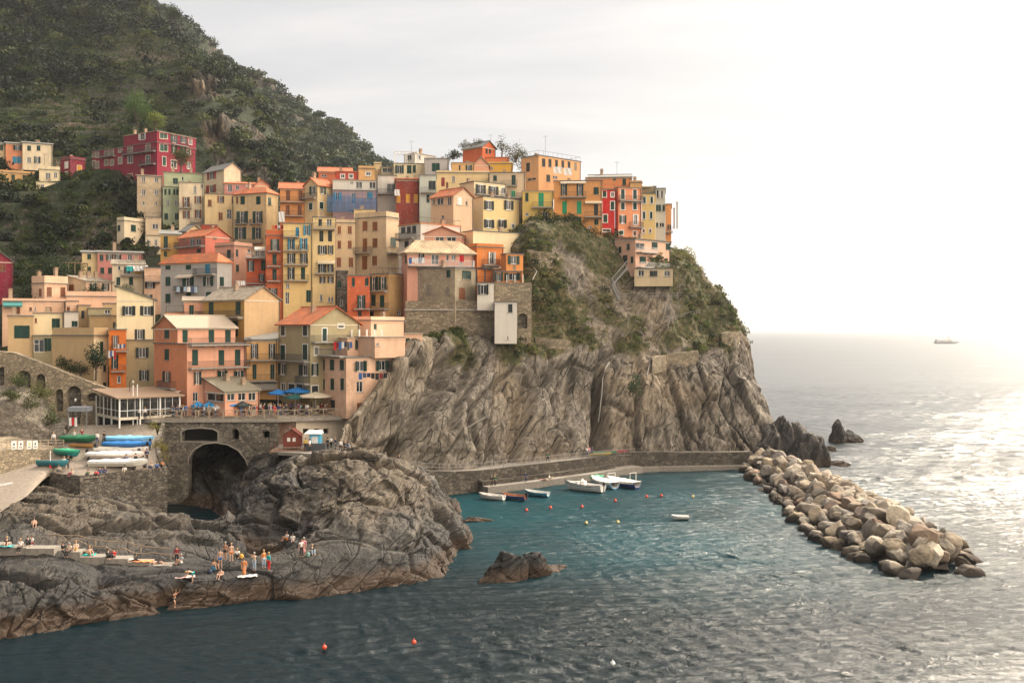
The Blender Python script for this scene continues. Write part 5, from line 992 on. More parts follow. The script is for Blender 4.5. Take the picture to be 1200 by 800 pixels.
h('E', 'tall pale yellow house near the end of the headland row', (0.72,0.50,0.20), (869,869,961), 385, 672, 199, roof='f', surround=2, rail=True, wins=['887,936;425;18x44;cG','885,932;528;16x46;cG','882,926;632;14x22;cB'], wear=.15)
h('E', 'olive roof room with a white awning above the pale yellow end house', OLV, (872,872,962), 338, 384, 203, roof='f', awn=[(872,945,316,1.2,(0.8,0.75,0.68))], depth=5)
h('E', 'grey white end house with stacked glazed verandas', (0.50,0.48,0.42), (962,962,1026), 350, 660, 201, roof='f', over=.5, wins=['975,1003;385;18x54;pK','967,990,1016;478;16x44;cG','1003;592;32x30;pK','972;592;12x30;cG'], wear=.25)
h('E', 'last orange house at the seaward end of the upper row', (0.64,0.27,0.09), (1027,1027,1067), 455, 660, 205, roof='f', wins=['1046,1062;605;10x34;cK'], balc=[(1030,1078,640,1.0)], wear=.3)
pk = h('R', 'pink house below the row with balcony, perched on the slope', (0.74,0.42,0.28), (359,465,645), 178, 332, 187.5, 44, roof='sy', rise=.6, rmat=GREYR, colR=(0.74,0.43,0.30), wins=['385;234;14x34;cG','428;218;14x34;cG','412;286;24x46;cK','448;286;12x34;cG','503;286;32x34;cG','565;214;30x34;cG','633;218;20x34;cG','565;290;30x30;cG','626;298;14x38;cG','490;214;46x34;pW'], balc=[(468,556,250,1.4,'white'),(468,645,330,1.2,'white')], wear=.2)
h('R', None, (0.62,0.48,0.30), (460,460,660), 335, 425, 186.2, on=pk, roof='f', wins=['495;356;30x30;pK','560;358;40x28;cK','630;358;30x28;pK'], depth=4, wear=.4)
# ------------------------------------------------------------------ walls, square, slipway, path, quay
class Pln:
    """a vertical plane through two ground points; maps a pixel to (s, z) on it"""
    def __init__(s, u0, Y0, u1, Y1):
        s.A = PU(u0, Y0, 0); s.B = PU(u1, Y1, 0); s.d = (s.B-s.A).normalized(); s.rz = math.atan2(s.d.y, s.d.x)
    def px(s, u, v):
        k = (u-600)/F; t = (k*s.A.y-s.A.x)/(s.d.x-k*s.d.y); Y = s.A.y+t*s.d.y; return (t, H-(v-384)/F*Y)
def curve_plate(name, outline, holes, thick, pl, mat, label=None, cat=None, y0=0.0, parent=None, bev=0.0):
    cu = bpy.data.curves.new(name, 'CURVE'); cu.dimensions = '2D'; cu.fill_mode = 'BOTH'; cu.extrude = thick/2; cu.bevel_depth = bev
    for pts in [outline]+holes:
        sp = cu.splines.new('POLY'); sp.points.add(len(pts)-1); sp.use_cyclic_u = True
        for p, c in zip(sp.points, pts): p.co = (c[0], c[1], 0, 1)
    t = bpy.data.objects.new('tmp', cu); COL.objects.link(t); dg = bpy.context.evaluated_depsgraph_get(); me = bpy.data.meshes.new_from_object(t.evaluated_get(dg)); bpy.data.objects.remove(t)
    me.transform(Matrix.Translation((0, thick/2+y0, 0))@Matrix.Rotation(math.pi/2, 4, 'X')); me.materials.clear(); me.materials.append(mat); me.name = name
    o = inst(name, me, parent, (pl.A.x, pl.A.y, 0), (0, 0, pl.rz))
    if label: tag(o, label, cat)
    return o
def arch(u0, u1, vt, vb, n=8, k=1.0):
    r = (u1-u0)/2; c = (u0+u1)/2; pts = [(u0, vb)]
    for i in range(n+1): a = math.pi*(1-i/n); pts.append((c+r*math.cos(a), vt+r*k*(1-math.sin(a))))
    return pts+[(u1, vb)]
M_ = lambda pl, pts: [pl.px(*p) for p in pts]
TRIM = flat('weathered_stone_trim', (0.23, 0.20, 0.165), .9, var=.25)
# bridge wall carrying the square
pl = Pln(193, 136.0, 326, 136.6)
arc = [(291,548),(287,538),(279,528),(267,521.5),(253,519),(239,520.5),(228,527),(222,536),(221,545)]
bw = curve_plate('bridge_wall', M_(pl, [(193,488.5),(326,488.5),(326,592),(292,592)]+arc+[(221,592),(193,592)]), [M_(pl, [(213,517),(213,506),(219,503),(234,501.8),(249,503),(255,506),(255,517)]), M_(pl, arch(272,280,502,515)), M_(pl, [(308,513),(308,505),(316,505),(316,513)])], 1.6, pl, RUBBLE_D, 'grey stone bridge wall with a big arch under the crowded square', 'bridge')
ring = M_(pl, arc); ro_ = M_(pl, [((u-256)*1.035+256, (v-560)*1.035+560) for u, v in arc])
for nm, pts in (('arch_ring', ring+ro_[::-1]),): curve_plate(nm, pts, [], .25, pl, TRIM, y0=-.08, parent=None).parent = None
ar = bpy.data.objects['arch_ring']; ar.parent = bw; ar.location = (0, 0, 0); ar.rotation_euler = (0, 0, 0)
fr = curve_plate('window_frame', M_(pl, [(211.5,518),(211.5,505),(218,501.5),(234,500),(250,501.5),(256.5,505),(256.5,518)]), [M_(pl, [(213,517),(213,506),(219,503),(234,501.8),(249,503),(255,506),(255,517)])], .2, pl, TRIM, y0=-.06); fr.parent = bw; fr.location = (0, 0, 0); fr.rotation_euler = (0, 0, 0)
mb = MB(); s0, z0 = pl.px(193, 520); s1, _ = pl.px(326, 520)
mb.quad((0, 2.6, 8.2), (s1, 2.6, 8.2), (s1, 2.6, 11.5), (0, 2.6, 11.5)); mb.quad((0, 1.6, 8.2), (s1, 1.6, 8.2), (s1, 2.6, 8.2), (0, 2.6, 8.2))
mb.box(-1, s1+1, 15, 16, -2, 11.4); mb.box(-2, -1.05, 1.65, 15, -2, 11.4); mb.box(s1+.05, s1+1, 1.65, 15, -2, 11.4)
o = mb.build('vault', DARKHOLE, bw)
# paved square
def poly_slab(name, pts, z, th, mat, kind='structure', parent=None):
    mb = MB(); n = len(pts); t = [(p[0], p[1], z) for p in pts]; bt = [(p[0], p[1], z-th) for p in pts]
    mb.add(t+bt, [tuple(range(n)), tuple(range(2*n-1, n-1, -1))]+[(i, i+n, (i+1) % n+n, (i+1) % n) for i in range(n)]); o = mb.build(name, mat, parent); 
    if kind: tag(o, kind=kind)
    return o
PAVE = masonry('paving', (0.34, 0.30, 0.25), (0.28, 0.25, 0.21), (0.22, 0.19, 0.16), 0.9, 0.02)
SQ = [PU(178,134.5,11.6), PU(185,135.5,11.6)]+[PU(193,135.7,0), PU(326,136.3,0), PU(345,137,0), PU(408,140,0), PU(430,152,0), PU(300,158,0), PU(120,160,0), PU(128,140,0)]
poly_slab('square', [(p.x, p.y) for p in SQ], 11.6, 0.5, PAVE)
# cream lower storey beside the kiosk
pl2 = Pln(347, 137.6, 410, 141.5)
lw = curve_plate('lower_storey', M_(pl2, [(347,489.3),(408,488),(408,540),(347,540)]), [M_(pl2, [(355,508),(355,502),(362,502),(362,508)]), M_(pl2, [(368,508),(368,502),(374,502),(374,508)]), M_(pl2, [(379,508),(379,502),(385,502),(385,508)])], .5, pl2, plaster((0.60,0.50,0.38), .5), 'cream lower storey with three small square windows behind the ticket booth', 'building')
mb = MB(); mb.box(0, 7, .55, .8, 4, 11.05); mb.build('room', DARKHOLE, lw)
pl3 = Pln(326, 137.2, 348, 137.8)
curve_plate('rusty_wall', M_(pl3, [(326,489.5),(348,489.5),(348,560),(326,560)]), [], .6, pl3, plaster((0.17,0.10,0.07), .9), 'dark rusty brown wall between the bridge and the cream lower storey', 'wall')
# kiosk terrace
K = [(325,128.5),(366,126.5),(397,127.5),(412,131),(414,139.5),(326,137.5)]
poly_slab('lower_terrace', [(PU(u, Y, 0).x, Y) for u, Y in K], 8.0, .4, CONC)
mb = MB()
for (ua, Ya), (ub, Yb) in zip(K[1:4], K[2:5]):
    a, b = PU(ua, Ya+.15, 0), PU(ub, Yb+.15, 0); mb.quad((a.x, a.y, 1), (b.x, b.y, 1), (b.x, b.y, 7.6), (a.x, a.y, 7.6))
a = PU(366, 126.65, 0); b = PU(360, 136, 0); mb.quad((b.x, b.y, 1), (a.x, a.y, 1), (a.x, a.y, 7.6), (b.x, b.y, 7.6))
tag(mb.build('terrace_wall', RUBBLE_D), 'grey masonry wall holding up the ticket booth terrace', 'wall')
# slipway and boat terrace
sl_rows = [
 [tuple(PZ(*p)) for p in [(-60,655,3.0),(0,600,5.0),(30,582,5.6),(58,557,6.2),(94,561,6.2),(140,556,6.2),(196,551,6.3)]],
 [tuple(P(*p)) for p in [(-60,602,102),(0,570,113),(40,552,119),(70,542,122.5),(102,540,124),(140,537,125),(188,534,126.5)]],
 [tuple(P(*p)) for p in [(-60,562,117),(0,557,118.5),(50,544,122),(80,528,126.5),(110,521,128),(145,517,129),(186,517,129.5)]],
 [tuple(P(*p)) for p in [(-60,557,119),(0,553,120.5),(55,538,125),(88,510,130.5),(118,505,132),(145,503,132.5),(182,502,133)]],
 [tuple(P(*p)) for p in [(-60,553,121),(0,549,122),(58,532,127),(86,500,134),(118,498,134.5),(150,496,135),(178,495,136)]]]
G = net(np.array([[list(p) for p in r] for r in sl_rows]), 40, 60)
SLIP = flat('slipway_concrete', (0.19, 0.155, 0.12), .9, var=.3)
o = np_mesh('slipway', G.reshape(-1, 3), grid_faces(40, 60), SLIP, smooth=True); tag(o, kind='structure'); BV['slip'] = bvh_of(o)
def wall_below(name, pts, zb, mat, label, cap=True, th=.45, up=0.35):
    mb = MB(); n = len(pts); 
    for (a, b) in zip(pts[:-1], pts[1:]):
        a = Vector(a); b = Vector(b); d = Vector((b.x-a.x, b.y-a.y, 0)).normalized(); nn = Vector((-d.y, d.x, 0))*th
        A0, B0, A1, B1 = a.copy(), b.copy(), a+nn, b+nn
        for q in (A0, B0, A1, B1): q.z += up
        lo = [Vector((p.x, p.y, zb)) for p in (A0, B0, B1, A1)]
        mb.add(lo+[A0, B0, B1, A1], [(0,3,2,1),(4,5,6,7),(0,1,5,4),(1,2,6,5),(2,3,7,6),(3,0,4,7)])
    return tag(mb.build(name, mat), label, 'wall')
fe = [PZ(*p) for p in [(58,557,6.2),(94,561,6.2),(140,556,6.2),(196,551,6.3)]]
wall_below('terrace_wall', fe, -1.5, RUBBLE_D, 'tall grey rubble wall below the terrace with the beached boats')
wall_below('terrace_wall', [PZ(196,551,6.3)+Vector((0,.01,0)), P(188.5,534,126.5), P(187,517,129.5), PU(193.5,135.6,11.0)], -1.5, RUBBLE_D, 'side wall of the boat terrace running back to the bridge', up=.2)
# promenade wall with railing, left edge
pa, pb_ = PU(-45, 115, 7), PU(74, 127.5, 8); mb = MB()
d = (pb_-pa); d.z = 0; d.normalize(); nn = Vector((-d.y, d.x, 0))
A = [pa.copy(), pb_.copy()]; zt = [9.7, 8.5]
mb.add([(pa.x,pa.y,4),(pb_.x,pb_.y,5),(pb_.x,pb_.y,zt[1]),(pa.x,pa.y,zt[0])]+[(pa.x+nn.x*14,pa.y+nn.y*14,zt[0]),(pb_.x+nn.x*10,pb_.y+nn.y*10,zt[1]+1.2)]+[(pb_.x+nn.x*10,pb_.y+nn.y*10,5)], [(0,1,2,3),(3,2,5,4),(1,6,5,2)])
tag(mb.build('promenade_wall', RUBBLE), 'tan rubble promenade wall at the left edge above the slipway', 'wall')
rb = MB(); FENCE = flat('fence_wood', (0.34, 0.26, 0.18), .8, var=.2); pts = [Vector((pa.x, pa.y+.15, zt[0])), Vector((pb_.x, pb_.y+.15, zt[1]))]; n = 12
for i in range(n+1): c = pts[0].lerp(pts[1], i/n); rb.bar(c, c+Vector((0,0,1.15)), .07)
for hh in (.4, .8, 1.15): rb.bar(pts[0]+Vector((0,0,hh)), pts[1]+Vector((0,0,hh)), .05)
tag(rb.build('promenade_railing', FENCE), 'pale metal railing with posters on the left promenade wall', 'railing')
POST = flat('poster_paper', (0.62, 0.60, 0.55), .8, var=.03)
for i, (u, lab, c2) in enumerate([(16,'leftmost white poster board on the promenade railing',(0.05,0.05,0.05)),(24,'second white poster board on the promenade railing',(0.06,0.05,0.05)),(34,'third poster board with a yellow field on the promenade railing',(0.5,0.33,0.03)),(41,'rightmost poster board on the promenade railing',(0.05,0.05,0.05))]):
    t = ((u-600)/F*pa.y-pa.x)/(d.x-(u-600)/F*d.y); c = pa+d*t; zz_ = zt[0]+(zt[1]-zt[0])*t/((pb_-pa).length)
    e = empty('poster', (c.x-nn.x*.02, c.y+.02-nn.y*.05, zz_+.12), math.atan2(d.y, d.x), lab, 'poster', 'posters on the railing')
    m1 = MB(); m1.box(-.34, .34, -.03, 0, 0, 1.0); m1.build('board', POST, e); m2 = MB(); m2.lathe([(0.14,0),(0.14,.012)], 12); mm = m2.build('symbol', flat('ink', c2, .7), e, (0, -.032, .62), (math.pi/2, 0, 0)); m3 = MB(); m3.box(-.2,.2,-.045,-.032,.15,.22); m3.box(-.2,.2,-.045,-.032,.28,.33); m3.build('lettering', flat('ink', (0.05,0.05,0.05), .7), e)
# rubble wall with blind arches and the bastion in front of it
pl4 = Pln(-40, 141, 130, 144)
ol = [(-40,408),(16,413),(40,422),(75,436),(128,456),(128,505),(-40,530)]
hs = [M_(pl4, arch(20,36,434,456)), M_(pl4, arch(42,53,438,458)), M_(pl4, arch(65,74,456,482)), M_(pl4, arch(79,95,452,490)), M_(pl4, arch(102,116,460,470,k=.7)), M_(pl4, [(-8,468),(-8,430),(5,430),(5,468)])]
aw_ = curve_plate('arched_wall', M_(pl4, ol), hs, 1.6, pl4, RUBBLE, 'sunlit rubble wall with blind arches sloping down behind the restaurant', 'wall')
mb = MB(); mb.quad((0,1.0,5),(22,1.0,5),(22,1.0,14),(0,1.0,21)); mb.build('recess', RUBBLE_D, aw_)
bg = np.array([[list(P(u, v, Y)) for u, v, Y in r] for r in [
 [(-60,540,130),(0,536,131),(30,533,132),(50,530,133),(66,530,134),(80,528,136)],
 [(-60,505,131),(0,503,132),(30,503,133),(48,505,134),(64,510,135),(78,515,137)],
 [(-60,474,132),(0,472,133),(26,473,134),(42,482,136),(58,494,137.5),(74,503,139)],
 [(-60,462,138),(0,462,138.5),(28,464,139),(46,474,139.5),(62,488,140),(78,498,141)],
 [(-60,440,141),(0,452,141.2),(30,456,141.4),(46,464,141.6),(62,480,142),(80,492,142.5)]]])
G = net(bg, 90, 110); n = grid_normals(G); n = -n if n[30, 30, 1] > 0 else n; G = G+n*(0.5*fbm(G*0.3, 4)+0.2*ridged(G*0.8, 3))[..., None]
BAST = masonry('old_bastion', (0.16, 0.14, 0.115), (0.26, 0.22, 0.17), (0.12, 0.10, 0.08), 1.8)
bo = tag(np_mesh('bastion', G.reshape(-1, 3), grid_faces(90, 110), BAST), 'overgrown rubble bastion at the left above the promenade', 'wall'); BV['bast'] = bvh_of(bo)
# big retaining walls on the cliff
pl5 = Pln(474, 163.3, 582, 164.2)
rw = curve_plate('retaining_wall', M_(pl5, [(475,352.5),(580,352.5),(580,404),(560,406),(540,404),(510,402),(475,408)]), [], 2.5, pl5, RUBBLE, 'tall tan rubble retaining wall under the drab grey beige house', 'wall')
mb = MB(); s1, z1 = pl5.px(474, 363); s2, z2 = pl5.px(579, 363); mb.box(s1, s2, -.18, -.004, z1-.1, z1+.12); mb.build('string_course', STONE, rw)
pl6 = Pln(578, 166.5, 624, 167)
rw2 = curve_plate('retaining_wall', M_(pl6, [(578,331),(623,331),(623,404),(578,404)]), [M_(pl6, arch(607,618,367,385))], 3, pl6, RUBBLE, 'mossy rubble retaining wall right of the two white tower houses', 'wall')
mb = MB(); mb.box(3, 6.4, .8, .9, 20, 28); mb.build('niche', RUBBLE_D, rw2)
# cliff path and quay
PT = [(392,8,128.6),(412,7.2,130.5),(430,6.2,133),(450,5.3,135.5),(470,4.6,138),(500,3.7,141),(530,3.2,143.7),(560,3.0,146.2),(590,3.0,149),(620,3.0,152),(655,3.0,156),(690,2.9,160.5),(715,2.7,164.5),(740,2.5,167.5),(770,2.4,168.8),(800,2.3,169.2),(840,2.2,170),(878,2.2,170.5)]
edge = [PU(u, Y, z) for u, z, Y in PT]
def strip(name, pts, off0, off1, dz, mat, zb=None, kind='structure', label=None, cat=None):
    """ribbon from off0 to off1 metres towards the cliff, with a wall down to zb on the sea side"""
    mb = MB(); L0, L1 = [], []
    for i, p in enumerate(pts):
        d = (pts[min(i+1, len(pts)-1)]-pts[max(i-1, 0)]); d.z = 0; d.normalize(); nn = Vector((-d.y, d.x, 0)); L0.append(p+nn*off0+Vector((0,0,dz))); L1.append(p+nn*off1+Vector((0,0,dz)))
    for i in range(len(pts)-1):
        mb.quad(L0[i], L0[i+1], L1[i+1], L1[i])
        if zb is not None:
            a, b = L0[i], L0[i+1]; mb.quad((a.x, a.y, zb), (b.x, b.y, zb), b, a)
    for q, r_ in ((L0[0], L1[0]), (L1[-1], L0[-1])):
        if zb is not None: mb.quad((r_.x, r_.y, zb), (q.x, q.y, zb), q, r_)
    o = mb.build(name, mat)
    if label: tag(o, label, cat)
    elif kind: tag(o, kind=kind)
    return o, L0
QW = masonry('quay_wall_stone', (0.07, 0.06, 0.050), (0.17, 0.145, 0.115), (0.06, 0.05, 0.04), 1.2, 0.10)
o, _ = strip('cliff_path', edge, 0.32, 7.0, 0, CONC); BV['path'] = bvh_of(o)
strip('quay_wall', edge, 0.0, 0.35, 0.06, QW, -1.5, label='long stone quay wall curving under the cliff', cat='wall')
lowedge = [Vector((p.x, p.y, 0)) for p in edge[7:14]]
o, lq = strip('lower_quay', lowedge, -2.6, 0.2, 0.95, CONC, -1.5); BV['quay'] = bvh_of(o)
strip('quay_step', [Vector((p.x, p.y, 0)) for p in edge[7:13]], -1.1, 0.15, 1.6, QW, -1.0)
strip('quay_ledge', [Vector((p.x, p.y, 0)) for p in edge[13:]], -1.3, 0.1, 0.6, CONC, -1.5)
rb = MB(); E2 = [p+Vector((0, .12, .06)) for p in edge[:14]]
for a, b in zip(E2[:-1], E2[1:]):
    n = max(1, int((b-a).length/1.6))
    for i in range(n): c = a.lerp(b, i/n); rb.bar(c, c+Vector((0,0,1.05)), .06)
    for hh in (.55, 1.05): rb.bar(a+Vector((0,0,hh)), b+Vector((0,0,hh)), .05)
tag(rb.build('path_railing', STEEL), 'steel railing following the path under the cliff', 'railing')
cap, _ = strip('wall_cap', [Vector((p.x, p.y, p.z)) for p in edge[13:]], -.05, .6, .62, CONC, None, kind=None); 
mb = MB(); 
for a, b in zip(edge[13:-1], edge[14:]):
    mb.quad((a.x, a.y, a.z), (b.x, b.y, b.z), (b.x, b.y, b.z+.60), (a.x, a.y, a.z+.60))
pw = tag(mb.build('quay_parapet', QW), 'solid stone parapet of the quay below the right part of the cliff', 'wall'); cap.parent = pw
# timber fence of the square with crossed rails
FENCE = flat('fence_wood', (0.34, 0.26, 0.18), .8, var=.2)
def cross_fence(pts, label, hgt=1.1, step=1.9):
    e = empty('timber_fence', pts[0], 0, label, 'fence'); o0 = Vector(pts[0]); posts = []
    for a, b in zip(pts[:-1], pts[1:]):
        a = Vector(a); b = Vector(b); n = max(1, round((b-a).length/step))
        for i in range(n+1):
            if i == 0 and posts: continue
            posts.append(a.lerp(b, i/n))
    pm = MB(); pm.box(-.06, .06, -.06, .06, 0, hgt+.1); po = None
    for p in posts:
        q = pm.build('post', WHITE if False else FENCE, e) if po is None else inst('post', po.data, e); po = po or q; q.location = p-o0
    rb = MB()
    for a, b in zip(posts[:-1], posts[1:]):
        a = a-o0; b = b-o0; z = Vector((0,0,1)); rb.bar(a+z*hgt, b+z*hgt, .08); rb.bar(a+z*.12, b+z*.12, .06); rb.bar(a+z*.15, b+z*(hgt-.05), .05); rb.bar(a+z*(hgt-.05), b+z*.15, .05)
    rb.build('rail', FENCE, e)
up = Vector((0, .15, 0))
cross_fence([PU(176,135,11.6), PU(190,135.8,11.6), PU(213,136.1,11.6), PU(326,136.6,11.6), PU(345,137.2,11.6), PU(396,139.6,11.6)], 'timber fence with crossed rails along the edge of the square')
# restaurant pavilion on posts
def pavilion():
    Y = 133; ph = R(40); X1 = (140-600)/F*Y; e = empty('glass_pavilion', (X1, Y, 10.4), ph, 'glazed restaurant pavilion on posts beside the slipway', 'restaurant'); a, b = 8.2, 9.5; z0, z1 = 1.6, 4.1
    m = MB(); m.box(-.1, a+.1, -.1, b+.1, z0-.35, z0); m.build('floor_slab', CREAM, e)
    m = MB(); m.add([(-.5,-.5,z1),(a+.5,-.5,z1),(a+.5,b+.5,z1+.7),(-.5,b+.5,z1+.7),(-.5,-.5,z1+.2),(a+.5,-.5,z1+.2),(a+.5,b+.5,z1+.9),(-.5,b+.5,z1+.9)], [(0,3,2,1),(4,5,6,7),(0,1,5,4),(1,2,6,5),(2,3,7,6),(3,0,4,7)]); m.build('roof', flat('brown_deck_roof', (0.30,0.20,0.13), .85), e)
    pm = MB(); pm.box(-.09, .09, -.09, .09, -.8, z1)
    po = None
    for x, y in [(0,0),(a/3,0),(2*a/3,0),(a,0),(0,b/3),(0,2*b/3),(0,b),(a,b)]:
        q = pm.build('post', WHITE, e, (x, y, 0)) if po is None else inst('post', po.data, e, (x, y, 0)); po = po or q
    g = glass_clear
    m = MB(); m.box(.1, a-.1, -.02, .02, z0+.02, z1-.02); m.build('front_glass', g, e); m = MB(); m.box(-.02, .02, .1, b-.1, z0+.02, z1-.02); m.build('side_glass', g, e)
    m = MB()
    for i in range(1, 8): m.box(a*i/8-.03, a*i/8+.03, -.05, -.022, z0, z1)
    for i in range(1, 6): m.box(-.05, -.022, b*i/6-.03, b*i/6+.03, z0, z1)
    m.box(0, a, -.06, -.02, z0+.85, z0+.92); m.box(-.06, -.02, 0, b, z0+.85, z0+.92); m.build('mullion_frame', WHITE, e)
    m = MB(); m.box(a*.15, a, b*.5, b, 1.62, 3.9); m.box(.6, a-.5, 1.0, 1.6, z0, z0+.75); m.box(.6, 1.2, 2.6, b-1, z0, z0+.75); m.build('counter', flat('bar_interior', (0.20,0.17,0.14), .8), e)
    m = MB(); m.box(.4, a, 1.8, b, -1.2, z0-.36); m.build('undercroft', DARKHOLE, e)
glass_clear = bpy.data.materials.new('clear_glass'); glass_clear.use_nodes = True
_b = glass_clear.node_tree.nodes['Principled BSDF']; _b.inputs['Base Color'].default_value = (.02,.022,.022,1); _b.inputs['Roughness'].default_value = .05; _b.inputs['Alpha'].default_value = .45
pavilion()
def canopy(u, Y, z, w, d, rz, label, c=(0.62,0.52,0.44)):
    p = PU(u, Y, z); e = empty('canopy', (p.x, p.y, z), rz, label, 'canopy'); m = MB()
    m.add([(-w,-d,2.3),(w,-d,2.3),(w,d,2.3),(-w,d,2.3),(-w*.4,0,3.2),(w*.4,0,3.2),(-w,-d,2.05),(w,-d,2.05),(w,d,2.05),(-w,d,2.05)], [(0,1,5,4),(1,2,5),(2,3,4,5),(3,0,4),(0,6,7,1),(1,7,8,2),(2,8,9,3),(3,9,6,0)]); m.build('cloth', flat('canvas', c, .8), e)
    for x, y in ((-w,-d),(w,-d),(w,d),(-w,d)): t = MB(); t.bar((x*.97,y*.97,0),(x*.97,y*.97,2.3),.06); t.build('pole', STEEL, e)
canopy(150, 142, 11.6, 2.6, 1.6, .1, 'long pale canopy just behind the pavilion roof')
canopy(165, 139, 11.6, 2.4, 1.7, .2, 'cream white canopy in front of the orange house')
canopy(182, 140, 11.6, 1.9, 1.5, .4, 'pale canopy with a hanging flap beside the orange house', (0.66,0.58,0.50))
o = MB(); o.box(-1.3, 1.3, -.9, .9, 2.3, 2.9); o.bar((-1.2,-.8,0),(-1.2,-.8,2.3),.08); o.bar((1.2,-.8,0),(1.2,-.8,2.3),.08)
p = PU(94, 134, 10.5); tag(o.build('entrance_canopy', flat('blue_grey', (0.19,0.20,0.22), .6), None, p), 'blue grey box canopy at the left end of the pavilion', 'canopy')
# steps of concrete where bathers sit, with rope rail
STEPS = [(-30,645,60),(33,641,26),(66,645,22),(80,652,9),(96,653,26),(126,653,22),(152,658,20),(177,661,22),(188,664,22)]
st = []
def seat_steps():
    spec = [(-25,8,637),(8,33,640),(33,66,641),(82,96,645),(96,125,651),(126,152,653),(152,177,657),(177,201,661)]
    for i, (ua, ub, v) in enumerate(spec):
        Yc = 92.3-0.1*i; z = H-(v-384)*Yc/F; a, b = PU(ua, Yc, z), PU(ub-.3, Yc-.1, z); m = MB(); w = b.x-a.x
        m.box(0, w, -.5, .9, -1.6, 0); labs = ['leftmost concrete bathing step at the photo edge', 'second concrete bathing step from the left edge', 'long pale concrete step below three seated bathers', 'narrow concrete block between seated people', 'concrete step with a turquoise towel', 'concrete step in front of a red shirted person', 'concrete step with an orange towel', 'last concrete step at the right end of the rope rail']
        o = m.build('concrete_step', CONC, None, a); tag(o, labs[i], 'step', 'concrete bathing steps'); BV['step%d' % i] = bvh_of_world(o)
def bvh_of_world(o):
    me = o.data; M4 = Matrix.Translation(o.location)@Matrix.Rotation(o.rotation_euler.z, 4, 'Z'); return BVHTree.FromPolygons([M4@v.co for v in me.vertices], [tuple(p.vertices) for p in me.polygons])
seat_steps()
def rope_rail(uv, z_at, label, top=1.0):
    m = MB(); P_ = []
    for (u, v, Y) in uv: P_.append(P(u, v, Y))
    for a, b in zip(P_[:-1], P_[1:]):
        m.tube([a, a.lerp(b, .5)-Vector((0,0,.06)), b], .05, 5)
    for i, p in enumerate(P_):
        if i % 2 == 0: m.bar(p-Vector((0,0,1.05)), p+Vector((0,0,.05)), .06)
    tag(m.build('rope_rail', flat('weathered_rope', (0.30,0.22,0.15), .9)), label, 'railing')
rope_rail([(0,622,97),(32,625,97),(64,626,97),(92,627,96.5),(112,632,96),(150,635,95.5),(165,639,95),(200,642,94.5)], 0, 'upper rope handrail behind the bathing steps')
rope_rail([(68,633,95.2),(92,633,95),(108,639,94.5),(124,640,94.3),(132,645,94),(146,642,93.9),(160,648,93.5),(178,647,93.4),(200,649,93)], 0, 'lower wavy rope handrail above the bathers')
# rails, fences and pipes on the headland slope
def on_head(uv, dz=0): 
    out = []
    for u, v in uv:
        q = hit(u, v, ['head'])
        if q is not None: out.append(Vector(q)+Vector((0,-.1,dz)))
    return out
def slope_rail(name, uv, mat, label, cat, hgt=1.0, r=.05):
    P_ = on_head(uv); m = MB()
    for a, b in zip(P_[:-1], P_[1:]):
        for hh in (hgt*.5, hgt): m.bar(a+Vector((0,0,hh)), b+Vector((0,0,hh)), r)
        n = max(1, int((b-a).length/1.8))
        for i in range(n+1): c = a.lerp(b, i/n); m.bar(c-Vector((0,0,.3)), c+Vector((0,0,hgt)), r*1.3)
    tag(m.build(name, mat), label, cat)
slope_rail('garden_fence', [(726,351),(740,350),(760,350),(780,350),(800,349),(816,350)], STEEL, 'wire garden fence on the slope below the pink house', 'fence')
slope_rail('path_fence', [(783,384),(785,378),(795,374),(808,371),(820,368)], STONE, 'white handrail of the zigzag path on the right slope', 'fence', .8)
slope_rail('terrace_fence', [(622,386),(640,384),(655,382),(668,381)], WOOD, 'rustic wooden fence on the terrace right of the white tower', 'fence', 1.0)
def pipe_on(uv, r, mat, label):
    P_ = on_head(uv); m = MB(); m.tube([p+Vector((0,-.25,0)) for p in P_], r, 6); tag(m.build('drain_pipe', mat), label, 'pipe')
pipe_on([(714,424),(709,432),(706,444),(705,460),(703,478),(701,494)], .10, STONE, 'pale drain pipe running down the dark cleft of the cliff')
pipe_on([(762,421),(760,430),(758,439)], .08, STONE, 'short pale pipe under the scrub of the cliff brink')
pipe_on([(623,310),(629,318),(624,328)], .12, STONE, 'kinked pale pipe on the rock right of the orange cube')
m = MB(); q = hit(553, 498, ['head']); m.bar(q+Vector((-2.0,-.6,-1.1)), q+Vector((1.9,-.6,1.2)), .16); tag(m.build('fallen_beam', STONE), 'pale beam lying diagonally on the cliff face', 'beam')
# stairs beside the pink house
a, b = P(735, 312, 185.5), P(717, 333, 182.5); c_ = P(725, 350, 181); m = MB()
for p, q in ((a, b), (b, c_)):
    for i in range(14): t = p.lerp(q, i/14); m.box(t.x-.25, t.x+.25, t.y-.5, t.y+.5, t.z-.30, t.z-.22)
    for s in (-.5, .5): m.bar(p+Vector((0,s,1)), q+Vector((0,s,1)), .06); m.bar(p+Vector((0,s,-.25)), q+Vector((0,s,-.25)), .12)
    for i in range(9): t = p.lerp(q, i/8); m.bar(t+Vector((0,-.5,-.2)), t+Vector((0,-.5,1)), .045)
tag(m.build('outdoor_stairs', STEEL), 'grey steel stairs zigzagging down from the pink house', 'stairs')
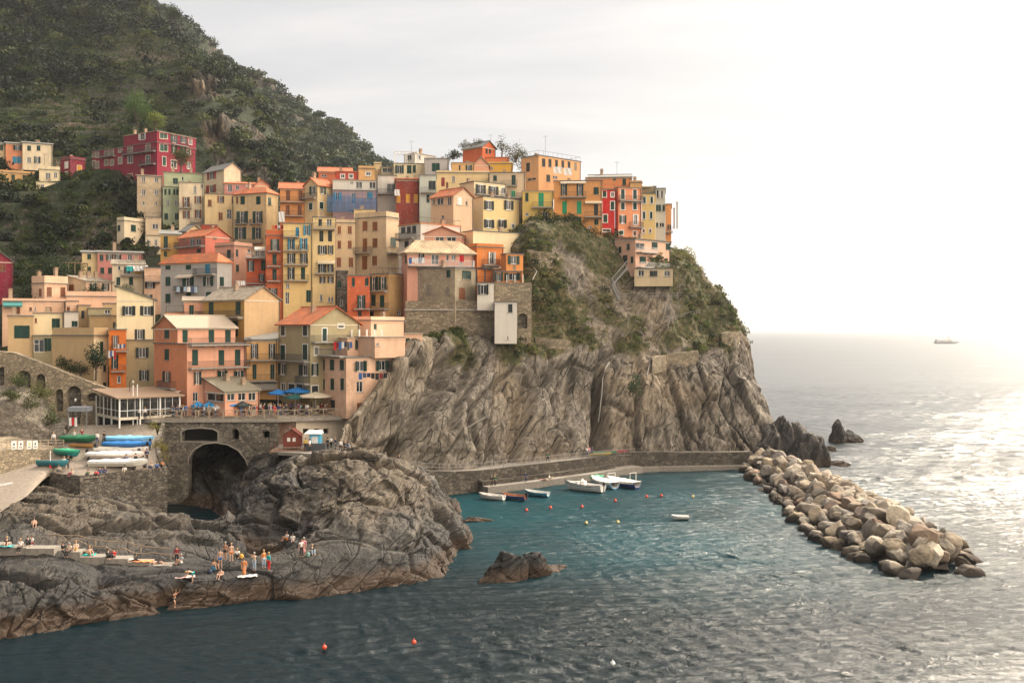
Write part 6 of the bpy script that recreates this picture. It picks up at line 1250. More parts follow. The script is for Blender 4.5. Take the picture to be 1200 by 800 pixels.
# rough stone terrace walls in the scrub
def ter_wall(uv, hh, label):
    P_ = on_head(uv); m = MB()
    for a, b in zip(P_[:-1], P_[1:]):
        for y0 in (0,): m.add([a+Vector((0,-.5,-1.5)), b+Vector((0,-.5,-1.5)), b+Vector((0,-.5,hh)), a+Vector((0,-.5,hh)), a+Vector((0,1.5,hh)), b+Vector((0,1.5,hh))], [(0,1,2,3),(3,2,5,4)])
    tag(m.build('dry_stone_wall', RUBBLE), label, 'wall')
ter_wall([(618,302),(632,304),(645,305),(660,307)], 1.4, 'pale dry stone wall half hidden under the ivy bush')
ter_wall([(845,400),(856,398),(866,399)], 1.6, 'small terraced wall near the seaward edge of the slope')
ter_wall([(764,428),(780,425),(800,422),(818,420)], 1.5, 'mossy terrace wall along the cliff brink under round bushes')
ter_wall([(627,400),(645,402),(668,404)], .8, 'pale stone ledge wall on top of the bare cliff')
# ------------------------------------------------------------------ people
def skin_mesh(verts, edges, rad, sub=1, name='body'):
    me = bpy.data.meshes.new(name); me.from_pydata(verts, edges, []); o = bpy.data.objects.new('tmp', me); COL.objects.link(o)
    md = o.modifiers.new('s', 'SKIN'); md.use_smooth_shade = True
    for v, r in zip(me.skin_vertices[0].data, rad): v.radius = (r, r) if not isinstance(r, tuple) else r
    me.skin_vertices[0].data[0].use_root = True
    sb = o.modifiers.new('b', 'SUBSURF'); sb.levels = sub; sb.render_levels = sub
    dg = bpy.context.evaluated_depsgraph_get(); out = bpy.data.meshes.new_from_object(o.evaluated_get(dg)); bpy.data.objects.remove(o); out.name = name; return out
def J(pelvis, chest, neck, head, sh, el, wr, hip, kn, an): return dict(pelvis=pelvis, chest=chest, neck=neck, head=head, sh=sh, el=el, wr=wr, hip=hip, kn=kn, an=an)
# all poses face -Y; paired joints are (left, right)
POSE = {
 'stand': J((0,0,.93),(0,0,1.27),(0,0,1.44),(0,-.02,1.60),((-.18,0,1.38),(.18,0,1.38)),((-.23,.03,1.12),(.23,.03,1.12)),((-.22,-.05,.87),(.22,-.05,.87)),((-.09,0,.88),(.09,0,.88)),((-.10,-.02,.48),(.11,-.02,.48)),((-.11,.03,.07),(.13,.0,.07))),
 'photo': J((0,0,.93),(0,0,1.27),(0,0,1.44),(0,-.03,1.60),((-.18,0,1.38),(.18,0,1.38)),((-.24,-.16,1.20),(.24,-.16,1.20)),((-.08,-.32,1.48),(.08,-.32,1.48)),((-.09,0,.88),(.09,0,.88)),((-.12,0,.48),(.12,0,.48)),((-.14,.03,.07),(.14,.0,.07))),
 'walk': J((0,0,.91),(0,-.02,1.25),(0,-.03,1.42),(0,-.05,1.58),((-.18,-.02,1.36),(.18,-.02,1.36)),((-.22,.14,1.12),(.22,-.12,1.10)),((-.21,.12,.86),(.20,-.28,.92)),((-.09,0,.87),(.09,0,.87)),((-.10,-.16,.50),(.10,.08,.47)),((-.10,-.22,.08),(.10,.34,.12))),
 'sit': J((0,0,.10),(0,.06,.44),(0,.05,.61),(0,.01,.77),((-.18,.06,.55),(.18,.06,.55)),((-.25,-.02,.30),(.25,-.02,.30)),((-.14,-.25,.36),(.14,-.25,.36)),((-.09,-.03,.09),(.09,-.03,.09)),((-.13,-.42,.44),(.13,-.42,.44)),((-.12,-.58,.05),(.12,-.62,.05))),
 'perch': J((0,0,.10),(0,.03,.44),(0,.01,.61),(0,-.03,.77),((-.18,.03,.55),(.18,.03,.55)),((-.24,.0,.30),(.24,.0,.30)),((-.10,-.25,.22),(.10,-.25,.22)),((-.09,-.03,.09),(.09,-.03,.09)),((-.11,-.44,.10),(.11,-.44,.10)),((-.11,-.48,-.33),(.11,-.46,-.33))),
 'lie': J((0,0,.12),(0,.34,.16),(0,.50,.20),(0,.66,.24),((-.18,.45,.16),(.18,.45,.16)),((-.30,.26,.10),(.30,.26,.10)),((-.22,.04,.08),(.22,.04,.08)),((-.09,-.03,.11),(.09,-.03,.11)),((-.11,-.40,.28),(.11,-.42,.10)),((-.11,-.66,.06),(.11,-.84,.07))),
 'bend': J((0,.08,.90),(0,-.22,1.05),(0,-.38,1.06),(0,-.52,1.00),((-.18,-.30,1.04),(.18,-.30,1.04)),((-.22,-.40,.80),(.22,-.40,.80)),((-.18,-.58,.62),(.18,-.58,.62)),((-.09,.08,.86),(.09,.08,.86)),((-.11,.02,.47),(.11,.02,.47)),((-.12,.08,.07),(.12,.04,.07))),
 'climb': J((0,0,.86),(0,-.12,1.18),(0,-.16,1.35),(0,-.20,1.50),((-.18,-.13,1.29),(.18,-.13,1.29)),((-.26,-.32,1.20),(.26,-.32,1.38)),((-.20,-.50,1.30),(.20,-.50,1.60)),((-.09,0,.81),(.09,0,.81)),((-.14,-.30,.62),(.11,.02,.43)),((-.12,-.24,.20),(.12,.14,.05))),
}
def lerp3(a, b, t): return tuple(a[i]+(b[i]-a[i])*t for i in range(3))
PM = {}
def person_meshes(pose):
    if pose in PM: return PM[pose]
    p = POSE[pose]; V = []; E = []; Rr = []
    def v(c, r, par=None):
        V.append(c); Rr.append(r)
        if par is not None: E.append((par, len(V)-1))
        return len(V)-1
    pel = v(p['pelvis'], (.125,.095)); mid = v(lerp3(p['pelvis'], p['chest'], .5), (.115,.085), pel); ch = v(p['chest'], (.135,.095), mid); nk = v(p['neck'], .052, ch)
    hd0 = v(lerp3(p['neck'], p['head'], .45), .058, nk); hd = v(p['head'], .083, hd0); tp = v(lerp3(p['neck'], p['head'], 1.45), .062, hd); v((p['head'][0], p['head'][1]-.10, p['head'][2]-.015), .014, hd)
    for i in (0, 1):
        s = v(p['sh'][i], .052, ch); e = v(p['el'][i], .040, s); w = v(p['wr'][i], .028, e); d = Vector(p['wr'][i])-Vector(p['el'][i]); d.normalize(); side = Vector((1 if i == 0 else -1, 0, 0))
        pc = Vector(p['wr'][i])+d*.05; pa_ = v(tuple(pc), .032, w)
        for j, (o_, l_) in enumerate(((-.03,.075),(-.01,.09),(.01,.085),(.03,.065))):
            f1 = v(tuple(pc+d*.045+Vector((0, 1, 0)).cross(d)*o_), .0105, pa_); v(tuple(pc+d*(.045+l_)+Vector((0, 1, 0)).cross(d)*o_+Vector((0, -.012, 0))), .008, f1)
        v(tuple(pc+side*.04+d*.03), .010, pa_)
        hp = v(p['hip'][i], .080, pel); m_ = v(lerp3(p['hip'][i], p['kn'][i], .5), .072, hp); k = v(p['kn'][i], .052, m_); c_ = v(lerp3(p['kn'][i], p['an'][i], .4), .050, k); a = v(p['an'][i], .034, c_)
        ax = p['an'][i]; v((ax[0], ax[1]-.14, ax[2]-.035), .030, a)
    body = skin_mesh(V, E, Rr, 1, 'body')
    def part(chain_groups, nm):
        V.clear(); E.clear(); Rr.clear()
        for base in chain_groups(v): pass
        return skin_mesh(V, E, Rr, 1, nm)
    def top(v):
        a = v(lerp3(p['pelvis'], p['chest'], .02), (.145,.112)); b = v(lerp3(p['pelvis'], p['chest'], .5), (.135,.102), a); c = v(p['chest'], (.158,.115), b); n = v(lerp3(p['chest'], p['neck'], .75), .075, c)
        for i in (0, 1): s = v(p['sh'][i], .068, c); e = v(p['el'][i], .052, s); v(lerp3(p['el'][i], p['wr'][i], .75), .040, e)
        yield
    def tee(v):
        a = v(lerp3(p['pelvis'], p['chest'], .02), (.142,.110)); b = v(lerp3(p['pelvis'], p['chest'], .5), (.135,.102), a); c = v(p['chest'], (.155,.115), b); n = v(lerp3(p['chest'], p['neck'], .6), .07, c)
        for i in (0, 1): s = v(p['sh'][i], .066, c); v(lerp3(p['sh'][i], p['el'][i], .7), .056, s)
        yield
    def legs(frac, r0):
        def f(v):
            a = v(p['pelvis'], (.142,.112))
            for i in (0, 1):
                h_ = v(p['hip'][i], .098, a); m_ = v(lerp3(p['hip'][i], p['kn'][i], .55), .086, h_)
                if frac > .5: k = v(p['kn'][i], .068, m_); v(lerp3(p['kn'][i], p['an'][i], .9), .052, k)
            yield
        return f
    def skirt(v):
        a = v(p['pelvis'], (.145,.115)); kn = lerp3(p['kn'][0], p['kn'][1], .5); an = lerp3(p['an'][0], p['an'][1], .5)
        m_ = v(lerp3(p['pelvis'], kn, .6), (.17,.14), a); k = v(kn, (.18,.15), m_); v(lerp3(kn, an, .7), (.19,.16), k); yield
    r = {'body': body, 'shirt': part(top, 'shirt'), 'tee': part(tee, 'tee_shirt'), 'trousers': part(legs(1, 0), 'trousers'), 'shorts': part(legs(.3, 0), 'shorts'), 'skirt': part(skirt, 'skirt')}
    hb = MB(); up_ = (Vector(p['head'])-Vector(p['neck'])).normalized(); hc = Vector(p['head'])+up_*.035+Vector((0,.022,0))
    rings = []
    for k in range(8):
        a = math.pi*k/7; z = math.cos(a)*.115; rr = math.sin(a)*.112+.004; rings.append([(hc.x+rr*math.cos(t*math.pi/6)*.92, hc.y+rr*math.sin(t*math.pi/6)+(.03 if z < -.02 else 0), hc.z+z) for t in range(12)])
    hb.loft(rings); o = hb.build('hair', IRON, smooth=True); r['hair'] = o.data; bpy.data.objects.remove(o); PM[pose] = r; return r
SKIN = [flat('skin', (0.46,0.27,0.18), .6, var=.03), flat('skin', (0.38,0.20,0.12), .6, var=.03), flat('skin', (0.55,0.34,0.24), .6, var=.03)]
HAIR = [flat('hair', (0.02,0.014,0.01), .7), flat('hair', (0.07,0.035,0.015), .7), flat('hair', (0.30,0.19,0.08), .7), flat('hair', (0.25,0.24,0.23), .7)]
CC = {'w': (0.68,0.66,0.63), 'k': (0.018,0.018,0.02), 'n': (0.02,0.035,0.09), 'r': (0.50,0.02,0.025), 'b': (0.04,0.13,0.35), 't': (0.02,0.36,0.36), 'o': (0.55,0.20,0.06), 'g': (0.10,0.10,0.10), 'G': (0.04,0.14,0.06), 'y': (0.60,0.42,0.05), 'p': (0.60,0.25,0.28), 'd': (0.06,0.09,0.16), 's': (0.30,0.38,0.46), 'c': (0.50,0.42,0.32), 'm': (0.20,0.02,0.03)}
def recolor(name, me, mat, parent):
    o = inst(name, me, parent)
    if not me.materials: me.materials.append(mat)
    o.material_slots[0].link = 'OBJECT'; o.material_slots[0].material = mat; return o
def person(loc, pose, top, bottom, rz, label, group=None, seed=0, scale=0.99):
    m = person_meshes(pose); e = empty('person', loc, rz, label, 'person', group); e.scale = (scale,)*3
    recolor('body', m['body'], SKIN[seed % 3], e)
    if top: recolor('tee_shirt' if top[0] == '-' else 'shirt', m['tee' if top[0] == '-' else 'shirt'], flat('cloth', CC[top[-1]], .85), e)
    if bottom: kd = {'-': 'shorts', '~': 'skirt'}.get(bottom[0], 'trousers'); recolor(kd, m[kd], flat('cloth', CC[bottom[-1]], .85), e)
    recolor('hair', m['hair'], HAIR[(seed*7+seed//3) % 4], e); return e
ALLK = None
def at(u, v, keys): 
    q = hit(u, v, keys); return q if q is not None else None
rp = random.Random(5)
SHK = ['shore']+['step%d' % i for i in range(8)]
rock_people = [
 (258,664,'stand','','-b',.3,'person in swim shorts standing at the rear left of the bathing group'),
 (264,655,'stand','','-k',-.4,'sunbathing person standing furthest up among the bathers on the ledge'),
 (271,657,'stand','','-o',.5,'person in orange brown swimwear beside the topmost bather'),
 (278,652,'sit','-w','k',.2,'seated person in a white top behind the bathers'),
 (251,665,'sit','','-b',.8,'tanned person with blue shorts sitting left of the standing bathers'),
 (259,676,'sit','','-k',-.2,'tanned person sitting on the sunlit ledge above the water'),
 (286,675,'stand','o','~o',.1,'person in an ochre dress with a long skirt standing on the ledge'),
 (298,668,'photo','-c','s',-.5,'person in pale jeans taking a picture on the ledge'),
 (309,665,'stand','o','s',.9,'person in an orange red top and grey jeans on the ledge'),
 (315,668,'stand','t','r',2.4,'person in a teal top and red trousers seen from behind'),
 (336,632,'sit','-w','-o',-.6,'left one of the pair sitting on top of the round boulder'),
 (343,634,'perch','-w','-d',.2,'person in a white tee shirt and denim shorts on the round boulder'),
 (353,652,'stand','-w','k',.6,'person in a white top and black trousers beside the pink dressed one'),
 (356,650,'stand','p','~p',-.2,'person in a pink dress below the round boulder'),
 (366,648,'sit','-k','s',.4,'person with grey clothes sitting right of the pink dressed one'),
 (225,682,'bend','','-t',-1.2,'person in turquoise shorts bending over on the ledge'),
 (204,712,'climb','','-k',1.0,'tanned person climbing out of the water at the rock edge'),
 (40,616,'sit','','-k',.5,'person resting in a dark hollow of the rock under the slipway'),
 (207,660,'stand','m','k',.4,'person in a dark red top standing at the end of the rope rail'),
 (212,659,'sit','-s','-w',-.5,'person crouching beside the dark red one at the rope rail end'),
 (8,639,'sit','-k','-r',.3,'leftmost seated bather on the first concrete step'),
 (24,641,'perch','-w','k',0.1,'person in a white top with legs hanging off the second step'),
 (37,637,'perch','-w','-m',-.4,'person in a white shirt sitting next to a dark clothed companion'),
 (33,638,'sit','k','k',.6,'dark clothed companion on the left bathing steps'),
 (74,645,'perch','k','k',0.2,'left one of three dark clothed people on the narrow block'),
 (81,646,'perch','-c','k',-.1,'middle one of three people on the narrow block'),
 (89,644,'sit','-c','-y',.3,'bather in pale clothes right of the three on the narrow block'),
 (105,650,'sit','','-o',.8,'bather on a turquoise towel on the middle step'),
 (98,648,'lie','','-k',1.3,'sunbather lying on the middle step'),
 (133,653,'sit','r','k',-.3,'person in a bright red shirt sitting on the step'),
 (127,653,'sit','k','k',1.0,'dark clothed person leaning beside the red shirted one'),
 (157,657,'lie','-w','k',1.2,'person in a white top lying on the step near the orange towel'),
 (185,660,'lie','','-k',1.4,'sunbather lying on the last step'),
]
for i, (u, v, po, t, b, rz, lab) in enumerate(rock_people):
    q = at(u, v, SHK)
    if q is None: continue
    person(q-Vector((0,0,.03)), po, t, b, rz, lab, 'bathers on the rocks', i)
def towel(u, v, c, label, keys=SHK, rz=.3, w=.8, l=1.7):
    q = at(u, v, keys)
    if q is None: return
    m = MB(); vs = []; n = 10
    for i in range(n+1):
        for j in range(5): x, y = (i/n-.5)*l, (j/4-.5)*w; vs.append((x, y, .06+.03*math.sin(i*1.7+j)))
    m.add(vs, [(i*5+j, (i+1)*5+j, (i+1)*5+j+1, i*5+j+1) for i in range(n) for j in range(4)]); m.add([(x, y, z-.04) for x, y, z in vs], [(i*5+j, i*5+j+1, (i+1)*5+j+1, (i+1)*5+j) for i in range(n) for j in range(4)])
    tag(m.build('towel', flat('towel', c, .9), None, q, (0, 0, rz)), label, 'towel')
towel(290,675,(0.65,0.62,0.58),'white towel spread at the feet of the ochre dressed person'); towel(101,650,(0.02,0.40,0.38),'turquoise towel on the middle bathing step', rz=0.05); towel(168,657.5,(0.65,0.22,0.08),'orange towel on the step near the rope rail end', rz=0); towel(5,640,(0.03,0.25,0.25),'dark teal towel on the leftmost step', rz=0); towel(217,676,(0.55,0.35,0.33),'pink towel left of the bending person')
def bag(u, v, c, label, keys):
    q = at(u, v, keys)
    if q is None: return
    m = MB(); m.lathe([(.16,0),(.21,.08),(.20,.28),(.12,.40),(.05,.43)], 10); m.tube([(-.08,0,.40),(-.06,0,.52),(.06,0,.52),(.08,0,.40)], .015, 5); tag(m.build('bag', flat('bag_cloth', c, .8), None, q, smooth=True), label, 'bag')
bag(246,672,(0.02,0.03,0.06),'dark rucksack left of the sitting bather on the ledge', SHK); bag(250,668,(0.03,0.13,0.22),'blue bag beside the sitting bathers', SHK); bag(283,654,(0.55,0.30,0.05),'yellow orange bag next to the white topped sitter', SHK); bag(361,652,(0.15,0.25,0.22),'grey green bag right of the pink dressed person', SHK)
slip_people = [
 (75,551,'stand','w','k',.3,'left one of two people chatting by the teal rowing boat'), (80,550,'stand','k','g',-.6,'right one of two people chatting by the teal rowing boat'),
 (114,521,'walk','w','n',.2,'person in white walking up the middle of the slipway'), (122,520,'walk','k','k',-.3,'person in dark clothes walking up the slipway'),
 (76,519,'stand','g','k',.5,'dark clothed person behind the green covered boat'), (87,519,'stand','-w','d',-.4,'person in a white top by the orange kayak'), (96,517,'stand','-m','k',.4,'person leaning on the green covered boat'),
 (148,548,'stand','d','k',.1,'person in dark blue standing on the terrace by the white boats'), (159,547,'stand','k','k',-.4,'dark clothed person at the rear end of the lowest white boat'),
 (117,555,'sit','n','d',.4,'left one of two people sitting on the wall of the boat terrace'), (123,555,'sit','n','n',-.2,'navy clothed person sitting on the wall of the boat terrace'),
 (69,553,'sit','c','g',.2,'person sitting at the left corner of the boat terrace'), (84,557,'sit','c','m',-.2,'person sitting low on the left part of the terrace wall'), (103,558,'sit','-G','k',.1,'person with a green top sitting on the terrace wall'),
 (113,558,'sit','r','k',.3,'person in red leaning over the terrace wall'), (146,553,'sit','w','c',.1,'light clothed person sitting on the wall near the white boats'), (157,551,'sit','k','k',-.2,'black clothed person sitting on the wall below the motors'),
 (170,548,'sit','g','k',.2,'grey clothed person by the outboard motors'), (177,549,'sit','-c','n',.0,'person in a beige top near the terrace corner'), (184,549,'sit','b','n',.3,'person in blue at the corner of the boat terrace'), (190,547,'sit','o','k',-.3,'person in orange at the corner of the boat terrace'), (172,541,'stand','n','k',.8,'navy clothed person standing among the outboard motors'),
]
for i, (u, v, po, t, b, rz, lab) in enumerate(slip_people):
    q = at(u, v, ['slip'])
    if q is None: continue
    person(q, po, t, b, rz, lab, 'visitors on the boat terrace', i+3)
q = PU(59, 126.3, 9.0); person((q.x, 127.2, 9.0), 'stand', 'w', 'g', .2, 'person in white leaning at the promenade railing', None, 2)
# crowd in the square
cols = ['w','k','n','r','b','g','w','k','c','d','m','o','w','s']
def crowd():
    r = random.Random(9); n = 0
    for i in range(84):
        u = 190+ (i/83)*200+r.uniform(-2, 2); d = r.choice([.9, 1.6, 2.6, 4.0]) + (0 if u < 300 else r.uniform(0, 2)); Y = 136.6+(u-213)/183*3.0+d
        p = PU(u, Y, 11.6); 
        person(p, r.choice(['stand','stand','walk','photo','stand']), r.choice(['','-','',''])+r.choice(cols), r.choice(['','-',''])+r.choice(['k','d','n','g','c']), r.uniform(-3, 3), 'person in the crowd behind the timber fence of the square', 'crowd in the square', i+11, scale=r.uniform(.96, 1.06))
crowd()
named = [(300,140,'r','r','person all in red at the fence in the middle of the square'),(377,142.5,'m','k','person in a dark red top under the right end of the square'),(322,138.6,'-r','-r','person in a bright red dress by the fence above the bridge end')]
for i, (u, Y, t, b, lab) in enumerate(named): person(PU(u, Y, 11.6), 'stand', t, b, .2, lab, 'crowd in the square', i+1)
for i, (u, Y) in enumerate([(186,137.5),(192,138.5),(198,138),(204,139),(150,138.5),(168,138),(173,137),(181,138.8),(146,137),(151,136.5),(156,136),(160,136.5),(165,135.5),(170,135),(176,136),(163,134)]): person(PU(u, Y, 11.6), 'stand', cols[i*3 % 13], 'k', i, 'person waiting on the square beside the glass pavilion', 'crowd beside the pavilion', i+20)
for i, (u, Y, z, t, lab) in enumerate([(358,129.5,8,'y','person in yellow standing left of the ticket booth'),(363,128.6,8,'-w','person in white standing in front of the ticket booth'),(384,130,8,'k','dark clothed person right of the ticket booth'),(388,131.5,8,'w','light clothed person right of the ticket booth'),(393,130.5,8,'n','navy clothed person at the start of the cliff path')]):
    person(PU(u, Y, z), 'stand', t, 'k', i*1.3, lab, 'people by the ticket booth', i+40)
for i, (u, off, t, b, lab) in enumerate([(399,1,'w','k','left walker of the group where the cliff path begins'),(404,1.5,'k','k','black clothed walker at the start of the cliff path'),(408,.8,'b','n','walker in blue at the start of the cliff path'),(431,1,'k','k','black clothed walker on the steep part of the path'),(445,1,'w','g','walker in a white shirt on the steep part of the path'),(452,1,'-w','n','second white shirted walker on the steep part of the path'),(468,1,'k','k','dark walker where the path levels out'),(642,1,'G','k','dark green clothed walker on the long straight path')]):
    q = None
    Y0 = float(np.interp(u, [p[0] for p in PT], [p[2] for p in PT])); z0_ = float(np.interp(u, [p[0] for p in PT], [p[1] for p in PT]))
    person(PU(u, Y0+off, z0_), 'walk' if i % 2 else 'stand', t, b, i*1.1, lab, 'walkers on the cliff path', i+50)
for i, (u, v, po, t, b, rz, lab) in enumerate([(616,572,'stand','n','n',.2,'person in navy standing alone on the lower quay'),(576,572,'stand','k','k',.5,'left dark figure by the quay wall steps'),(580,570,'stand','G','k',-.5,'right dark figure by the quay wall steps'),(644,563,'sit','-w','c',1.2,'person in white sitting on the lower quay'),(637,565,'lie','','-k',1.4,'sunbather lying on the lower quay')]):
    q = hit(u, v, ['quay']); 
    if q is None: q = PZ(u, v, .95)
    person(Vector((q.x, q.y, .95)), po, t, b, rz, lab, 'people on the lower quay', i+60)
for i, (u, t, lab) in enumerate([(688,'-w','left one of the small group beside the kayak rack'),(691,'p','pink clothed person beside the kayak rack'),(694,'-b','blue clothed person beside the kayak rack')]):
    person(PU(u, 163+i*.4, 2.9), 'stand', t, 'd', i, lab, 'group by the kayak rack', i+70)

# ------------------------------------------------------------------ boats
def hull(L, W, Hh, sheer=.25, transom=.75, n=14, flare=1.0):
    outer = []; inner = []
    for i in range(n+1):
        t = i/n; x = (t-.5)*L; w = W/2*(transom+(1-transom)*min(1, t/.45)) if t < .45 else W/2*max(0.02, (1-((t-.45)/.55)**2.2)); top = Hh*(1+sheer*((t-.35)**2)*2.2+(.25*sheer if t > .8 else 0)); keel = Hh*.05+(Hh*.7*max(0, (t-.82)/.18)**2)
        outer.append([(x, -w, top), (x, -w*.93, top*.62), (x, -w*.62, keel+Hh*.14), (x, 0, keel), (x, w*.62, keel+Hh*.14), (x, w*.93, top*.62), (x, w, top)])
        iw = max(w-.05, .005); inner.append([(x, -iw, top), (x, -iw*.9, top*.66), (x, -iw*.6, keel+Hh*.28), (x, 0, keel+Hh*.24), (x, iw*.6, keel+Hh*.28), (x, iw*.9, top*.66), (x, iw, top)])
    return outer, inner
def motor(parent, x, z, c=(0.02,0.02,0.025)):
    m = MB(); m.box(-.16, .14, -.13, .13, .05, .45); m.box(-.12, .10, -.10, .10, .451, .55); m.box(-.06, .05, -.05, .05, -.75, .05); m.box(-.14, .10, -.015, .015, -.9, -.75); m.bar((.14,0,.3),(.5,0,.38),.04)
    m.lathe([(.02,-.02),(.11,0),(.02,.02)], 8, (-.16,0,-.8)); m.build('outboard_motor', flat('motor_cowl', c, .35), parent, (x, 0, z))
def boat(loc, rz, L, W, Hh, cout, cin, label, roll=0, cover=None, mot=False, thwarts=3, stripe=None, cabin=None, group=None, name='boat', pitch=0, console=False, post=False):
    e = empty(name, loc, 0, label, 'boat', group); e.rotation_euler = (roll, pitch, rz); o_, i_ = hull(L, W, Hh)
    m = MB(); m.loft(o_, closed=False); m.loft([r[::-1] for r in i_], 1, closed=False)
    m.add(o_[0]+i_[0][::-1], [(0,1,2,3,4,5,6,7,8,9,10,11,12,13)][:1], 0)
    m.build('hull', [flat('hull_paint', cout, .35, var=.06), flat('boat_inside', cin, .6, var=.1)], e, smooth=False)
    g = MB(); 
    for side in (0, 6): g.tube([tuple(np.array(a[side])+np.array([0,0,.01])) for a in o_], .045, 5)
    g.build('gunwale', flat('gunwale', stripe or cin, .5), e)
    if stripe:
        g = MB()
        for side, sg in ((0, -1), (6, 1)): g.tube([(a[side][0], a[side][1]*.985+sg*.012, a[side][2]*.80) for a in o_], .035, 4)
        g.build('rubbing_strake', flat('strake', stripe, .5), e)
    if cover:
        m = MB(); rings = []
        for i, r in enumerate(o_):
            w = r[6][1]+.07; top = r[6][2]; hgt = .28*math.sin(math.pi*min(1, (i+1.2)/(len(o_)+.5)))*(1+.25*math.sin(i*2.1)); x = r[0][0]
            rings.append([(x, -w, top*.72), (x, -w, top+.03), (x, -w*.45, top+hgt*.75), (x, 0, top+hgt), (x, w*.45, top+hgt*.7), (x, w, top+.03), (x, w, top*.72)])
        m.loft(rings, closed=False); m.build('tarpaulin', flat('tarpaulin', cover, .55, var=.2), e)
    else:
        for k in range(thwarts):
            t = .25+.5*k/max(1, thwarts-1); x = (t-.5)*L; i = round(t*14); w = o_[i][6][1]-.04; m = MB(); m.box(x-.12, x+.12, -w, w, o_[i][6][2]*.72, o_[i][6][2]*.72+.04); m.build('thwart', WOOD, e)
    if console: m = MB(); m.box(-.3, .3, -.35, .35, Hh*.3, Hh+.45); m.add([(.3,-.33,Hh+.45),(.3,.33,Hh+.45),(.12,.30,Hh+.8),(.12,-.30,Hh+.8)], [(0,1,2,3)]); m.build('console', WHITE, e)
    if cabin:
        m = MB(); x0 = L*.08; m.add([(x0,-W*.42,Hh*.9),(x0,W*.42,Hh*.9),(L*.36,W*.2,Hh*1.05),(L*.36,-W*.2,Hh*1.05),(x0,-W*.32,Hh*1.35),(x0,W*.32,Hh*1.35)], [(0,3,4),(1,5,2),(3,2,5,4),(0,4,5,1)]); m.build('foredeck', flat('deck', cabin, .5), e)
    if mot: motor(e, -L/2-.1, Hh*.95)
    if post: m = MB(); m.bar((-L*.35,-W*.3,Hh*.5),(-L*.35,-W*.3,Hh+1.4),.07); m.bar((-L*.35,W*.3,Hh*.5),(-L*.35,W*.3,Hh+1.4),.07); m.bar((-L*.35,-W*.3,Hh+1.35),(-L*.35,W*.3,Hh+1.35),.07); m.build('roll_bar', WHITE, e)
    return e
w_ = (0.68,0.66,0.62)
def wp(u, v, z=0): return PZ(u, v, z)
HB = 'boats moored in the harbour'
boat(wp(576,585,-.08), R(152), 4.0, 1.5, .65, w_, w_, 'small open white rowing boat moored left of the brown one', group=HB, mot=False, stripe=(0.5,0.45,0.4))
boat(wp(602,585,-.08), R(150), 3.9, 1.5, .62, (0.02,0.06,0.18), (0.30,0.11,0.05), 'small boat with brown inside and outboard moored in the middle', group=HB, mot=True)
boat(wp(629,581,-.08), R(150), 3.8, 1.5, .62, (0.03,0.22,0.32), (0.55,0.57,0.55), 'light blue small rowing boat moored right of the brown one', group=HB)
boat(wp(684,575,-.1), R(145), 6.6, 2.3, 1.05, w_, w_, 'white motor boat with black outboard, left of the three larger ones', group=HB, mot=True, console=True, cabin=w_, stripe=(0.05,0.05,0.06))
boat(wp(707,570,-.1), R(118), 6.4, 2.2, 1.0, (0.22,0.42,0.58), w_, 'motor boat with pale blue hull between two white ones', group=HB, cover=(0.66,0.61,0.55), post=True)
boat(wp(729,570,-.1), R(130), 6.4, 2.2, 1.0, (0.015,0.05,0.20), w_, 'motor boat with dark blue hull nearest the right quay', group=HB, cover=(0.68,0.62,0.55), post=True)
boat(wp(692,563,-.05)+Vector((0,1.0,0)), R(175), 4.4, 1.6, .6, (0.03,0.22,0.10), (0.02,0.30,0.14), 'green covered boat hidden behind the white motor boats', group=HB, cover=(0.02,0.26,0.12))
LB = 'boats pulled up on the slipway'
def sboat(u, v, rz, L, W, Hh, *a, **k): q = hit(u, v, ['slip']); return boat(q+Vector((0,0,.05)), rz, L*.88, W*.9, Hh*.85, *a, group=LB, **k)
sboat(62,547, R(-12), 4.6, 1.8, .75, (0.02,0.14,0.18), (0.30,0.42,0.40), 'teal rowing boat tilted on the slipway below the railing', roll=R(-10), stripe=(0.05,0.28,0.30))
sboat(79,535, R(-30), 4.8, 1.9, .8, (0.01,0.16,0.15), (0.01,0.22,0.10), 'green boat with a bright green net inside on the slipway', roll=R(-12), cover=(0.02,0.30,0.15), stripe=(0.03,0.22,0.30))
sboat(93,518, R(-8), 5.6, 1.8, .8, (0.02,0.12,0.06), (0.1,0.1,0.1), 'long boat under a dark green tarpaulin at the top of the slipway', cover=(0.02,0.17,0.08))
sboat(97,524, R(-12), 4.2, .8, .35, (0.50,0.20,0.04), (0.3,0.15,0.05), 'narrow orange brown kayak beside the green covered boat', thwarts=2)
sboat(152,519, R(-8), 7.6, 2.1, .8, (0.30,0.50,0.62), (0.3,0.5,0.6), 'boat under a light blue tarpaulin highest on the terrace', cover=(0.16,0.42,0.62))
sboat(150,525, R(-10), 7.4, 2.0, .75, (0.02,0.10,0.28), (0.02,0.10,0.28), 'boat under a royal blue tarpaulin below the light blue one', cover=(0.015,0.15,0.42))
sboat(143,531, R(-5), 7.8, 1.9, .75, (0.66,0.60,0.55), (0.6,0.57,0.52), 'slim white boat just below the blue covered ones', mot=True, thwarts=3)
sboat(136,538, R(-3), 8.2, 2.1, .85, (0.66,0.55,0.48), w_, 'long pinkish white boat with a red mark in the terrace row', mot=True, cover=(0.66,0.64,0.60), stripe=(0.45,0.05,0.04))
sboat(139,547.5, R(2), 8.0, 2.1, .9, (0.66,0.62,0.52), w_, 'lowest white boat on the terrace with blue fenders', mot=True, stripe=(0.03,0.07,0.15), cover=(0.62,0.60,0.56))
q = PZ(0, 569, 6); boat(Vector((q.x-.6, q.y, 5.6)), R(20), 3.6, 1.4, .5, w_, w_, 'white bow of a small boat cut by the left photo edge', group=LB)
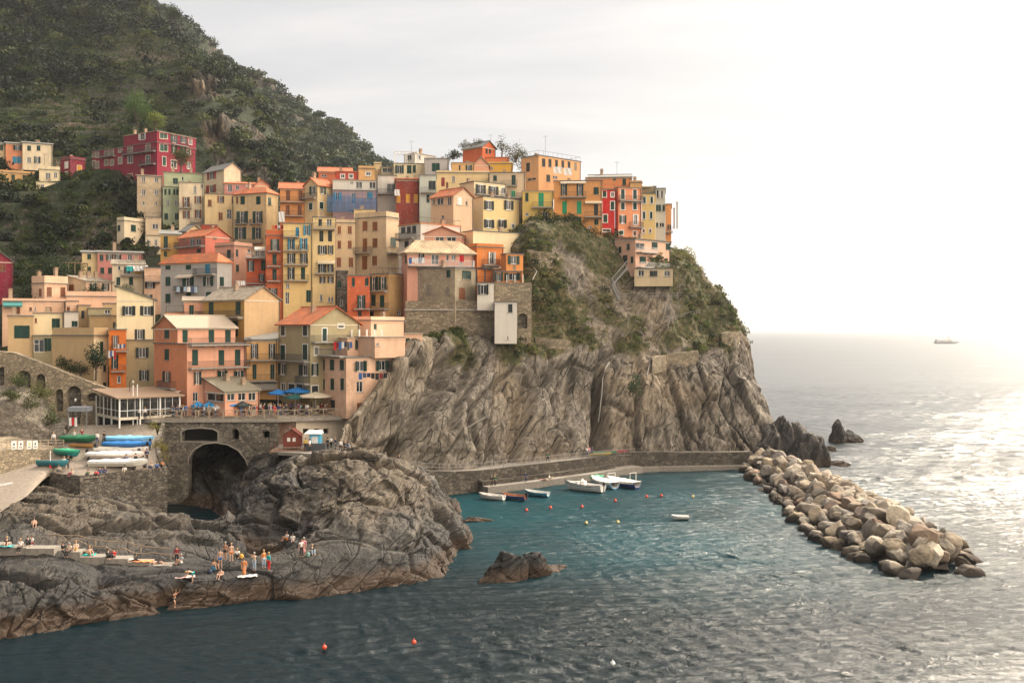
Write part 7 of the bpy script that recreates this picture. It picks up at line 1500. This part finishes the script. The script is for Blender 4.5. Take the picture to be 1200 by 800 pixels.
for i, (u, v) in enumerate([(163,539),(168,535),(173,531),(176,527)]):
    q = hit(u, v, ['slip']); e = empty('outboard_motor', q+Vector((0,0,.95)), R(40+i*20), ['lowest','second','third','highest'][i]+' black outboard motor in the rack at the boat terrace edge', 'motor', 'motors in the rack'); motor(e, 0, 0); m = MB(); m.bar((0,.1,-.95),(0,.1,.1),.07); m.bar((0,-.3,-.95),(0,.1,-.3),.06); m.build('stand', STEEL, e)
# kayaks on the quay
for i, (u, dy, c, lab) in enumerate([(703,1.2,(0.30,0.23,0.07),'yellow kayak lying on the quay path'),(709,2.0,(0.03,0.16,0.08),'green canoe lying behind the yellow kayak'),(722,1.6,(0.28,0.04,0.03),'red kayak standing at the right end of the kayak group')]):
    Y0 = float(np.interp(u, [p[0] for p in PT], [p[2] for p in PT])); boat(PU(u, Y0+dy, 3.0), R(15), 4.0, .8, .35, c, c, lab, thwarts=1, group='kayaks on the quay', name='kayak')
# far boats
def ferry(u, v, L, label, kind=0):
    q = PZ(u, v, 0); e = empty('ferry' if kind == 0 else 'motor_yacht', q, 0.1, label, 'boat'); o_, i_ = hull(L, L*.2, L*.07); m = MB(); m.loft(o_, closed=False); m.loft([r[::-1] for r in i_], 0, closed=False); m.build('hull', flat('hull_paint', (0.5,0.5,0.5), .5), e)
    m = MB(); m.box(-L*.45, L*.25, -L*.08, L*.08, L*.06, L*.12)
    if kind == 0: m.box(-L*.45, L*.12, -L*.08, L*.08, L*.122, L*.16); m.box(L*.0, L*.14, -L*.06, L*.06, L*.162, L*.20)
    else: m.box(-L*.1, L*.1, -L*.06, L*.06, L*.122, L*.17)
    m.build('superstructure', WHITE, e); m = MB()
    for i in range(10): x = -L*.42+i*L*.06; m.box(x, x+L*.035, -L*.0815, -L*.0802, L*.08, L*.105)
    m.build('window', DARKHOLE, e); m = MB(); m.bar((L*.05,0,L*.16),(L*.05,0,L*.26), L*.012); m.build('mast', IRON, e)
ferry(1110, 402.5, 40, 'white excursion ferry far out on the glittering sea'); ferry(1138, 391, 28, 'tiny grey boat near the horizon right of the ferry', 1)
# small open boat moving in the bay
boat(wp(797,608,-.05), R(178), 2.2, 1.0, .4, w_, w_, 'tiny white dinghy floating alone in the bay')
# buoys
for i, (u, v, c, lab) in enumerate([(617,598,'r','leftmost red buoy in front of the small boats'),(645,595,'r','second red buoy from the left in the harbour'),(682,594,'r','red buoy below the white motor boat'),(721,587,'r','red buoy below the blue hulled boats'),(758,582,'r','red buoy right of the moored boats'),(775,581,'r','rightmost red buoy before the quay'),(812,582,'y','pale yellow buoy far right in the harbour'),(687,613,'y','left yellow white buoy in the middle of the bay'),(724,612,'y','right yellow white buoy in the middle of the bay'),(380,759,'r','orange red buoy in the foreground water'),(485,753,'r','slim orange buoy in the foreground water'),(718,778,'w','small white float near the lower photo edge')]):
    q = PZ(u, v, 0); r = .22 if v < 650 else .2; e = empty('buoy', q, 0, lab, 'buoy', 'mooring buoys'); m = MB(); m.lathe([(.02,-r*.8),(r*.6,-r*.6),(r*.95,-r*.1),(r*.95,r*.3),(r*.65,r*.8),(r*.22,r*1.05),(r*.18,r*1.4),(.01,r*1.42)], 14)
    m.build('float', flat('buoy_skin', {'r': (0.62,0.07,0.035), 'y': (0.62,0.48,0.20), 'w': (0.6,0.6,0.58)}[c], .4), e, (0,0,.05), smooth=True); m = MB(); m.tube([(.08*math.cos(t), 0, r*1.5+.08*math.sin(t)) for t in np.linspace(0, 6.28, 9)], .015, 4); m.build('ring', IRON, e, (0,0,.05))
# parasols
def parasol(u, Y, z, r, c, label, hh=2.3):
    p = PU(u, Y, z); e = empty('parasol', p, rp.uniform(0, 1), label, 'parasol', 'parasols on the square'); m = MB(); n = 8; rings = []
    tip = (0,0,hh+.55); rim = [(r*math.cos(2*math.pi*k/n), r*math.sin(2*math.pi*k/n), hh) for k in range(n)]; low = [(x*1.0, y*1.0, hh-.18) for x, y, _ in rim]
    m.add([tip]+rim+low, [(0, k+1, (k+1) % n+1) for k in range(n)]+[(k+1, k+1+n, (k+1) % n+1+n, (k+1) % n+1) for k in range(n)]); m.build('canopy', flat('parasol_cloth', c, .75), e)
    m = MB(); m.tube([(0,0,0),(0,0,hh+.6)], .03, 6); m.build('pole', WHITE, e); m = MB(); m.lathe([(.3,0),(.3,.08),(.06,.10)], 10); m.build('base', STONE, e)
    m = MB(); [m.bar((0,0,hh+.1), (x*.97, y*.97, z_), .025) for x, y, z_ in rim]; m.build('rib', WOOD, e)
BL = (0.01,0.15,0.42)
for a in [(232,140,11.6,1.0,(0.02,0.25,0.55),'small bright blue parasol at the left end of the square',1.5),(245,139.8,11.6,1.1,(0.02,0.28,0.58),'half closed blue parasol left of the white one',1.5),(257,139.5,11.6,1.2,(0.62,0.58,0.52),'low white parasol between two blue ones',1.3),(271,139.5,11.6,1.4,(0.02,0.20,0.50),'blue parasol in the middle of the cafe tables',1.7),(284,139.5,11.6,1.4,(0.02,0.03,0.03),'black parasol right of the cafe blue ones',1.6),
          (326,144,11.6,1.5,BL,'left one of the two wide deep blue parasols',3.0),(350,144,11.6,2.2,BL,'widest deep blue parasol under the olive house',3.3),(346,142,11.6,1.6,(0.01,0.08,0.07),'dark green parasol below the widest blue one',2.5),(370,142.5,11.6,2.6,(0.62,0.52,0.38),'large cream parasol at the right end of the square',2.7)]: parasol(*a)
# red kiosk and ticket booth
def kiosk():
    p = PU(332, 130.5, 8.0); e = empty('kiosk', p, .05, 'rust red kiosk with a pointed gable on the terrace by the bridge', 'kiosk'); RD = flat('rust_red', (0.15,0.030,0.015), .8, var=.4)
    m = MB(); m.box(0, 2.2, 0, 1.8, .4, 1.9); m.add([(0,0,1.9),(2.2,0,1.9),(1.1,0,2.7),(0,1.8,1.9),(2.2,1.8,1.9),(1.1,1.8,2.7)], [(0,1,2),(3,5,4)]); m.build('wall', RD, e)
    m = MB(); m.add([(-.15,-.2,1.85),(1.1,-.2,2.78),(1.1,2,2.78),(-.15,2,1.85)], [(0,1,2,3)]); m.add([(2.35,-.2,1.85),(1.1,-.2,2.78),(1.1,2,2.78),(2.35,2,1.85)], [(0,3,2,1)]); m.build('roof', RD, e)
    m = MB(); railing(m, [(-1.4,-1.4,0),(3.0,-1.4,0),(3.0,0,0)], 1.0, .5, .03); m.build('railing', RD, e); m = MB(); m.box(-1.5, 3.2, -1.6, 3, -.15, .02); m.build('platform', WOOD, e); m = MB(); m.box(.5,.9,-.03,-.001,1.1,1.6); m.box(1.2,1.6,-.03,-.001,1.1,1.6); m.build('poster', POST, e)
    m = MB(); [m.box(3.2+.35*i, 3.2+.35*i+.34, -1.6, 0, -.15-.2*i, -.08-.2*i) for i in range(4)]; m.build('stair', STONE, e)
    p = PU(358, 130.2, 8.0); e = empty('ticket_booth', p, .0, 'small white ticket booth with light blue corner panels', 'booth'); m = MB(); m.box(.5, 1.9, 0, 1.5, 0, 2.1); m.build('cabin', flat('sky_blue', (0.10,0.42,0.62), .5), e); m = MB(); m.box(.8, 1.6, -.03, -.001, .9, 1.8); m.build('window', WHITE, e)
    m = MB(); m.add([(-.1,-.4,2.12),(2.1,-.4,2.12),(2.1,1.6,2.12),(-.1,1.6,2.12),(-.1,-.4,2.22),(2.1,-.4,2.22),(1.9,1.6,2.5),(.1,1.6,2.5)], [(0,3,2,1),(4,5,6,7),(0,1,5,4),(1,2,6,5),(2,3,7,6),(3,0,4,7)]); m.build('roof', WHITE, e); m = MB(); m.bar((0,-.3,0),(0,-.3,2.12),.08); m.build('post', WHITE, e); m = MB(); m.box(.3,2.8,-1.0,-.75,0,1.0); m.build('counter', flat('dark_counter', (0.05,0.055,0.06), .6), e)
kiosk()
# street lamps, poles, antennas
def lamp(u, Y, z, hh, label):
    p = PU(u, Y, z); e = empty('street_lamp', p, 0, label, 'street lamp'); m = MB(); m.tube([(0,0,0),(0,0,hh),(.12,0,hh+.25),(.45,0,hh+.3)], .045, 6); m.build('pole', IRON, e); m = MB(); m.lathe([(.06,.0),(.16,-.12),(.13,-.38),(.04,-.42)], 8, (.45,0,hh+.28)); m.build('lantern', flat('lantern_glass', (0.5,0.48,0.42), .3), e)
lamp(84.5,136,10.5,3.6,'iron street lamp in front of the arched wall'); lamp(152,139,11.6,4.8,'tall curved lamp pole behind the pale canopy')
for i, (u, v0, v1, Y, lab) in enumerate([(156,452,500,134.5,'left steel flagpole at the pavilion corner'),(161,451,500,134.7,'right steel flagpole at the pavilion corner')]):
    p = P(u, v1, Y); q = P(u, v0, Y); m = MB(); m.tube([(0,0,0),(0,0,q.z-p.z)], .07, 6); m.lathe([(.1,0),(.01,.1)], 6, (0,0,q.z-p.z)); tag(m.build('flagpole', WHITE, None, p), lab, 'pole')
q = PZ(59, 556, 6.2); m = MB(); m.tube([(0,0,0),(0,0,2.9)], .06, 6); o = m.build('pole', WHITE); e = empty('marker_pole', q, 0, 'red and white marker pole at the corner of the boat terrace', 'pole'); o.parent = e; m = MB(); m.box(-.12,.12,-.08,.08,.5,1.6); m.build('red_panel', flat('signal_red', (0.5,0.02,0.02), .6), e)
for i, (u, vb, vt, Y, lab) in enumerate([(793.5,268,238,205,'slim flue pipe at the seaward end of the upper row'),(790,268,245,205.5,'shorter flue pipe left of the seaward end')]):
    m = MB(); a = P(u, vb, Y); b = P(u, vt, Y); m.tube([(0,0,0),(0,0,b.z-a.z)], .16, 7); m.lathe([(.16,0),(.3,.1),(.05,.35)], 7, (0,0,b.z-a.z)); tag(m.build('flue_pipe', STONE, None, a), lab, 'pipe')
def antenna(u, v, Y, label, hgt=2.4):
    p = P(u, v, Y); m = MB(); m.bar((0,0,-.3),(0,0,hgt),.05); m.bar((-.6,0,hgt-.1),(.6,0,hgt-.1),.03); [m.bar((x,-.25,hgt-.1),(x,.25,hgt-.1),.025) for x in (-.5,-.3,-.1,.1,.3,.5)]; tag(m.build('antenna', IRON, None, p), label, 'antenna')
for a in [(639,181,215,'television antenna on the big tan house',4),(575,170,233,'television antenna above the topmost orange gable'),(129,158,238,'antenna on the large magenta building'),(52,196,256,'thin mast on the pale yellow small villa',3.4),(482,178,222,'antenna on the pale yellow hilltop house'),(723,203,209,'antenna on the upper orange gable storey'),(345,207,208,'antenna on the orange loggia house'),(231,192,240,'antenna on the tall cream house with red shutters')]: antenna(*a)
# terraces: pergola frame, white posts
def posts_frame(u0, u1, v0, v1, Y, d, mat, name, label, cat, n=3, beam=True):
    a, b = P(u0, v1, Y), P(u1, v1, Y); t = P(u0, v0, Y).z-a.z; e = empty(name, a, 0, label, cat); L_ = b.x-a.x; pm = MB(); pm.box(-.07,.07,-.07,.07,0,t); po = None
    for y in (0, d):
        for i in range(n): q = pm.build('post', mat, e, (L_*i/(n-1), y, 0)) if po is None else inst('post', po.data, e, (L_*i/(n-1), y, 0)); po = po or q
    if beam:
        m = MB(); m.bar((0,0,t),(L_,0,t),.14); m.bar((0,d,t),(L_,d,t),.14); [m.bar((L_*i/6,-.2,t+.1),(L_*i/6,d+.2,t+.1),.08) for i in range(7)]; m.build('beam', mat, e)
posts_frame(462,489,178,191,218.5,3,WHITE,'pergola','white pergola frame on the pale yellow hilltop house','pergola')
posts_frame(73,95,308,321,198,3,WOOD,'pergola','rustic garden pergola left of the small yellow row house','pergola',4)
posts_frame(412,447,386,394,147,.5,WHITE,'terrace_posts','row of white posts on the peach roof terrace','post',5,False)
posts_frame(594,613,322,331,168,.4,WHITE,'terrace_posts','white posts on the wall under the orange cube','post',3,False)
posts_frame(558,578,314,331,163.5,3,IRON,'pergola','iron pergola frame on the terrace beside the drab grey house','pergola',3)
# laundry
def laundry(u0, u1, v, Y, items, label, rz=0, drop=.9):
    a, b = P(u0, v, Y), P(u1, v, Y); e = empty('clothesline', a, 0, label, 'laundry'); L_ = b-a; m = MB(); m.bar((0,0,0), L_, .025); m.build('line', IRON, e); n = len(items); r = random.Random(int(u0*10))
    for i, c in enumerate(items):
        x0 = L_*((i+.06)/n); x1 = L_*((i+.94)/n); h_ = drop*r.uniform(.7, 1.15); m = MB(); k = 5; vs = []
        for j in range(k+1):
            p = x0.lerp(x1, j/k)
            for z in (0, -h_*.5, -h_): vs.append((p.x, p.y-.04+.05*math.sin(j*2.2+z*2), p.z+z))
        m.add(vs, [(j*3+q, j*3+q+1, (j+1)*3+q+1, (j+1)*3+q) for j in range(k) for q in (0, 1)]); m.add([(x, y+.02, z) for x, y, z in vs], [(j*3+q, (j+1)*3+q, (j+1)*3+q+1, j*3+q+1) for j in range(k) for q in (0, 1)])
        m.build('sheet' if h_ > 1.3 else 'garment', flat('laundry_cloth', CC[c] if isinstance(c, str) else c, .85, var=.05), e)
laundry(648,659,195.5,209.6,['w'],'left white sheet on the big tan house',drop=1.9); laundry(660,671,197,210,['w'],'right white sheet on the big tan house, hanging lower',drop=1.7)
laundry(326,334,248,203,['w'],'large white sheet drying on the orange loggia house',drop=2.3)
laundry(624,631,221,200,['w'],'small cloth between brick red and white houses') if False else None
laundry(462,469,222,199,['w'],'white cloth hanging at the edge of the brick red house',drop=1.3)
laundry(391,413,400.5,137.5,['r','m','b','w','n','g','b'],'red and blue laundry on the green terrace of the cliff foot house',drop=1.0)
laundry(420,454,437,136.8,['b','d','n','k','k','m','k'],'dark blue laundry line under the green shuttered windows of the peach house',drop=.8)
laundry(127,136,411,147.2,['w','b','w','r'],'white and blue laundry on the narrow orange house',drop=1.1); laundry(138,147,403,147.4,['w','d','w','b'],'upper laundry line on the narrow orange house',drop=.7)
laundry(207,232,336,169.5,['s','k','s','w','d','s'],'grey laundry under the balcony of the grey white house',drop=1.0); laundry(276,288,329,174.5,['w','w'],'white laundry on the dark terrace of the red-orange house',drop=.8)
laundry(479,498,302,164.5,['b','w','w','s','w'],'pale laundry along the terrace of the pink slab roofed house',drop=.9); laundry(538,544,299,165,['r'],'bright red cloth on the terrace of the pink slab roofed house',drop=1.0)
laundry(318,336,264,176,['o','r','w','r','b'],'coloured cloths on the roof terrace above the tall orange-red tower',drop=.7); laundry(148,174,312,187.5,['t','w','w'],'teal and white cloth under the loggia awning',drop=.8)
laundry(150,158,303,201.5,['w'],'white cloth in front of the pink terrace row',drop=.6) if False else None
laundry(81,94,489,133.5,['w','r','w','k'],'red and white clothing rack under the blue grey canopy',drop=1.1)
# plants and trees
def tree(name, loc, rad, label, tint, hgt=1.0, K=1500, ls=.22, cat='tree', group=None, lumps=7, flat_=.9, seed=1):
    rg = np.random.default_rng(seed); e = empty(name, loc, 0, label, cat, group); m = MB(); tips = []
    m.tube([(0,0,-.5),(.05*rad,0,hgt*.5),(0,.03*rad,hgt)], [rad*.09+.03, rad*.07+.02, rad*.05+.01], 7)
    for k in range(lumps):
        a = k*2.4; t = Vector((math.cos(a)*rad*rg.uniform(.35,.6), math.sin(a)*rad*rg.uniform(.35,.6), hgt+rad*flat_*rg.uniform(-.05 if hgt > .9 else -.0, .95)-(0 if hgt > .9 else rad*.15))); tips.append(t); m.tube([(0,0,hgt*.6), tuple(Vector((0,0,hgt*.8)).lerp(t, .5)), tuple(t)], [rad*.045+.01, rad*.03+.008, .012], 5)
    tips.append(Vector((0,0,hgt+rad*flat_*1.1))); m.build('trunk', flat('bark', (0.09,0.065,0.045), .9), e)
    c = np.array([list(t) for t in tips]); V, Fq, col = leaves(c+np.array(loc)*0, rad*rg.uniform(.5, .68, len(c)), max(40, K//len(c)), ls, pick([tint], len(c), rg), flat_, rg, .3, full=True)
    o = np_mesh('crown', V, Fq, LEAF, fcol=col); o.parent = e; return e
DG = (0.030,0.045,0.016)
T = [('bush',(638,272),190,3.6,'dark ivy covered bush under the yellow house with the bright green door',(0.022,0.032,0.012),.2,3200,.22,.8),('tree',(212,200),226,2.6,'small tree growing in front of the magenta building',(0.07,0.075,0.025),1.4,1800,.22,.9),
 ('tree',(203,24),425,3.8,'lone round tree on the skyline of the near hill',(0.035,0.045,0.02),1.5,1500,.4,.9),('tree',(160,150),300,5.2,'bright green tree behind the magenta building',(0.055,0.095,0.02),3,2400,.34,1.1),('tree',(182,150),280,3.0,'yellow green shrubby tree right above the magenta roof',(0.13,0.16,0.03),1,1500,.28,.8),
 ('bush',(113,352),186,2.5,'dark green bush in front of the small yellow and pink row',(0.025,0.05,0.02),.4,1500,.2,.8),('shrub',(148,343),183,1.3,'potted shrubs on the pale balustrade terrace',(0.07,0.09,0.03),.3,700,.14,.7),
 ('tree',(46,348),190,4.2,'left dark tree among the gardens beside the magenta gable',(0.022,0.036,0.014),1.5,2600,.24,1.0),('tree',(62,338),192,4.0,'middle dark tree among the left gardens',(0.026,0.042,0.016),1.2,2400,.24,.9),('tree',(28,366),185,3.6,'low dark tree below the magenta gable house',(0.024,0.038,0.014),.8,2000,.24,.9),('tree',(85,322),200,2.4,'vine covered shrub at the garden pergola',(0.05,0.08,0.02),.5,1200,.2,.7),
 ('shrub',(94,437),147.5,1.4,'left part of the dark hedge at the foot of the blank beige house',(0.03,0.04,0.018),.2,900,.14,.7),('shrub',(82,433),148,1.3,'dark hedge tuft above the arched rubble wall',(0.035,0.045,0.018),.2,800,.14,.7),('shrub',(72,428),148.5,1.1,'small hedge tuft at the left end of the hedge row',(0.03,0.042,0.018),.2,700,.14,.7),
 ('cactus_bush',(112,442),146.5,1.7,'tall dark prickly bush at the corner of the blank beige house',(0.020,0.040,0.020),1.6,1200,.2,1.3),('shrub',(22,450),139.0,1.6,'green plants spilling from the left blind arch',(0.06,0.075,0.025),.1,900,.14,.7),('shrub',(46,462),137,2.0,'yellow green plants on the overgrown bastion',(0.09,0.095,0.03),.1,1100,.15,.6),('shrub',(60,492),136,1.5,'green plants hanging down the right side of the bastion',(0.06,0.08,0.025),.1,900,.14,.9),('shrub',(12,466),133.5,1.5,'green plants on the top of the bastion at the left',(0.06,0.075,0.025),.1,900,.14,.5),('shrub',(36,474),134,1.3,'small plant cushion in the middle of the bastion top',(0.07,0.08,0.03),.1,700,.14,.6),
 ('shrub',(180,505),133.5,1.2,'dry yellow plants beside the slipway top',(0.17,0.15,0.05),.1,800,.13,.7),('shrub',(187,528),128.5,1.2,'yellow flowering plants at the right edge of the boat terrace',(0.22,0.19,0.05),.1,800,.13,.8),('shrub',(190,541),125.8,1.0,'straw coloured plants near the boat terrace corner',(0.20,0.16,0.07),.1,700,.12,.8),
 ('tree',(560,180),232,2.2,'left bushy tree on the village skyline',(0.05,0.055,0.025),1.0,1100,.2,.7),('tree',(588,182),230,1.8,'thin sparse tree behind the topmost orange gable',(0.07,0.07,0.03),1.6,500,.2,1.0),('tree',(604,188),226,3.0,'wide olive tree on the skyline left of the big tan house',(0.075,0.075,0.035),.6,1600,.2,.7),('tree',(617,198),222,2.4,'lower olive tree beside the big tan house',(0.06,0.06,0.028),.4,1200,.2,.7),('tree',(545,176),234,1.6,'small sparse bush at the left end of the skyline garden',(0.06,0.06,0.03),.8,500,.18,.7),('hedge',(532,184),228,2.0,'dark trimmed hedge left of the topmost orange gable',(0.022,0.03,0.015),.1,1100,.2,.5),
 ('tree',(806,305),203,2.2,'yellow green bush on the seaward slope beside the pink house',(0.17,0.16,0.05),.3,1200,.17,.8),('tree',(792,300),201,1.6,'olive shrub just right of the pink house',(0.12,0.12,0.045),.2,900,.16,.8),('bush',(740,344),189,1.8,'left green bush under the pink house',(0.035,0.055,0.018),.2,1200,.15,.6),('bush',(758,346),189.5,2.0,'middle green bush under the pink house',(0.05,0.07,0.02),.2,1300,.15,.6),('bush',(796,346),193,1.9,'right green bush under the pink house',(0.05,0.065,0.02),.2,1200,.15,.6),('bush',(776,338),190.5,1.1,'bougainvillea bush with crimson flowers under the pink house',(0.35,0.04,0.06),.2,700,.13,.8),
 ('bush',(774,418),182.5,1.5,'left round green cushion bush on the cliff brink',(0.06,0.08,0.022),.1,1200,.12,.7),('bush',(806,414),185,1.2,'middle round cushion bush on the cliff brink',(0.10,0.12,0.03),.1,1000,.12,.7),('bush',(822,412),186,1.3,'right round yellow green cushion bush on the cliff brink',(0.12,0.14,0.03),.1,1000,.12,.7),('bush',(640,366),175,1.6,'green bush at the left terrace below the ivy',(0.04,0.065,0.02),.1,1100,.15,.7),('bush',(628,352),174,1.6,'green bush beside the mossy rubble wall',(0.04,0.06,0.02),.1,1100,.15,.8),('bush',(744,457),170,1.5,'ivy patch hanging on the cliff face',(0.03,0.06,0.02),.1,1000,.15,1.3)]
for i, (nm, (u, v), Y, r, lab, tint, hg, K, ls, fl) in enumerate(T):
    p = P(u, v, Y)
    tree(nm, p, r, lab, tint, hg, K, ls, 'plant' if nm in ('shrub', 'cactus_bush', 'hedge') else nm if nm in ('bush', 'tree') else 'plant', None, 7, fl, i+3)
# blue scaffold netting
a = P(481, 228, 200.5)
def scaffold():
    Y = 201.6; a = P(384, 248, Y); b = P(441, 228, Y); e = empty('scaffold', (a.x, Y-.2, a.z), 0, 'blue netted scaffold in front of the mauve house', 'scaffold'); L_ = b.x-a.x; h_ = b.z-a.z; m = MB()
    for i in range(8): m.bar((L_*i/7,0,0),(L_*i/7,0,h_+.8),.07)
    for z in (0,h_*.5,h_): m.bar((0,0,z),(L_,0,z),.07)
    m.build('frame', flat('scaffold_blue', (0.02,0.13,0.28), .5), e)
    nm = bpy.data.materials.new('netting'); nm.use_nodes = True; bb = nm.node_tree.nodes['Principled BSDF']; bb.inputs['Base Color'].default_value = (.02,.14,.30,1); bb.inputs['Alpha'].default_value = .55; bb.inputs['Roughness'].default_value = .9
    m = MB(); k = 24; vs = [];
    for i in range(k+1): x = L_*i/k; y = -.12+.07*math.sin(i*1.9); vs += [(x, y, .02), (x, y*1.4, h_*.5), (x, y, h_*(.92 if i < 14 else .8))]
    m.add(vs, [(i*3+j, i*3+j+1, (i+1)*3+j+1, (i+1)*3+j) for i in range(k) for j in (0,1)]); m.build('netting', nm, e)
scaffold()
# ------------------------------------------------------------------ haze: one closed box of even air
def haze():
    m = bpy.data.materials.new('haze'); m.use_nodes = True; nt = m.node_tree; nt.nodes.clear(); o = N(nt, 'ShaderNodeOutputMaterial'); v = N(nt, 'ShaderNodeVolumePrincipled'); v.inputs['Density'].default_value = 0.00008; v.inputs['Color'].default_value = (0.93, 0.95, 1.0, 1); v.inputs['Anisotropy'].default_value = 0.55; nt.links.new(v.outputs[0], o.inputs['Volume'])
    mb = MB(); mb.box(-62000, 62000, -450, 71000, -6, 330); tag(mb.build('haze', m), kind='stuff')
haze()
